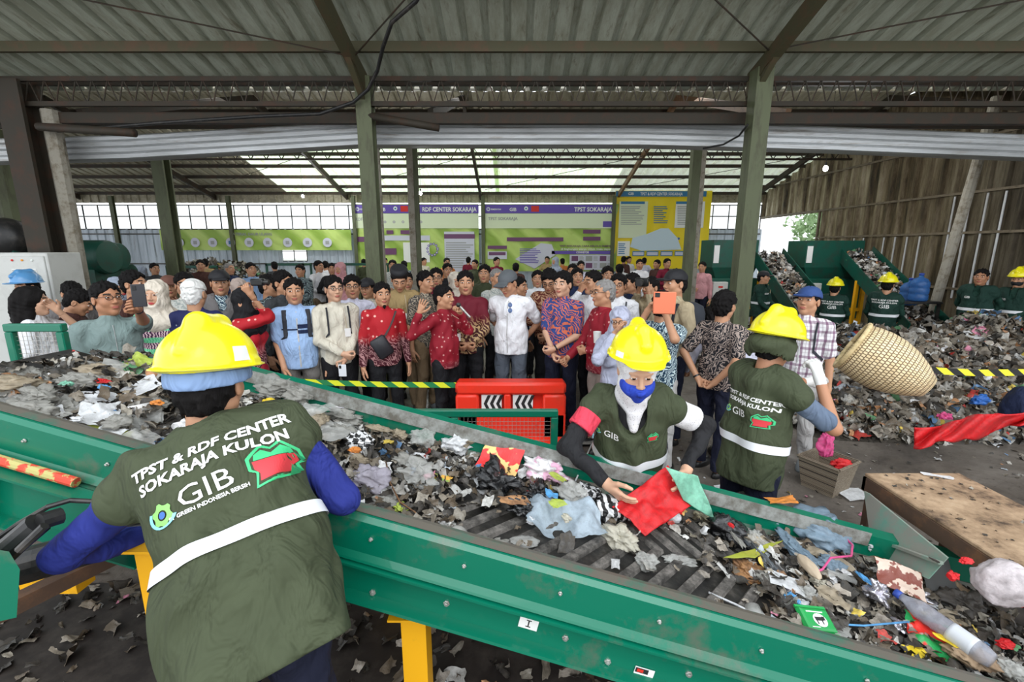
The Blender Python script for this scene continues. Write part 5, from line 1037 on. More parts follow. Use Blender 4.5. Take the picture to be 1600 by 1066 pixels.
person(262, 430, 5.3, 0, 'brownbatik', 'black', 'thin', hat='cap', hatcol=capbr, label='man in a patterned brown cap behind the striped woman')
person(286, 424, 4.8, 0, 'lightbatik', 'black', 'side', acc=('glasses',), label='tall man in glasses and a pale patterned shirt behind the white cap')
person(300, 435, 4.0, 150, 'navystar', 'black', 'thin', m_hairw, hat='skullcap', hatcol=capw, wid=1.05, label='person in a white cap and a navy star print shirt, seen from behind')
person(341, 421, 4.8, 0, 'bluebatik', 'black', 'short', hat='cap', hatcol=capd, acc=('vest',), band=SH['greyvest'], label='man in a dark cap and grey vest over a blue batik shirt')
person(372, 434, 5.4, 20, 'beigeh', 'black', 'hijab', SH['beigeh'], fem=True, label='woman in a dusty beige headscarf behind the one filming')
person(380, 449, 4.1, 60, 'redbatik', SH['redbatik2'], 'hijab', SH['blackh'], fem=True, arms=((at_y(398, 452, 3.95), (0, .3, -1), 'grip'), 'down'), label='woman in a black headscarf and red batik dress filming with both arms raised')
hold('video_camera', 'small black video camera raised by the woman in red batik', 'camera', at_y(404, 441, 3.9), 0, MB().box(-.06, .05, -.03, .03, -.03, .03, .01), m_dark, [('lens', MB().tube([(.05, 0, 0), (.09, 0, 0)], .022, 10), m_blackst)])
person(418, 427, 5.1, 60, 'darkbatik', 'black', 'short', label='man in dark teal batik standing right of the raised video camera')
person(440, 421, 4.9, 40, 'charcoal', 'black', 'side', acc=(), label='man in a charcoal shirt behind the light blue shirt')
person(457, 432, 4.35, 0, 'blue', 'grey', 'short', sleeve='short', acc=('backpack', 'watch', 'placket'), fat=.02, sk=0, arms=('fwd', 'down'), res=.010, label='man in a light blue short sleeved shirt with a chest stripe and a backpack')
rt = person.rt; pts = [(-.12, .33), (.12, .33), (.12, .30), (-.12, .30)]
for z0, z1, x0, x1, mm in ((.315, .345, -.0, .13, SH['navy']), (.275, .305, -.0, .13, SH['navy']), (.29, .30, -.13, .0, m_dark), (.262, .29, -.13, .0, m_white)):
    pass
person.surf and lettering_on(rt, person.surf, person.TM, '', 0, 0, 1, SH['navy'], back=False, name='chest_stripe', shape=([Vector((x, z, 0)) for z in (.30, .34) for x in np.linspace(0, .13, 6)]+[Vector((x, z, 0)) for z in (.25, .285) for x in np.linspace(0, .13, 6)]+[Vector((x, z, 0)) for z in (.285, .30) for x in np.linspace(-.14, 0, 6)], [(k*12+i, k*12+i+1, k*12+i+7, k*12+i+6) for k in range(3) for i in range(5)]))
person(520, 429, 4.5, 15, 'beige', 'black', 'short', arms=('clasp', 'clasplow'), acc=('backpack', 'glasses', 'badge'), sk=2, res=.010, label='man in glasses and a beige long sleeved shirt, hands crossed in front')
phone('white phone in the crossed hands of the beige shirted man', person.hands[1][0]+Vector((.02, -.05, -.03)), 0, (.7, .72, .75), h_=.12)
person(549, 428, 4.95, 0, 'lilac', 'black', 'side', acc=('glasses', 'placket'), label='man in glasses and a lilac white shirt between beige and red shirts')
person(573, 434, 5.5, -20, 'beige', 'black', 'short', hat='cap', hatcol=capd, label='man in a black cap, face half hidden left of the first red batik shirt')
person(596, 439, 4.55, 10, 'redbatik', 'black', 'short', acc=('sling', 'beard'), res=.010, label='bearded man in a bright red batik shirt with a black sling bag')
person(623, 416, 5.1, 0, 'khaki', 'khaki', 'short', hat='peci', hatcol=capd, head=(28, 0), arms=('clasp', 'clasp'), acc=('badge',), sleeve='short', res=.010, label='man in a black felt cap and khaki uniform looking down')
person(634, 423, 5.9, 10, 'black', 'black', 'short', label='man glimpsed behind the khaki uniformed man')
person(664, 421, 5.25, 40, 'greybatik', 'khaki', 'short', sleeve='short', res=.010, arms=('down', 'down'), shoe=m_shoeg, label='man in grey brown batik and khaki trousers looking to the right')
person(692, 443, 4.5, 55, 'redbatik2', 'black', 'short', arms=((at_y(643, 487, 4.3), (0, .2, -1), 'open'), (at_y(716, 489, 4.3), (.5, .3, -1), 'mic')) if False else ((at_y(645, 487, 4.25), (-.3, .2, -1), 'open'), (at_y(722, 489, 4.3), (.5, .3, -1), 'grip')), acc=('badge',), fat=.02, res=.010, hfix=None, label='man in dark red batik with an identity card, speaking with one open hand out')
hold('microphone', 'silver and black microphone held between the two men in batik', 'microphone', at_y(726, 486, 4.15), 0, MB().tube([(-.045, 0, .045), (.05, 0, -.06)], [.012, .010], 10), m_bolt, [('grille', MB().lathe([(.001, -.022), (.018, -.015), (.024, 0), (.018, .016), (.001, .022)], 12, (-.055, 0, .055)), m_blackst)])
person(727, 421, 4.9, 0, 'maroongold', 'black', 'short', arms=('clasp', 'clasp'), res=.010, wid=1.04, label='man in a maroon and gold batik shirt with clasped hands')
person(699, 410, 8.0, 10, 'black', 'black', 'short', label='man in a black shirt seen above the dark red batik shoulder')
person(681, 417, 5.9, 0, 'maroon', 'black', 'short', acc=('glasses',), label='man in glasses glimpsed between two batik shirts')
person(711, 424, 6.2, 20, 'creamh', 'black', 'hijab', SH['creamh'], fem=True, label='person in a cream headscarf left of the maroon and gold shirt')
person(757, 412, 6.6, -10, 'army', 'black', 'short', label='man in an army green shirt right of the maroon and gold shirt')
person(776, 418, 6.0, 30, 'lightbatik', 'black', 'thin', m_hairg, label='balding man in a pale patterned shirt behind the grey cap')
person(790, 423, 4.75, -18, 'white', 'slate', 'thin', hat='cap', hatcol=capg, sleeve='short', acc=('placket',), arms=('back', 'back'), head=(22, -15), res=.009, wid=1.05, fat=.01, label='man in a grey cap and plain white short sleeved shirt, hands behind his back')
sg = thing('sunglasses', 'sunglasses hooked on the front of the white shirt', 'sunglasses', at_y(797, 481, 4.56)); 
for s in (-1, 1): mb = MB(); mb.M = Matrix.Rotation(math.pi/2, 4, 'X'); mb.lathe([(.001, -.003), (.022, 0), (.001, .003)], 12, (0, .028*s, 0), 1.0, 1.2).build('lens', mat('lens_blue', (.15, .22, .4), .1), sg)
MB().tube([(.0, 0, .06), (.0, 0, -.05)], .003, 5).build('temple', m_dark, sg)
person(811, 431, 5.6, 60, 'navy', 'black', 'short', label='man in navy seen in profile right behind the white shirt')
person(840, 421, 6.6, 0, 'white', 'black', 'short', label='man in a white shirt behind the brown batik man')
person(857, 421, 5.2, -10, 'brownbatik', 'black', 'side', head=(28, 0), arms=('hip', 'clasp'), acc=('glasses',), label='man in brown batik with bowed head beside the blue and orange batik')
person(880, 422, 4.65, -25, 'bluered', 'navy', 'side', sleeve='short', arms=('clasplow', 'clasp'), acc=('watch',), res=.010, sk=2, label='man in a blue and orange batik shirt with crossed wrists')
person(927, 421, 5.05, -50, 'white', 'black', 'short', arms=('mouth', 'down'), acc=(), res=.010, sk=0, label='man in a long white shirt with a hand over his mouth')
person(945, 434, 4.2, -65, 'redbatik2', 'taupe', 'thin', m_hairg, arms=('low', 'hip'), acc=('glasses',), fat=.02, res=.010, label='grey haired man in dark red batik in left profile, holding a cup')
hold('cup', 'white paper cup held by the grey haired man in red batik', 'cup', at_y(933, 527, 3.95), 0, MB().lathe([(.001, -.05), (.028, -.05), (.036, .05), (.033, .05), (.026, -.045), (.001, -.045)], 14), m_white)
person(970, 478, 3.55, -10, 'lilach', SH['lilach'], 'hijab_long', SH['lilach'], fem=True, arms=('mouth', 'down'), acc=('glasses',), res=.010, label='woman in a lilac grey headscarf and glasses with one hand raised to her chin')
person(967, 426, 5.0, -10, 'white', 'black', 'side', acc=('glasses', 'backpack'), label='young man in glasses and white shirt with a backpack')
person(988, 425, 5.6, -60, 'navy', 'black', 'short', label='man in navy between the white shirt and the photographer')
person(902, 417, 6.4, 10, 'navy', 'black', 'short', label='man in navy seen over the blue and orange batik shoulder')
person(950, 415, 6.8, 10, 'white', 'black', 'side', label='man behind the hand over mouth man, face partly hidden')
person(1018, 431, 5.3, -40, 'khakil', 'khaki', 'short', arms=((at_y(1000, 445, 5.0), (-.4, .2, -1), 'grip'), (at_y(1008, 447, 5.0), (.6, .2, -1), 'grip')), label='photographer in pale khaki holding a camera to the eye')
hold('photo_camera', 'black photo camera at the eye of the khaki photographer', 'camera', at_y(1003, 441, 4.9), -.5, MB().box(-.07, .07, -.03, .03, -.045, .045, .01), m_dark, [('lens', MB().tube([(0, -.03, 0), (0, -.12, 0)], [.034, .038], 12), m_blackst)])
person(1057, 420, 4.4, -50, 'khakil', 'navy', 'short', hat='cap', hatcol=capd, acc=('backpack',), arms=('low', 'hip'), res=.010, label='man in a black cap and khaki shirt with a grey backpack')
person(1037, 452, 3.75, 160, 'bluebatik', 'pale', 'short', sleeve='short', arms=((at_y(1032, 478, 3.5), (.6, 0, -1), 'grip'), (at_y(1012, 483, 3.5), (-.6, 0, -1), 'grip')), res=.010, label='man in blue and white batik lifting a tablet in an orange case')
hold('tablet', 'tablet in a coral orange case lifted above the crowd', 'tablet', at_y(1037, 473, 3.35), -.2, MB().box(-.075, .085, -.008, .008, -.085, .08, .006), mat('case_coral', (.75, .20, .10), .5), [('camera_lens', MB().box(-.065, -.03, -.012, -.008, .04, .072, .003), m_dark)])
person(1104, 512, 4.6, -150, 'lilac', 'black', 'short', lean=62, hfix=1.68, arms=('low', 'low'), label='man in a lilac white shirt bent forward beside the right post')
person(1134, 452, 3.75, 150, 'blackfloral', 'navy', 'side', sleeve='short', arms=('back', 'back'), acc=('watch',), res=.009, label='man in a black floral batik shirt with hands behind his back')
person(1268, 447, 3.9, -10, 'plaid', 'pale', 'short', hat='cap', hatcol=capbl, sleeve='short', acc=('backpack', 'placket'), head=(-8, -10), res=.009, shoe=m_shoeg, sk=0, label='young man in a blue cap and purple and white plaid shirt')
# --- sorting workers far right
def vest_marks(txt_back=True, sc=1.0):
    vo, surf, TM, rt, w = person.vest; strip_on(vo, surf, TM, .12, .165)
    if txt_back:
        lettering_on(vo, surf, TM, 'TPST & RDF CENTER', 0, .385, .036*sc, m_white, True, .03, sx=1.1); lettering_on(vo, surf, TM, 'SOKARAJA KULON', 0, .345, .036*sc, m_white, True, .03, sx=1.1); lettering_on(vo, surf, TM, 'GIB', .01, .265, .085*sc, m_white, True, .01, sx=1.1)
    else: lettering_on(vo, surf, TM, 'GIB', -.09, .32, .045*sc, m_white, False, .02)
person(1194, 423, 8.4, 70, 'greenw', 'black', 'short', hat='cap', hatcol=capd, acc=('vest',), band=m_vestd, arms=('low', 'low'), label='worker in a dark cap picking at the left feed conveyor'); vest_marks(False)
person(1307, 434, 7.3, 172, 'greenw', 'black', 'short', hat='helmet', hatcol=m_helm, acc=('vest',), band=m_vestd, arms=('low', 'low'), label='worker in a yellow helmet seen from behind, left of the right feed conveyor'); vest_marks()
person(1390, 427, 6.9, 175, 'greenw', 'black', 'short', hat='helmet', hatcol=m_helm, acc=('vest',), band=m_vestd, arms=('low', 'low'), label='worker in a yellow helmet seen from behind, right of the right feed conveyor'); vest_marks()
person(1536, 419, 7.0, -10, 'greenw', 'black', 'short', acc=('vest',), band=m_vestd, arms=('back', 'back'), sk=1, label='bareheaded worker in dark green standing against the ribbed wall'); vest_marks(False)
person(1597, 418, 6.9, -20, 'greenw', 'black', 'short', hat='helmet', hatcol=m_helm, acc=('vest', 'mask'), band=m_vestd, arms=('clasp', 'clasp'), label='worker in a yellow helmet and black face mask at the right edge'); vest_marks(False)
# --- people far back
BG = [(220, 414, 'greyh', 'hijab', 'woman in a grey headscarf'), (240, 410, 'charcoal', 'short', 'man in charcoal beside the leftmost frame'), (312, 405, 'brown', 'short', 'man in brown at the far grey heap'), (320, 404, 'khaki', 'short', 'man in khaki at the far grey heap'), (357, 410, 'navy', 'thin', 'grey haired person in navy'), (391, 409, 'sky', 'short', 'man in a sky blue shirt by the green banner'), (428, 408, 'charcoal', 'short', 'man in front of the small far window'), (468, 412, 'darkbatik', 'short', 'man right of the small far window'),
 (497, 406, 'white', 'short', 'man in white with a strap by the first post'), (508, 407, 'white', 'short', 'man in white looking left by the first post'), (518, 410, 'black', 'short', 'man in black by the first post'), (531, 409, 'pink', 'hijab', 'woman in a pink headscarf'), (568, 404, 'army', 'short', 'soldier in army green left of the olive post'), (601, 402, 'khakil', 'short', 'man in pale khaki right of the olive post'), (613, 405, 'lightbatik', 'short', 'man in a pale patterned shirt right of the olive post'), (631, 407, 'darkbatik', 'side', 'man in dark clothes beside the pale post'),
 (662, 402, 'beige', 'short', 'man in beige right of the pale post'), (698, 402, 'orange', 'short', 'man in an orange shirt'), (732, 401, 'maroon', 'short', 'man in maroon between the two green banners'), (742, 405, 'army', 'short', 'man in a cap and army green'), (776, 401, 'maroon', 'short', 'man in maroon before the second green banner'), (806, 410, 'brown', 'short', 'young man in dark brown behind the white shirt'), (855, 400, 'khaki', 'short', 'man in khaki before the second banner'), (868, 401, 'greyh', 'hijab', 'woman in grey before the second banner'), (879, 403, 'orange', 'short', 'man with light hair before the second banner'),
 (908, 407, 'lilac', 'side', 'man with his back turned in a pale shirt'), (895, 411, 'charcoal', 'short', 'man in charcoal with only his hair in view'), (975, 400, 'brown', 'side', 'woman with dark hair by the yellow banner'), (983, 400, 'white', 'short', 'person in white by the yellow banner'), (1000, 404, 'white', 'short', 'man in white before the yellow banner'), (1007, 402, 'lilac', 'short', 'man in a pale shirt before the yellow banner'), (1027, 405, 'brown', 'short', 'man in brown before the yellow banner'), (1043, 403, 'maroon', 'short', 'man in dark red before the yellow banner'), (968, 412, 'brownbatik', 'side', 'man with glasses glimpsed left of the photographer'), (1098, 408, 'pink', 'short', 'person in pink right of the middle post')]
for i, (px, py, sh_, hr, lb) in enumerate(BG):
    person(px, py, min(yz(py, 1.60+.05*(i % 3)), 16.2 if i not in (2, 3) else 12.8), (i*67) % 90-45 if i % 3 else 150+i*7 % 60, sh_, ['black', 'navy', 'khaki'][i % 3], hr, SH[sh_] if hr == 'hijab' else (m_hairg if hr == 'thin' else None), arms=('down', 'clasp') if i % 2 else ('hip', 'down'), fem=hr == 'hijab', coarse=True, res=.020, label=lb+', far back in the hall' if len(lb.split()) < 12 else lb)
# --- sorting woman behind the belt
LH = belt_w(1082, 752, .17); RH = belt_w(948, 778, .09)
person(1003, 521, 1.93, -12, 'black', 'black', 'hijab_tuck', SH['dotted'], fem=True, hat='helmet', hatcol=m_helm, acc=('vest', 'mask_blue'), lean=18, hfix=1.60, zfit=True, head=(10, 10), hat_tilt=-13, res=.007, arms=((RH, (-1, .6, .2), 'relax'), (LH, (1, .6, .2), 'relax')), sk=2, label='woman in a yellow helmet, blue face mask and olive vest sorting behind the belt', seed=3, low=-.10)
helmet_label(person.rt, -55, .062, .05, .025); sleeve_on(person.rt, 0, .22, .62, .066, .066, SH['redcloth']); sleeve_on(person.rt, 1, .22, .68, .066, .068, SH['dotted'], 'scarf_sleeve')
vo, surf, TM, rt, w = person.vest; strip_on(vo, surf, TM, .13, .18); lettering_on(vo, surf, TM, 'GIB', .075-.17, .30, .048, m_white, False, .01); 
def logo_gear(vo, surf, TM, cx, cz, r, back=True, off=.003):
    V = []; F = []; n = 24
    for i in range(n):
        a = 2*math.pi*i/n; R_ = r*(1.0 if (i//2) % 2 else .80); V += [Vector((R_*math.cos(a), R_*math.sin(a), 0)), Vector((r*.42*math.cos(a), r*.42*math.sin(a), 0))]
    F = [(2*i, (2*i+2) % (2*n), (2*i+3) % (2*n), 2*i+1) for i in range(n)]
    lettering_on(vo, surf, TM, '', cx, cz, 1, mat('logo_green', (.25, .55, .15), .5), back, off=off, name='gear_emblem', shape=(V, F))
    V = []; F = []
    for i in range(13): a = math.radians(150+i*16); V += [Vector((r*1.25*math.cos(a)*1.05, r*1.05*math.sin(a), 0)), Vector((r*.98*math.cos(a), r*.9*math.sin(a), 0))]
    lettering_on(vo, surf, TM, '', cx, cz, 1, mat('logo_cyan', (.25, .62, .75), .5), back, off=off+.001, name='emblem_swoosh', shape=(V, [(2*i, 2*i+2, 2*i+3, 2*i+1) for i in range(12)]))
    V = [Vector((r*.3*math.cos(a), r*.3*math.sin(a), 0)) for a in np.linspace(0, 2*math.pi, 13)[:-1]]; lettering_on(vo, surf, TM, '', cx, cz, 1, mat('logo_blue', (.05, .15, .45), .5), back, off=off+.001, name='emblem_centre', shape=(V, [tuple(range(12))]))
def logo_house(vo, surf, TM, cx, cz, s, back=True, rot=0.0):
    def shp(pts): return fill_poly([(x*s, y*s) for x, y in pts])
    lettering_on(vo, surf, TM, '', cx, cz, 1, mat('logo_leaf', (.05, .5, .2), .5), back, off=.003, name='house_emblem', shape=shp([(-.55, -.62), (-.45, -.2), (-.6, -.1), (-.58, .25), (-.2, .6), (0, .45), (.25, .62), (.62, .2), (.62, -.12), (.45, -.2), (.5, -.5)]), rot=rot)
    lettering_on(vo, surf, TM, '', cx, cz, 1, m_vest, back, off=.0036, name='house_emblem', shape=shp([(-.48, -.55), (-.38, -.2), (-.52, -.08), (-.5, .2), (-.2, .5), (0, .38), (.25, .52), (.54, .16), (.54, -.08), (.38, -.2), (.42, -.44)]), rot=rot)
    lettering_on(vo, surf, TM, '', cx, cz, 1, mat('logo_red', (.62, .04, .05), .5), back, off=.0042, name='emblem_base', shape=shp([(-.4, -.46), (-.36, -.24), (-.46, -.1), (-.46, .12), (.48, .12), (.48, -.1), (.34, -.22), (.36, -.4)]), rot=rot)
    lettering_on(vo, surf, TM, '', cx, cz, 1, mat('logo_leaf', (.05, .5, .2), .5), back, off=.0042, name='emblem_roof', shape=shp([(-.42, .14), (-.38, .3), (-.2, .42), (0, .26), (.25, .44), (.44, .28), (.46, .14)]), rot=rot)
logo_gear(vo, surf, TM, -.165, .318, .016, False); logo_house(vo, surf, TM, .105, .32, .045, False)
def sleeve_piece(rt, i, f0, f1, r0, r1, m, name):    # a sleeve over part of the upper arm, from the pose in use
    pass
# --- worker seen from behind at the right, shaking out the basket
HG = at_y(1298, 588, 2.28)
person(1224, 483, 2.40, 108, 'denimgrey', 'navy', 'short', hat='helmet', hatcol=m_helm, acc=('vest', 'flap'), gloves=mat('white_glove', (.75, .75, .73), .7), collar=False, sleeve='short', lean=6, head=(8, 8), res=.007, arms=((HG, (0, -.5, -1), 'grip'), (at_y(1290, 600, 2.75), (.3, .3, -1), 'grip')), sk=1, label='worker in a yellow helmet and olive vest emptying the bamboo basket', seed=11, low=-.13, hfix=1.66, zfit=True, wid=.92)
vo, surf, TM, rt, w = person.vest; strip_on(vo, surf, TM, .09, .135)
helmet_label(rt, 85, .062, .05, .03)
lettering_on(vo, surf, TM, 'TPST & RDF CENTER', .028, .345, .029, m_white, True, .03, sx=1.1); lettering_on(vo, surf, TM, 'SOKARAJA KULON', .028, .312, .029, m_white, True, .03, sx=1.1); lettering_on(vo, surf, TM, 'GIB', .0, .245, .056, m_white, True, .01, sx=1.1); logo_gear(vo, surf, TM, -.08, .265, .020); logo_house(vo, surf, TM, .12, .25, .065)
# --- foreground worker seen from behind
person(324, 499, 1.34, 202, 'bluesleeve', 'navy', 'short', hat='helmet', hatcol=m_helm, acc=('vest', 'liner'), collar=False, lean=38, roll=17, head=(-9, -14), res=.006, arms=((at_y(450, 772, 1.42), (1, -.5, .1), 'grip'), (at_y(262, 850, 1.36), (-1, -.6, -.5), 'grip')), sk=0, label='worker in a yellow helmet and olive vest with large back lettering, seen from behind', seed=21, low=-.16, hfix=1.68, zfit=True, wid=1.14)
vo, surf, TM, rt, w = person.vest; strip_on(vo, surf, TM, .145, .185); helmet_label(rt, -120, .075, .05, .04)
lettering_on(vo, surf, TM, 'TPST & RDF CENTER', .035, .405, .040, m_white, True, .035, sx=1.05, rot=.05); lettering_on(vo, surf, TM, 'SOKARAJA KULON', .035, .362, .040, m_white, True, .035, sx=1.05, rot=.05)
lettering_on(vo, surf, TM, 'GIB', .01, .282, .070, m_white, True, .0, sx=1.25, rot=.05); lettering_on(vo, surf, TM, 'PT GREEN INDONESIA BERSIH', .01, .264, .014, m_white, True, .03, rot=.05); logo_gear(vo, surf, TM, -.10, .285, .030); logo_house(vo, surf, TM, .165, .315, .095, rot=.05)
for p_ in PEOPLE:
    if not (1.5 < p_[1] < 1.84): print('HEIGHT', p_)
# ================================================================ waste: crumpled films, wads, packets and heaps
def ridged(P, seed, f=8.0, oct=3):
    rr = np.random.default_rng(seed); out = np.zeros(len(P))
    for o_ in range(oct):
        for _ in range(3):
            v = rr.normal(size=3); v /= np.linalg.norm(v); w = rr.normal(size=3); w /= np.linalg.norm(w)
            out += (1-2*np.abs(np.sin(f*(P@v)+rr.uniform(0, 6)+1.3*np.sin(f*.6*(P@w)+rr.uniform(0, 6)))))/(3*(1.7**o_))
        f *= 1.9
    return out
def sheet_geo(w, h, seed, amp=.3, n=14, f=2.0, curl=0.0):
    xs = np.linspace(-.5, .5, n); X, Y = np.meshgrid(xs, xs, indexing='ij'); P = np.stack([X.ravel(), Y.ravel(), np.zeros(n*n)], 1)
    edge = 1+.18*min(1, amp/.22)**2*np.stack([ridged(P*2, seed+7, 2.2, 2)], 1); Q = P*edge
    D = np.stack([ridged(P, seed+1, f, 3), ridged(P, seed+2, f, 3), ridged(P, seed+3, f*1.3, 3)], 1)
    Q = Q*np.array([w, h, 1])+D*np.array([amp*.45, amp*.45, amp])*min(w, h)*.6; Q[:, 2] += curl*(P[:, 0]**2)*w*2; Q[:, 2] -= Q[:, 2].min()*.7
    F = [(i*n+j, (i+1)*n+j, (i+1)*n+j+1, i*n+j+1) for i in range(n-1) for j in range(n-1)]; return Q, F
def wad_geo(w, h, d, seed, amp=.28, nu=44, nv=30, f=3.2):
    V = []; F = []
    for j in range(nv+1):
        ph = math.pi*j/nv
        for i in range(nu): th = 2*math.pi*i/nu; V.append((math.sin(ph)*math.cos(th), math.sin(ph)*math.sin(th), math.cos(ph)))
    P = np.array(V); r = 1+amp*1.15*ridged(P, seed, f, 4)+amp*.8*ridged(P, seed+9, f*.55, 1); P = P+amp*.35*np.stack([ridged(P, seed+21, f*1.7, 2), ridged(P, seed+22, f*1.7, 2), 0*r], 1); Q = P*r[:, None]*np.array([w/2, h/2, d/2]); Q[:, 2] = np.maximum(Q[:, 2], -d*.30)+d*.30
    for j in range(nv):
        for i in range(nu): F.append((j*nu+i, (j+1)*nu+i, (j+1)*nu+(i+1) % nu, j*nu+(i+1) % nu))
    return Q, F
FM = {'clear': mat_film('film_clear', (.74, .74, .70), .50, .14, .25), 'grey': mat_film('film_grey', (.42, .41, .37), .80, .22, .2), 'tan': mat_film('film_tan', (.46, .38, .27), .85, .3, .2), 'white': mat_film('film_white', (.85, .86, .87), .95, .3, .2), 'lilac': mat_film('film_lilac', (.58, .54, .62), .75, .2, .25), 'paleblue': mat_film('film_pale_blue', (.62, .74, .84), .82, .2, .3), 'blue': mat_film('film_denim_blue', (.26, .36, .45), .88, .25, .2), 'black': mat('film_black', (.008, .008, .009), .22, coat=.5), 'cream': mat_film('film_cream', (.72, .68, .56), .85, .25, .25), 'red': mat_film('film_red', (.80, .025, .03), .95, .35, .25), 'mint': mat_film('film_mint', (.30, .68, .50), .92, .35, .25), 'orange': mat_film('film_orange', (.8, .28, .05), .95, .3, .1), 'pink': mat_film('film_pink', (.9, .12, .35), .95, .3, .2), 'skyb': mat_film('film_sky', (.12, .40, .75), .95, .3, .1), 'yellow': mat_film('film_yellow', (.85, .62, .03), .95, .3, .1), 'lime': mat_film('film_lime', (.45, .55, .08), .95, .4, .1), 'dark': mat_film('film_dark', (.07, .06, .05), .95, .4, .1)}
g = NG(FM['black']); g.bump(g.noise(g.co(), 40, 4, .7), .8, .01)
def striped(name, c1, c2, sc, kind='w', rough=.35):
    if name in MATS: return MATS[name]
    m = mat(name, c1, rough); g = NG(m); v = g.co()
    f = g.ramp(g.wave(v, sc, 'X', 1.5), [(.5, (0, 0, 0)), (.52, (1, 1, 1))], 'CONSTANT') if kind == 'w' else None
    if kind == 'c':
        q = g.n.new('ShaderNodeTexChecker'); q.inputs['Scale'].default_value = sc; g.l.new(v, q.inputs['Vector']); f = q.outputs['Fac']
    if kind == 'n': f = g.ramp(g.noise(v, sc, 3, .6), [(.5, (0, 0, 0)), (.53, (1, 1, 1))])
    g.col(g.mix(f, c1, c2)); g.bump(g.noise(v, 40, 4), .4, .01); return m
FM['stripe'] = striped('film_black_white_stripe', (.02, .02, .02), (.66, .66, .66), 8.5); FM['check'] = striped('film_black_white_check', (.02, .02, .02), (.7, .7, .7), 42, 'c')
FM['card'] = mat_dirty('brown_cardboard', (.42, .22, .10), (.16, .08, .04), .9, 14, .85, lo=.4, hi=.6); FM['paper'] = mat_dirty('brown_paper', (.34, .24, .15), (.2, .13, .08), .8, 12, .8); FM['leaf'] = mat_dirty('yellow_green_leaf', (.30, .33, .04), (.4, .38, .05), .8, 10, .5); FM['bark'] = mat_dirty('wet_brown_bark', (.30, .15, .06), (.08, .04, .02), .9, 16, .6, lo=.42, hi=.58); FM['foil'] = mat_dirty('silver_foil', (.65, .63, .68), (.3, .28, .3), .8, 20, .25, .8)
FM['pkt_red'] = striped('packet_red_yellow', (.75, .03, .03), (.85, .55, .20), 9, 'n'); FM['pkt_mix'] = striped('packet_red_green', (.70, .03, .02), (.02, .30, .08), 7, 'n'); FM['pkt_yo'] = striped('packet_orange_green', (.75, .42, .08), (.30, .45, .12), 22, 'n'); FM['pkt_brown'] = striped('packet_brown_white', (.24, .07, .05), (.7, .55, .45), 16, 'n'); FM['stone'] = striped('grey_green_lump', (.16, .14, .09), (.38, .33, .22), 30, 'n', .7); FM['bagmix'] = striped('bag_white_pink_lime', (.74, .72, .72), (.72, .42, .55), 9, 'n')
ONB = []
def on_belt(name, label, cat, px, py, wpx, hpx, rotd, m, seed, lift=.0, kind='wad', depth=.5, amp=.28, f=None, group=None, n=18, tilt=(0, 0), curl=0.0, at=None):
    P = belt_hit(px, py, lift); Wd = BM @ P; d = (Wd.y)*cP+(H-Wd.z)*sP; w = wpx/FPX*d; h = hpx/FPX*d/.62
    if kind == 'wad': V, F = wad_geo(w, h, min(w, h)*depth, seed, amp, f=f or 3.2)
    else: V, F = sheet_geo(w, h, seed, amp, n, f or 2.0, curl)
    o = mesh_obj(name, V, F, FM[m] if isinstance(m, str) else m, None, True); tag(o, label, cat, group)
    M = BM @ Matrix.Translation(P) @ Matrix.Rotation(math.radians(rotd), 4, 'Z') @ Matrix.Rotation(tilt[0], 4, 'X') @ Matrix.Rotation(tilt[1], 4, 'Y'); o.matrix_world = M
    if kind != 'wad': tag(o)
    return o
B = on_belt
# middle of the belt
o = B('snack_packet', 'red and yellow crinkled snack packet lying near the far rail', 'packet', 783, 716, 64, 40, -8, 'pkt_red', 3, .06, 'sheet', amp=.09, tilt=(.7, 0)); 
B('plastic_bag', 'torn glossy black plastic bag on the belt beside the pale blue bag', 'bag', 775, 765, 75, 52, 20, 'black', 11, .0, depth=.7, amp=.4)
B('plastic_bag', 'glossy black plastic scrap right of the torn cardboard', 'bag', 838, 778, 40, 40, 0, 'black', 12, .03, depth=.8, amp=.4)
B('plastic_bag', 'glossy black plastic tail hanging below the torn cardboard', 'bag', 812, 800, 46, 22, 12, 'black', 13, .03, depth=.8, amp=.4)
B('cardboard_scrap', 'torn orange brown cardboard strip between the black plastic pieces', 'scrap', 803, 782, 52, 14, 20, 'card', 14, .075, 'sheet', amp=.2)
B('plastic_bag', 'large pale blue translucent bag spread on the middle of the belt', 'bag', 880, 812, 130, 62, 12, 'paleblue', 15, .0, 'sheet', amp=.35, n=30)
B('plastic_bag', 'white and pink printed bag piled behind the pale blue bag', 'bag', 850, 745, 80, 40, -5, 'bagmix', 16, .02, depth=.6)
B('plastic_bag', 'frosted milky bag on the right side of the pale blue bag', 'bag', 890, 780, 50, 44, 30, 'clear', 17, .03, depth=.7)
B('film_scrap', 'sky blue plastic scrap under the lime scrap', 'scrap', 862, 774, 22, 14, 0, 'skyb', 18, .08, 'sheet', amp=.2)
B('film_scrap', 'lime green plastic scrap on the pale blue bag', 'scrap', 870, 786, 30, 12, 40, 'lime', 19, .10, 'sheet', amp=.2)
B('film_scrap', 'lime green strip on the white and pink bag', 'scrap', 872, 746, 30, 9, -40, 'lime', 20, .09, 'sheet', amp=.2)
B('foam_lump', 'small white foam lump at the front of the pale blue bag', 'scrap', 829, 817, 16, 11, 10, 'white', 21, .04, depth=.6); B('foam_lump', 'cream coloured foam lump at the right of the pale blue bag', 'scrap', 885, 812, 18, 12, 10, 'cream', 22, .05, depth=.6)
B('plastic_bag', 'white film corner left of the torn black bag', 'bag', 748, 760, 34, 26, 30, 'white', 23, .005, 'sheet', amp=.12)
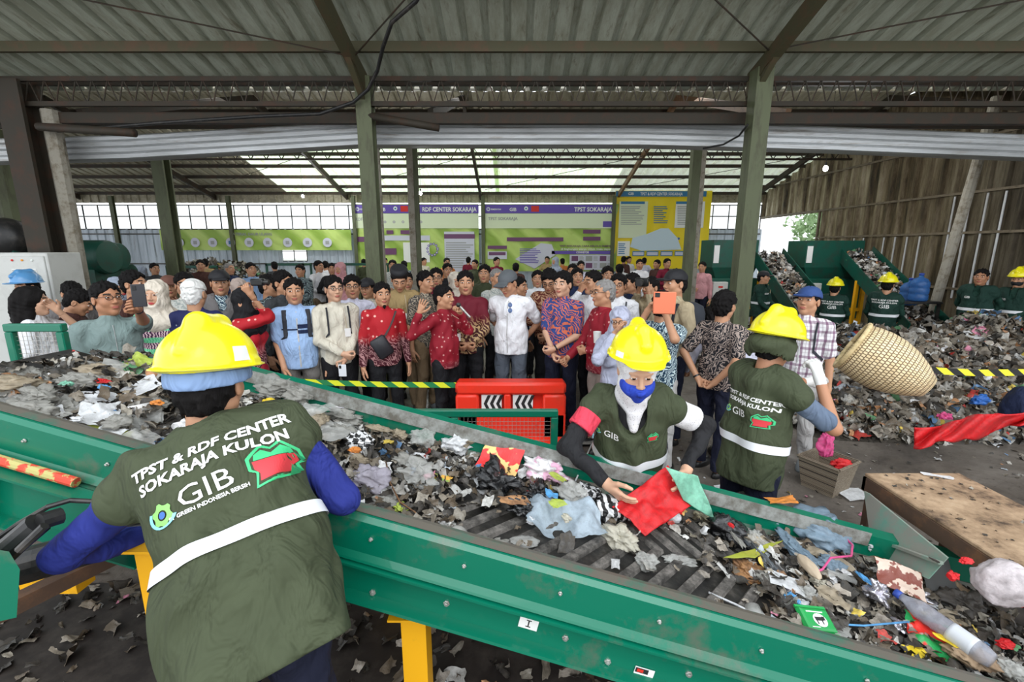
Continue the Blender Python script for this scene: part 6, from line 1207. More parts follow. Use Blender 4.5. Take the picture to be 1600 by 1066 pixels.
B('plastic_cup', 'flattened clear cup lying before the pale blue bag', 'cup', 818, 850, 58, 18, 25, 'clear', 24, .0, depth=.4, amp=.10)
B('film_wad', 'long dirty white film wad against the near rail', 'scrap', 772, 852, 62, 16, 22, 'grey', 25, .0, depth=.5)
B('film_wad', 'clear crumpled film beside the clear dome lid', 'scrap', 698, 830, 36, 20, 0, 'clear', 26, .0, depth=.5); B('paper_scrap', 'small white paper scrap by the near rail below the pale blue bag', 'scrap', 862, 883, 20, 9, 10, 'white', 27, .01, 'sheet', amp=.2)
V, F = [], []
mb = MB(); mb.lathe([(.034, 0), (.030, .022), (.018, .034), (.001, .038)], 18); o = mb.build('dome_lid', FM['clear'], smooth=True); tag(o, 'clear plastic dome lid leaning on the near rail', 'lid'); o.matrix_world = BM@Matrix.Translation(belt_hit(715, 838, .03))@Matrix.Rotation(.9, 4, 'X')@Matrix.Scale(1.1, 4)
B('film_wad', 'white bag with grey wrap piled against the far rail left of the red packet', 'bag', 712, 702, 56, 30, 10, 'white', 28, .02, depth=.7); B('film_wad', 'beige wrap on the white bag against the far rail', 'bag', 727, 694, 32, 22, 0, 'tan', 29, .05, depth=.6); B('plastic_bag', 'milky crumpled bag left of the white bag at the far rail', 'bag', 662, 692, 50, 26, 0, 'clear', 30, .02, depth=.7)
B('film_wad', 'small tan film ball at the far rail between bags', 'scrap', 625, 683, 30, 16, 0, 'tan', 31, .03); B('film_wad', 'thin tan bag hooked on the far rail', 'scrap', 592, 672, 44, 14, 10, 'tan', 32, .05)
B('paper_scrap', 'torn white paper strip on bare belt right of the brown leaf', 'scrap', 733, 742, 30, 8, 10, 'white', 33, .01, 'sheet', amp=.15)
B('film_wad', 'black and white checkered plastic wad behind the worker elbow', 'bag', 562, 697, 46, 24, 5, 'check', 34, .04, depth=.7)
B('plastic_bag', 'large lilac tinted clear bag beside the worker elbow', 'bag', 578, 757, 62, 48, 30, 'lilac', 35, .0, depth=.6); B('plastic_bag', 'clear grey bag in the middle of the belt with dark creases', 'bag', 650, 750, 78, 46, 20, 'clear', 36, .01, depth=.5); B('plastic_bag', 'dull grey bag in front of the lilac tinted one', 'bag', 606, 788, 46, 22, 20, 'grey', 37, .0, depth=.5); B('film_wad', 'crumpled grey beige film behind the clear grey bag', 'bag', 640, 728, 70, 22, 0, 'grey', 38, .02, depth=.6)
B('leaf', 'green and orange rotting leaf at the edge of the clear grey bag', 'leaf', 690, 747, 32, 15, -10, 'pkt_yo', 39, .02, 'sheet', amp=.15); B('film_wad', 'olive film wad near the red string', 'scrap', 628, 797, 28, 16, 0, 'lime', 40, .01)
B('film_wad', 'pink and tan film strips below the checkered wad', 'scrap', 560, 722, 50, 18, 0, 'tan', 41, .02); B('packet_scrap', 'small red and white printed scrap on the belt', 'scrap', 688, 716, 20, 12, 0, 'pkt_brown', 42, .02, 'sheet', amp=.2)
B('film_wad', 'white net foam sleeve beside the small printed scrap', 'scrap', 657, 716, 30, 12, -20, 'white', 43, .01)
for lb, pts, r, m in (('dark twig lying across the grey bags on the belt', ((603, 722, .05), (610, 755, .05), (625, 785, .04), (648, 800, .03), (660, 812, .01)), .003, 'bark'), ('thin red string on the belt by the near rail', ((612, 806, .02), (622, 822, .02), (634, 808, .02), (645, 812, .02), (655, 830, .01), (672, 838, .01)), .0025, 'red'), ('pink plastic cord looped over the denim blue bag', ((1272, 895, .08), (1285, 890, .10), (1298, 872, .11), (1330, 869, .11), (1332, 852, .10), (1318, 838, .09), (1316, 822, .08)), .0045, 'pink'), ('long white plastic stick pointing to the near rail', ((1107, 926, .01), (1150, 945, .02), (1190, 965, .02), (1208, 977, .02)), .004, 'white'), ('white drinking straw standing up beside the woman', ((899, 752, .04), (912, 722, .08), (925, 694, .12)), .004, 'white'), ('teal string stretched over the waste at the right', ((1298, 975, .05), (1350, 978, .06), (1420, 972, .08)), .0035, 'skyb'), ('thin white stick on the belt below the white bag', ((705, 736, .01), (720, 724, .02)), .002, 'white')):
    tag(MB().tube([tuple(belt_w(*q)) for q in pts], r, 6).build('string' if 'stick' not in lb and 'straw' not in lb and 'twig' not in lb else ('twig' if 'twig' in lb else 'straw'), FM[m], smooth=True), lb, 'string' if 'string' in lb or 'cord' in lb else 'stick')
# in front of the woman
o = B('plastic_bag', 'black and white striped bag under the hands of the sorting woman', 'bag', 957, 806, 90, 34, 20, 'stripe', 50, .0, depth=.7, amp=.2); B('film_wad', 'black and white checkered plastic beside the woman right hand', 'bag', 915, 775, 44, 28, 40, 'check', 51, .02, depth=.6)
B('plastic_bag', 'cream translucent bag on the bare ribs of the belt', 'bag', 968, 848, 56, 40, 20, 'cream', 52, .0, depth=.6); B('plastic_bag', 'small clear bag right of the cream bag', 'bag', 1006, 884, 44, 26, 0, 'clear', 53, .0, depth=.6); B('film_wad', 'flat clear film strip pointing right of the small clear bag', 'scrap', 1062, 878, 60, 14, 15, 'clear', 54, .0, depth=.5)
# the cloth she lifts
def drape(name, label, cat, C4, m, seed, amp=.02, n=24, sag=0.0):
    rr = np.random.default_rng(seed); V = []; F = []
    for i in range(n+1):
        for j in range(n+1):
            a, b = i/n, j/n; P = C4[0].lerp(C4[1], a).lerp(C4[3].lerp(C4[2], a), b); V.append(tuple(P))
    V = np.array(V); d1 = ridged(V, seed, 22, 2)*amp; nn = (C4[1]-C4[0]).cross(C4[3]-C4[0]).normalized(); V = V+d1[:, None]*np.array(nn); V[:, 2] -= sag*np.array([math.sin(math.pi*(k//(n+1))/n)*math.sin(math.pi*(k % (n+1))/n) for k in range(len(V))])
    F = [(i*(n+1)+j, (i+1)*(n+1)+j, (i+1)*(n+1)+j+1, i*(n+1)+j+1) for i in range(n) for j in range(n)]
    o = mesh_obj(name, V, F, m, None, True); s_ = o.modifiers.new('thickness', 'SOLIDIFY'); s_.thickness = .003; return tag(o, label, cat)
drape('cloth', 'bright red cloth pulled up between the hands of the sorting woman', 'cloth', [belt_w(956, 792, .07), belt_w(1042, 730, .22), belt_w(1080, 792, .08), belt_w(1008, 838, .03)], FM['red'], 60, .020)
drape('cloth', 'mint green cloth pulled by the woman left hand beside the red cloth', 'cloth', [belt_w(1040, 730, .24), belt_w(1088, 742, .23), belt_w(1116, 812, .05), belt_w(1066, 780, .11)], FM['mint'], 61, .02)
B('plastic_cup', 'white paper cup lying below the red cloth', 'cup', 1050, 812, 26, 15, 0, 'white', 62, .01, depth=.8, amp=.06); B('clay_lump', 'grey green organic lump below the mint cloth', 'waste lump', 1096, 813, 42, 18, 0, 'stone', 63, .0, depth=.6); B('packet_scrap', 'orange and red wrapper right of the red cloth', 'packet', 1062, 798, 24, 12, 60, 'pkt_red', 64, .04, 'sheet', amp=.2)
B('packet', 'orange and green snack packet left of the woman sleeve', 'packet', 915, 722, 34, 34, 20, 'pkt_yo', 65, .06, 'sheet', amp=.15); B('packet', 'red packet corner between the white bag and the woman', 'packet', 893, 726, 22, 16, 0, 'pkt_red', 66, .05, 'sheet', amp=.15); B('film_wad', 'ochre food scrap right of the red snack packet', 'scrap', 868, 725, 34, 12, 5, 'card', 67, .05); B('film_wad', 'grey film wad between the red packet and the food scrap', 'scrap', 835, 718, 34, 16, 0, 'clear', 68, .03)
# right part
B('plastic_bag', 'glossy black bag near the far rail right of the mint cloth', 'bag', 1150, 797, 60, 30, 10, 'black', 70, .03, depth=.8, amp=.35); B('plastic_bag', 'knotted glossy black bag with a red tie', 'bag', 1133, 838, 58, 42, 0, 'black', 71, .0, depth=.8, amp=.25); B('film_scrap', 'red plastic tie on the knotted black bag', 'scrap', 1142, 822, 10, 9, 0, 'red', 72, .10)
B('film_wad', 'white twisted film beside the knotted black bag', 'scrap', 1152, 845, 12, 26, 10, 'grey', 73, .07); B('plastic_bag', 'clear bag with blue print left of the denim blue bag', 'bag', 1205, 818, 62, 30, 10, 'paleblue', 74, .03, depth=.6); B('film_wad', 'beige clear film behind the curved leaf', 'bag', 1178, 848, 42, 34, 0, 'clear', 75, .02, depth=.6)
B('plastic_bag', 'large denim blue bag heaped on the right part of the belt', 'bag', 1272, 842, 105, 60, 15, 'blue', 76, .02, depth=.55, amp=.22); B('plastic_bag', 'denim blue bag skirt hanging to the front', 'bag', 1240, 862, 40, 60, 10, 'blue', 77, .03, depth=.5); B('plastic_bag', 'pale blue folded film below the denim blue bag', 'bag', 1292, 888, 60, 26, 10, 'blue', 78, .03, depth=.6)
B('rubber_glove', 'flesh coloured glove finger shape pointing down on the blue bag', 'glove', 1262, 890, 20, 34, 8, mat('glove_tan', (.50, .40, .29), .6), 79, .07, depth=.9, amp=.05); B('foam_lump', 'dull white foam lump behind the leaf on the belt', 'scrap', 1282, 915, 36, 20, 25, 'cream', 80, .03)
B('paper_label', 'white printed paper label lying on the waste', 'paper', 1228, 910, 50, 24, -14, 'white', 81, .05, 'sheet', amp=.08); B('plastic_bag', 'grey green bottle shaped film right of the bark piece', 'bag', 1190, 878, 22, 60, 15, mat('film_slate', (.10, .11, .12), .25, coat=.5), 82, .02, depth=.8); B('bark_piece', 'wet brown bark piece lying beside the clear cup', 'scrap', 1168, 898, 70, 34, 35, 'bark', 83, .0, depth=.35); B('leaf', 'dark brown soaked leaf left of the bark piece', 'leaf', 1120, 880, 60, 18, 15, 'dark', 84, .0, depth=.3)
o = drape('leaf', 'long yellow green curved leaf between the black bag and the blue bag', 'leaf', [belt_w(1130, 872, .04), belt_w(1180, 872, .05), belt_w(1225, 842, .07), belt_w(1190, 852, .06)], FM['leaf'], 85, .006)
mb = MB(); mb.lathe([(.024, 0), (.034, .06), (.031, .06), (.022, .003), (.001, .003)], 18); o = mb.build('plastic_cup', FM['clear'], smooth=True); tag(o, 'clear plastic cup lying on its side below the bark piece', 'cup'); o.matrix_world = BM@Matrix.Translation(belt_hit(1175, 948, .03))@Matrix.Rotation(1.9, 4, 'X')
B('film_wad', 'blue and purple printed wad beside the green packet', 'bag', 1236, 943, 30, 16, 0, 'skyb', 86, .03, depth=.8); B('film_wad', 'grey film between the blue wad and the glove', 'bag', 1262, 932, 42, 24, 0, 'clear', 87, .03)
# green packet with a cow shape
P = belt_hit(1273, 972, .05); gp_ = thing('milk_packet', 'bright green rectangular packet with a white and black cow picture', 'packet'); gp_.matrix_world = BM@Matrix.Translation(P)@Matrix.Rotation(math.radians(14), 4, 'Z')@Matrix.Rotation(.35, 4, 'X')
m_pk = mat('packet_green', (.01, .33, .07), .3, coat=.4); mb = MB(); mb.rings([[(x*sx_, y*sy_, z) for x, y in ((-.058, -.042), (.058, -.042), (.060, .042), (-.056, .042))] for sx_, sy_, z in ((.97, .97, 0), (1, 1, .004), (.93, .86, .017), (.80, .70, .021))]); mb.build('packet_body', m_pk, gp_)
MB().box(-.060, .062, .040, .048, .006, .012).box(-.060, .062, -.048, -.040, .006, .012).build('crimped_edge', m_pk, gp_)
mb = MB(); mb.lathe([(.026, 0), (.026, .001)], 16, (.004, -.004, .0215), 1.0, .85); o = mb.build('cow_picture', m_white, gp_)
MB().box(-.014, .016, -.006, .006, .0226, .0232).box(.014, .024, -.004, .008, .0226, .0232).box(-.012, -.008, -.017, -.006, .0226, .0232).box(.008, .012, -.017, -.006, .0226, .0232).build('cow_shape', m_black, o); MB().box(-.035, .03, .021, .025, .0212, .0216).box(-.04, -.01, -.028, -.025, .0212, .0216).build('small_print', m_white, gp_)
B('foil_wad', 'crumpled silver foil ball on the waste at the right', 'foil', 1366, 936, 42, 26, 0, 'foil', 88, .05, depth=.9, amp=.3); B('plastic_bag', 'dirty white bag strands running towards the foil ball', 'bag', 1335, 905, 40, 70, 25, 'tan', 89, .04, 'sheet', amp=.35); B('plastic_bag', 'thin white bag beside the pink cord and chute plate', 'bag', 1345, 845, 40, 46, -20, 'white', 90, .06, depth=.6); B('film_scrap', 'blue plastic ring in the white strands', 'scrap', 1350, 905, 12, 22, 20, 'skyb', 91, .10)
B('packet', 'brown and white snack packet behind the bottle', 'packet', 1405, 904, 62, 30, -18, 'pkt_brown', 92, .08, 'sheet', amp=.12, tilt=(.5, 0)); B('packet', 'red and green crisp packet under the bottle', 'packet', 1455, 995, 62, 40, -30, 'pkt_mix', 93, .05, 'sheet', amp=.2, tilt=(.3, 0)); B('packet_scrap', 'orange yellow wrapper with pointed corners by the near rail', 'packet', 1428, 1020, 50, 22, 20, 'yellow', 94, .03, 'sheet', amp=.25); B('film_scrap', 'yellow star shaped wrapper corner under the bottle', 'scrap', 1478, 1000, 36, 12, -20, 'yellow', 95, .08, 'sheet', amp=.2)
B('paper_bag', 'crumpled brown paper bag at the lower right edge', 'bag', 1515, 1032, 80, 34, 10, 'paper', 96, .04, depth=.6, amp=.2); B('rubber_sheet', 'dark grey rubber sheet leaning behind the bottle', 'scrap', 1468, 905, 44, 50, -10, mat('rubber_grey', (.05, .05, .048), .6), 97, .09, 'sheet', amp=.05, tilt=(.6, 0)); B('film_wad', 'dark soaked film in front of the rubber sheet', 'bag', 1500, 950, 80, 40, 20, 'dark', 98, .02, depth=.6); B('plastic_bag', 'clear round lid film at the lower right corner', 'bag', 1578, 1052, 50, 26, 0, 'clear', 99, .05, depth=.6)
B('film_wad', 'brown dry leaf wad beside the brown snack packet', 'leaf', 1382, 885, 26, 24, 0, 'bark', 100, .07)
# the big PET bottle
a = belt_w(1398, 925, .10); b = belt_w(1560, 1040, .10); t = thing('plastic_bottle', 'long clear plastic bottle with a blue cap lying across the waste', 'bottle', tuple(a)); L = (b-a).length
q = (b-a).to_track_quat('Z', 'Y'); t.rotation_mode = 'QUATERNION'; t.rotation_quaternion = q; m_pet = mat_film('pet_plastic', (.45, .46, .52), .55, .1, .1)
MB().lathe([(.001, .02), (.014, .02), (.015, .035), (.030, .07), (.034, .085)]+[(.034-.0015*(i % 2), .09+i*.012) for i in range(int((L-.14)/.012))]+[(.034, L-.04), (.026, L-.015), (.001, L-.012)], 22).build('bottle_body', m_pet, t, True); MB().lathe([(.001, 0), (.0155, .001), (.016, .02), (.014, .022)], 16).build('bottle_cap', mat('cap_plastic_blue', (.03, .07, .35), .3), t, True); MB().lathe([(.0345, L-.13), (.0350, L-.12), (.0350, L-.07), (.0345, L-.06)], 22).build('bottle_label', mat('label_pale', (.55, .57, .6), .5), t, True)
# in the air at the right: waste being thrown
def loose(name, label, cat, P, w, h, d, m, seed, rot=(0, 0, 0), kind='wad', amp=.25, f=2.6):
    V, F = wad_geo(w, h, d, seed, amp, f=f) if kind == 'wad' else sheet_geo(w, h, seed, amp, 22, 2)
    o = mesh_obj(name, V, F, FM[m] if isinstance(m, str) else m, None, True); o.location = P; o.rotation_euler = rot; return tag(o, label, cat)
loose('plastic_bag', 'pale pinkish white bag tossed in the air at the right', 'bag', at_y(1545, 925, 1.45), .20, .16, .20, mat_film('film_pinkish', (.72, .65, .66), .97, .5, .2), 110, (.4, .3, .2), amp=.10)
loose('film_scrap', 'red plastic scrap above the tossed white bag', 'scrap', at_y(1508, 880, 1.42), .045, .03, .03, 'red', 111); loose('film_scrap', 'bright red plastic scrap left of the tossed white bag', 'scrap', at_y(1488, 905, 1.43), .05, .04, .04, 'red', 112); loose('film_scrap', 'dark red plastic scrap at the right edge beside the tossed bag', 'scrap', at_y(1590, 945, 1.43), .05, .04, .05, 'red', 113); loose('film_scrap', 'red scrap low at the right edge', 'scrap', at_y(1570, 1010, 1.38), .07, .04, .03, 'red', 114)
loose('film_scrap', 'dark stick like film flying left of the tossed bag', 'scrap', at_y(1462, 878, 1.6), .12, .012, .012, 'dark', 115, (0, .5, .3))
V = []; n = 40; F = []
for i in range(n+1):
    for j in range(13):
        u_ = i/n; v_ = j/12; x = 1428+u_*190; top = 668-u_*30+4*math.sin(u_*9); bot = 702-u_*44+(10*math.exp(-((u_-.5)/.07)**2))+3*math.sin(u_*23); P = at_y(x, top+(bot-top)*v_, 2.35+.05*math.sin(u_*7+v_*3)+.02*math.sin(u_*31+v_*9)); V.append(tuple(P))
F = [(i*13+j, (i+1)*13+j, (i+1)*13+j+1, i*13+j+1) for i in range(n) for j in range(12)]
o = mesh_obj('plastic_sheet', V, F, FM['red'], None, True); s_ = o.modifiers.new('thickness', 'SOLIDIFY'); s_.thickness = .006; tag(o, 'bright red plastic sheet flying through the air at the right', 'plastic sheet')
# left end of the belt
PETC = ['grey', 'clear', 'grey', 'clear', 'tan', 'clear', 'grey', 'white']
left = [(20, 600, 50, 26), (70, 592, 54, 24), (62, 625, 60, 24), (110, 612, 50, 26), (150, 590, 46, 26), (185, 580, 44, 22), (105, 640, 60, 20), (150, 625, 48, 22), (28, 640, 50, 14), (190, 622, 46, 18), (155, 655, 44, 16), (75, 652, 40, 14), (230, 640, 40, 18), (120, 575, 40, 20), (440, 610, 50, 26), (470, 640, 60, 20), (440, 650, 50, 22), (505, 640, 46, 22), (540, 655, 50, 20), (520, 675, 56, 24), (425, 660, 50, 20), (235, 680, 40, 16), (545, 640, 44, 16)]
adj = ['dirty grey', 'dull grey', 'soiled white', 'clear smeared', 'tan stained', 'cloudy clear', 'mottled grey', 'cream smeared']
_r = random.Random(5)
for _ in range(26): x_ = _r.uniform(5, 250); left.append((x_, 590-x_*.09+_r.uniform(0, 1)*(48+x_*.32), _r.uniform(30, 60), _r.uniform(14, 26)))
for _ in range(14): x_ = _r.uniform(415, 540); left.append((x_, 600+(x_-410)*.33+_r.uniform(0, 1)*45, _r.uniform(28, 50), _r.uniform(14, 24)))
for i, (x, y, w_, h_) in enumerate(left):
    B('film_wad', 'crumpled waste film among the wads at the upper end of the belt', 'bag', x, y, w_*1.35, h_*1.3, (i*47) % 90-45, PETC[i % 8], 200+i, .03+.025*(i % 3), 'sheet' if i % 2 else 'wad', depth=.5, amp=.26, n=24, group='crumpled film wads at the upper end of the belt')
for i in range(30):
    x_ = _r.uniform(1190, 1560); y_ = 800+(x_-1130)*.30+_r.uniform(.1, 1)*(60+(1600-x_)*.22); B('film_wad', 'crumpled waste film among the wads at the lower end of the belt', 'bag', x_, y_, _r.uniform(26, 54), _r.uniform(14, 30), _r.uniform(-60, 60), ['grey', 'tan', 'dark', 'clear', 'white', 'dark', 'foil', 'paper'][i % 8], 300+i, .02+.03*(i % 2), 'sheet' if i % 2 else 'wad', depth=.5, amp=.26, n=22, group='crumpled film wads at the lower end of the belt')
B('plastic_sheet', 'plain white plastic sheet left of the foreground yellow helmet', 'plastic sheet', 222, 606, 44, 30, -30, 'white', 230, .08, 'sheet', amp=.1, tilt=(.5, 0)); B('leaf', 'fresh green leaves above the waste left of the yellow helmet', 'leaf', 222, 566, 40, 18, 0, 'lime', 231, .07, 'sheet', amp=.3, tilt=(.6, 0))
for lb, x, y, c in (('small red scrap at the left end', 160, 598, 'red'), ('small blue scrap at the left end', 164, 608, 'skyb'), ('maroon film at the left end', 72, 612, 'dark'), ('orange packet beside the helmet brim', 246, 632, 'orange'), ('yellow packet behind the helmet at the right', 421, 628, 'yellow'), ('orange peel left of the lilac bag', 555, 706, 'orange'), ('white cup lid near the rail at the left', 121, 658, 'white'), ('pale blue crushed tube near the skirt strip', 475, 607, 'paleblue'), ('small mint scrap in the left pile', 104, 602, 'mint')):
    B('film_scrap', lb + ' of the belt' if 'end' in lb else lb, 'scrap', x, y, 20, 9, 20, c, int(x+y), .10, depth=.6)
a = belt_w(105, 665, .05); b = belt_w(204, 682, .05); tag(MB().tube([tuple(a), tuple(b)], .018, 12).build('bamboo_tube', FM['leaf'], smooth=True), 'yellow green bamboo tube lying along the near rail at the left', 'bamboo')
tag(MB().tube([tuple(belt_w(188, 644, .06)), tuple(belt_w(238, 634, .07))], .016, 10).build('toothpaste_tube', striped('tube_white_red', (.75, .74, .72), (.7, .05, .08), 20, 'n'), smooth=True), 'white and red tube lying left of the worker ear', 'tube')
B('foil_wad', 'silver striped foil wad near the far rail behind the worker shoulder', 'foil', 535, 640, 50, 22, 10, 'foil', 232, .05, depth=.6)
# ---------------------------------------------------------------- loose litter as one mass
PAL = np.array([(.42, .40, .36), (.30, .27, .22), (.58, .57, .54), (.025, .023, .02), (.12, .09, .06), (.70, .70, .70), (.20, .17, .13), (.34, .30, .25), (.05, .045, .04), (.10, .22, .40), (.55, .05, .04), (.62, .22, .32), (.65, .48, .08), (.12, .35, .16), (.45, .22, .10), (.50, .55, .60)])
PW = np.array([15, 13, 12, 12, 11, 8, 12, 12, 9, 1.5, 1.5, 1.0, 1.2, 1.2, 2, 3.0]); PW = PW/PW.sum()
m_lit = mat('mixed_waste', (.3, .3, .3), .45); g = NG(m_lit); at_n = g.n.new('ShaderNodeAttribute'); at_n.attribute_name = 'piece'; fn = g.noise(g.co(), 35, 4, .7)
g.col(g.mix(g.math('MULTIPLY', g.ramp(fn, BW(.42, .66)), .55), at_n.outputs['Color'], (.09, .075, .055))); g.bump(fn, .5, .01); g.rough(g.ramp(fn, [(.4, (.25,)*3), (.6, (.75,)*3)]))
TPL = [sheet_geo(1, 1, 500+i, .5, 6, 2.4) for i in range(24)]
def litter(name, label, cat, P, N, size, seed, parent=None, pw=PW, base=None, sq=1.0):
    rr = np.random.default_rng(seed); VV = []; FF = []; CC = []; off = 0
    for i in range(len(P)):
        V, F = TPL[rr.integers(24)]; s_ = size*rr.uniform(.45, 1.5); V = V*np.array([s_, s_*rr.uniform(.35, 1), s_*sq]); a = rr.uniform(0, 6.28)
        R = RZ(a); n_ = N[i]+rr.normal(size=3)*.55; n_ /= np.linalg.norm(n_); t1 = np.cross(n_, (0, 1, .01)); t1 /= np.linalg.norm(t1); t2 = np.cross(n_, t1)
        V = (V@R.T)@np.stack([t1, t2, n_], 0)+P[i]; VV.append(V); FF.append(np.array(F)+off); off += len(V); c = PAL[rr.choice(len(PAL), p=pw)]*rr.uniform(.7, 1.25); CC.append(np.tile(np.append(np.clip(c, 0, 1), 1), (len(V), 1)))
    if base is not None: VV.append(base[0]); FF.append(np.array(base[1])+off); CC.append(np.tile((.035, .03, .025, 1), (len(base[0]), 1)))
    V = np.concatenate(VV); F = np.concatenate(FF); me = bpy.data.meshes.new(name); me.vertices.add(len(V)); me.vertices.foreach_set('co', V.ravel()); me.loops.add(F.size); me.loops.foreach_set('vertex_index', F.ravel().astype(np.int32)); me.polygons.add(len(F)); me.polygons.foreach_set('loop_start', np.arange(0, F.size, 4, dtype=np.int32)); me.update(calc_edges=True)
    at = me.color_attributes.new('piece', 'FLOAT_COLOR', 'POINT'); at.data.foreach_set('color', np.concatenate(CC).ravel()); me.materials.append(m_lit); me.polygons.foreach_set('use_smooth', np.ones(len(F), bool))
    o = bpy.data.objects.new(name, me); C.objects.link(o); o.parent = parent; o['kind'] = 'stuff'
    return tag(o, label, cat) if not parent else o
def heap(name, label, x0, x1, y0, y1, hf, n, size, seed, nx=60, ny=36, cat='waste', pw=PW):
    xs = np.linspace(x0, x1, nx); ys = np.linspace(y0, y1, ny); X, Y = np.meshgrid(xs, ys, indexing='ij'); Z_ = np.array([[hf(x, y) for y in ys] for x in xs]); V = np.stack([X.ravel(), Y.ravel(), Z_.ravel()], 1); F = [(i*ny+j, (i+1)*ny+j, (i+1)*ny+j+1, i*ny+j+1) for i in range(nx-1) for j in range(ny-1)]
    rr = np.random.default_rng(seed); P = []; N = []
    while len(P) < n:
        x = rr.uniform(x0, x1); y = rr.uniform(y0, y1); z = hf(x, y)
        if z < .015: continue
        e = .03; nn = np.array((-(hf(x+e, y)-z)/e, -(hf(x, y+e)-z)/e, 1)); nn /= np.linalg.norm(nn)
        if rr.random() > np.clip(.35-nn[1]*.9+.3, .15, 1): continue
        P.append((x, y, z+rr.uniform(-.02, .05))); N.append(nn)
    F = [f for f in F if max(V[list(f), 2]) > .0]; return litter(name, label, cat, np.array(P), np.array(N), size, seed+1, base=(V, F), pw=pw)
def hn(x, y, s=1.0): return .10*math.sin(x*3.1*s+y*1.3)+.07*math.sin(y*4.7-x*2.2)+.05*math.sin(x*7.7+y*5.1)+.03*math.sin(x*13+y*11)
pwh = np.array([13, 18, 5, 12, 16, 2.5, 14, 16, 12, 1.2, 1.4, .9, 1.0, 1.0, 3, 2.0]); pwh = pwh/pwh.sum()
def bigheap(x, y):
    e = min(max((x-3.0)/1.5, 0), 1)*min(max((y-4.30)/1.35, 0), 1)**.8*min(max((6.75-y)/.7, 0), 1); top = .86+.06*math.sin(x*1.3)+.05*math.sin(x*2.9+1)-.07*max(x-5.2, 0)
    return max(e*(top+hn(x, y))-.02, -.02)
heap('waste_heap', 'large heap of mixed shredded household waste at the right', 2.9, 9.2, 4.2, 6.8, bigheap, 8200, .135, 31, pw=pwh)
def h2(x, y): return max(.75*math.exp(-((x-4.4)/.9)**2-((y-7.6)/.5)**2)+hn(x, y)*.4-.08, -.02)
heap('waste_heap', 'small dark waste heap at the foot of the left feed conveyor', 3.0, 5.8, 6.9, 8.4, h2, 900, .11, 41, 30, 20)
def h3(x, y): return max(1.6*math.exp(-((x+9.7)/1.9)**4-((y-15.2)/1.1)**2)*(1+.25*hn(x, y))-.1, -.02)
gw = np.array([20, 4, 25, 8, 2, 30, 3, 4, 8, 2, .5, .3, .3, .3, .5, 10.]); heap('waste_heap', 'far grey white heap of shredded film behind the crowd at the left', -12.6, -6.8, 13.2, 17.2, h3, 1800, .13, 51, 36, 24)
# waste carried by the feed conveyors
for k_, (T_, B_, sd, up) in enumerate((SH1, SH2)):
    rr = np.random.default_rng(60+k_); n_ = 520; f = rr.random(n_); s_ = rr.uniform(-.85, .85, n_); P = np.array([tuple(T_.lerp(B_, float(a_))+sd*float(b_)+up*float(.03+.10*rr.random()*(1-b_*b_))) for a_, b_ in zip(f, s_)]); litter('belt_waste', 'mixed waste riding up the %s dark green feed conveyor' % ('left', 'right')[k_], 'waste', P, np.tile(np.array(up), (n_, 1)), .10, 70+k_)
# litter on the sorting belt
def dens(px, py, u, v):
    if px < 250: return 1.0, .045
    if px < 545: return .6, .03
    if px < 720 and py < 835: return .75 if py > 700 or v > .6 else .3, .02
    if px < 930: return (.5 if v > .58 else (.25 if 720 < px and py < 800 else .02)), .02
    if px < 1090: return (.25 if v > .55 else .02), .01
    if px < 1180: return (.5 if v > .35 else .08), .015
    return .7, .03
pwb = np.array([8, 10, 5, 22, 20, 3, 14, 9, 18, .7, .8, .5, .9, .5, 2.5, 1.5]); pwb = pwb/pwb.sum(); rr = np.random.default_rng(77); P = []; N = []
while len(P) < 2500:
    u = rr.uniform(-1.69, 2.55); v = rr.uniform(.05, .74); Wd = BM@Vector((u, v, WB)); px, py = to_px(Wd)
    if not (-80 < px < 1680): continue
    d_, l_ = dens(px, py, u, v)
    if u < -1.02: v = rr.uniform(.05, .86 if u > -1.62 else .7)
    if rr.random() > d_: continue
    hgt = l_*(1-((v-.4)/.5)**2)+(.02 if u < -1 else 0); P.append(tuple(BM@Vector((u, v, WB+.008+max(rr.random(), .3)*max(hgt, .004)*1.6)))); N.append(tuple(WD))
litter('loose_litter', 'loose wet scraps and film bits scattered over the sorting belt', 'waste', np.array(P), np.array(N), .046, 78, sq=.8, pw=pwb)
struct(MB().box(-6, 3.4, .2, 2.35, 0, .006).build('floor', mat_dirty('dark_floor_patch', (.018, .014, .012), (.06, .05, .042), .8, 5, .6, lo=.45, hi=.7)))  # thin near-black slab over the floor beneath the conveyor
# dark scraps on the floor under the conveyor and along it
rr = np.random.default_rng(90); P = []
while len(P) < 1500:
    x = rr.uniform(-4, 3.2); y = rr.uniform(.5, 2.6)
    P.append((x, y, .01))
pw2 = np.array([2, 8, 2, 30, 25, 1, 15, 6, 30, .5, .2, .2, .3, .3, 2, 1.]); pw2 = pw2/pw2.sum(); litter('floor_litter', 'dark wet scraps covering the floor under the sorting conveyor', 'waste', np.array(P), np.tile((0, 0, 1.), (len(P), 1)), .075, 91, pw=pw2, sq=.6)
P = []
while len(P) < 420:
    x = rr.uniform(.8, 6); y = rr.uniform(2.2, 4.4)
    if rr.random() < .3+.7*math.exp(-((x-1.4)/.6)**2-((y-2.6)/.4)**2): P.append((x, y, .006))
litter('floor_litter', 'small scraps scattered on the dirt floor before the waste heap', 'waste', np.array(P), np.tile((0, 0, 1.), (len(P), 1)), .035, 93, sq=.5)
P = [(rr.uniform(1.93, 2.40), rr.uniform(1.15, 2.25), .758) for _ in range(110)]; litter('table_litter', 'small scraps and crumbs strewn over the plywood table top', 'waste', np.array(P), np.tile((0, 0, 1.), (len(P), 1)), .015, 94, sq=.5, pw=pw2)
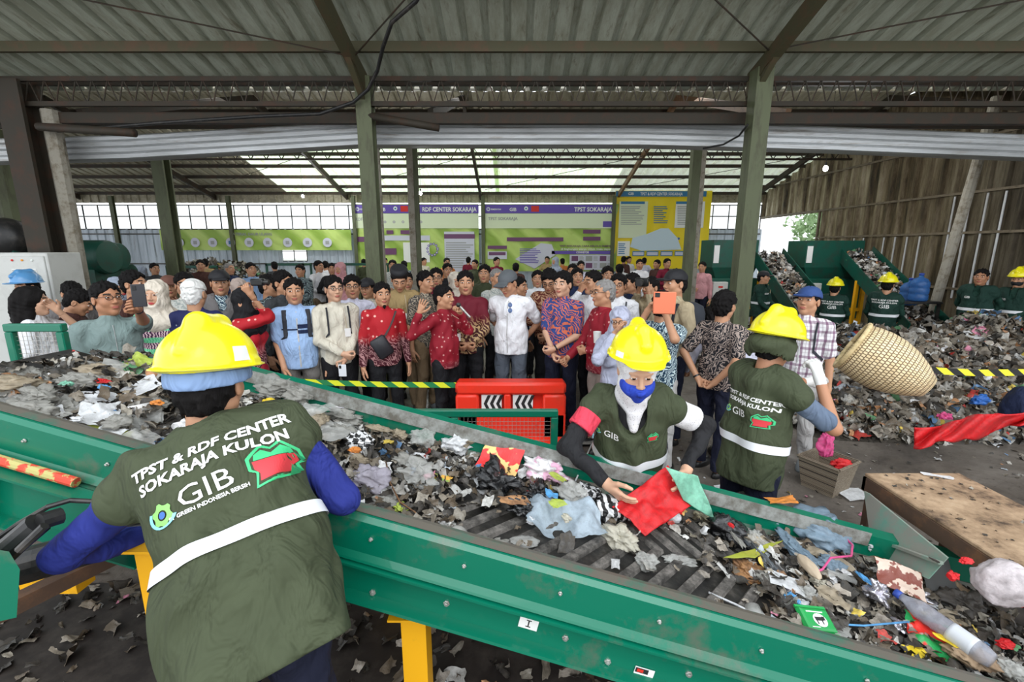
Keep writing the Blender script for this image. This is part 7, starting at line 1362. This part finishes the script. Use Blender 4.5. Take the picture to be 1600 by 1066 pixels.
# deck that widens the upper end of the conveyor
MB().box(-1.74, -1.02, VF-.01, .92, WB-.03, WB-.004).build('feed_deck', m_green, conv)
# bamboo basket shaken out by the worker, and the square basket on the floor
m_bam = mat('bamboo_weave', (.6, .5, .3), .6); g = NG(m_bam); v = g.co(); 
uvn = g.n.new('ShaderNodeUVMap'); q = g.n.new('ShaderNodeTexBrick'); q.inputs['Scale'].default_value = 1; q.inputs['Brick Width'].default_value = .017; q.inputs['Row Height'].default_value = .022; q.inputs['Mortar Size'].default_value = .0026; q.inputs['Color1'].default_value = (.66, .52, .30, 1); q.inputs['Color2'].default_value = (.78, .66, .42, 1); q.inputs['Mortar'].default_value = (.16, .10, .05, 1); g.l.new(uvn.outputs[0], q.inputs['Vector'])
g.col(g.mix(g.ramp(g.noise(v, 9, 4), BW(.45, .7)), q.outputs[0], (.42, .32, .18), 'MULTIPLY') if False else q.outputs[0]); g.bump(q.outputs['Fac'], -.8, .01)
def revolve(prof, n, parent, name, m, sq=0.0):
    V = []; F = []; UV = []; K = len(prof); s_ = [0]
    for i in range(1, K): s_.append(s_[-1]+math.hypot(prof[i][0]-prof[i-1][0], prof[i][1]-prof[i-1][1]))
    for i, (r, z) in enumerate(prof):
        for j in range(n+1):
            a = 2*math.pi*j/n; V.append((r*math.cos(a), r*math.sin(a), z))
    for i in range(K-1):
        for j in range(n): F.append((i*(n+1)+j, i*(n+1)+j+1, (i+1)*(n+1)+j+1, (i+1)*(n+1)+j)); UV += [(j/n, s_[i]), ((j+1)/n, s_[i]), ((j+1)/n, s_[i+1]), (j/n, s_[i+1])]
    o = mesh_obj(name, V, F, m, parent, True); uv = o.data.uv_layers.new(name='UVMap'); uv.data.foreach_set('uv', [c for u in UV for c in u]); return o
a = at_y(1340, 545, 2.62); b = at_y(1462, 612, 2.40); t = thing('bamboo_basket', 'conical woven bamboo basket held up and tipped over by the worker', 'basket', tuple(a)); t.rotation_mode = 'QUATERNION'; t.rotation_quaternion = (b-a).to_track_quat('Z', 'Y'); L = (b-a).length
pr = [(.170, -.03), (.185, .02), (.195, .10), (.190, .18), (.165, .27), (.12, .36), (.07, .43), (.02, L+.01), (.001, L+.015)]; pr = [(r*.86, z*L/.47) for r, z in pr]
o = revolve(pr, 40, t, 'basket_body', m_bam); s_ = o.modifiers.new('thickness', 'SOLIDIFY'); s_.thickness = .008
o = MB(); o.tube([(.148*math.cos(x), .148*math.sin(x), -.03) for x in np.linspace(0, 2*math.pi, 33)], .013, 8).build('rim', mat_dirty('bamboo_rim', (.62, .48, .26), (.25, .2, .08), .8, 20, .6), t, True)
q_ = at_y(1318, 662, 3.35); t = thing('bamboo_basket', 'dark square woven basket standing on the floor behind the worker arm', 'basket', (q_.x, 3.45, 0)); m_wov = mat('dark_weave', (.2, .16, .11), .8); g = NG(m_wov); q2 = g.n.new('ShaderNodeTexBrick'); q2.inputs['Scale'].default_value = 30; q2.inputs['Color1'].default_value = (.22, .17, .12, 1); q2.inputs['Color2'].default_value = (.30, .25, .18, 1); q2.inputs['Mortar'].default_value = (.03, .025, .02, 1); q2.inputs['Mortar Size'].default_value = .03; g.l.new(g.mp(g.co(), (1, 1, 1), (math.pi/2, 0, 0)), q2.inputs['Vector']); g.col(q2.outputs[0])
mb = MB(); mb.rings([[(-w_, -w_, z), (w_, -w_, z), (w_, w_, z), (-w_, w_, z)] for w_, z in ((.12, 0), (.155, .26), (.145, .26), (.11, .02))]); mb.build('basket_body', m_wov, t); MB().tube([(-.155, -.155, .26), (.155, -.155, .26), (.155, .155, .26), (-.155, .155, .26), (-.155, -.155, .26)], .012, 6).build('rim', m_wov, t)
t.rotation_euler = (0, 0, .5)
loose('plastic_bag', 'bright pink plastic bag on the dark square basket', 'bag', (q_.x-.06, 3.42, .30), .14, .12, .26, 'pink', 120); loose('plastic_bag', 'red plastic bag hanging from the dark square basket', 'bag', (q_.x+.02, 3.34, .24), .16, .08, .10, 'red', 121)
loose('plastic_bag', 'navy blue full sack at the right edge of the waste heap', 'bag', at_y(1592, 662, 3.6), .30, .30, .42, solid('sack_navy', (.012, .018, .05)), 122, amp=.08)
loose('plastic_bag', 'blue plastic bag low in the big waste heap', 'bag', at_y(1530, 632, 4.35), .22, .12, .14, mat_film('film_royal', (.03, .16, .55), .97, .3, .1), 123, amp=.3); loose('film_wad', 'pink printed film in the big waste heap above the tape', 'bag', at_y(1475, 655, 4.28), .0001+.16, .1, .1, 'pink', 124, amp=.3)
for lb, px, py in (('white plastic sheet lying on the floor left of the worktable', 1335, 772), ('folded white paper on the floor behind the far rail', 1144, 768)): p = at_z(px, py, .02); loose('plastic_sheet', lb, 'plastic sheet', p, .22, .2, .02, 'white', px, kind='sheet', amp=.08)
p = at_z(1228, 790, .75); loose('packet', 'orange and red torn packet on the far rail right of the worker', 'packet', belt_w(1222, 783, .16), .14, .06, .02, 'orange', 130, kind='sheet', amp=.2)
tw = at_z(1480, 745, .757); loose('paper_scrap', 'crumpled white paper strip on the plywood table', 'paper', at_z(1465, 744, .762), .13, .035, .02, 'white', 131, (0, 0, -.4), 'sheet', .2)
loose('plastic_sheet', 'round white plate on the floor behind the woman sleeve', 'plate', at_z(915, 690, .05), .16, .14, .02, 'grey', 132, kind='sheet', amp=.03)
# water jugs by the ribbed wall
def jug(px, py, y, lab):
    c = at_y(px, py, y); t = thing('water_jug', lab, 'water jug', (c.x, y, c.z-.24)); m_j = mat_film('jug_blue', (.05, .18, .50), .8, .08, .2)
    MB().lathe([(.001, 0), (.12, .005), (.135, .03), (.135, .10), (.125, .115), (.135, .13), (.135, .21), (.125, .225), (.135, .24), (.130, .31), (.09, .37), (.035, .395), (.032, .44), (.001, .44)], 20).build('jug_body', m_j, t, True); MB().lathe([(.034, .425), (.036, .46), (.001, .465)], 14).build('jug_cap', mat('cap_plastic_blue', (.03, .07, .35), .3), t, True); return c
c = jug(1437, 448, 7.6, 'large blue water jug against the ribbed wall'); c2 = jug(1421, 455, 7.8, 'blue water jug partly behind the larger one')
t = thing('water_stand', 'dark stand carrying the two blue water jugs', 'stand', (c.x, 7.7, 0)); MB().box(-.45, .35, -.2, .25, c.z-.28, c.z-.245).build('top', m_blackst, t)
for x in (-.42, .3): MB().box(x, x+.04, -.18, -.14, 0, c.z-.28).build('leg', m_blackst, t)
# white switch box by the foreground leg
q_ = at_y(300, 1030, .98); t = thing('switch_box', 'white switch box beside the foreground worker and the yellow leg', 'box', (q_.x, 1.02, 0)); MB().box(-.06, .07, -.05, .06, q_.z-.12, q_.z+.03, .006).build('case', m_cab, t, auto=30); MB().box(-.045, .055, -.054, -.05, q_.z-.11, q_.z-.0, .003).build('cover', m_white, t); MB().box(-.02, .02, -.02, .02, 0, q_.z-.12).build('stand', m_yellow, t)
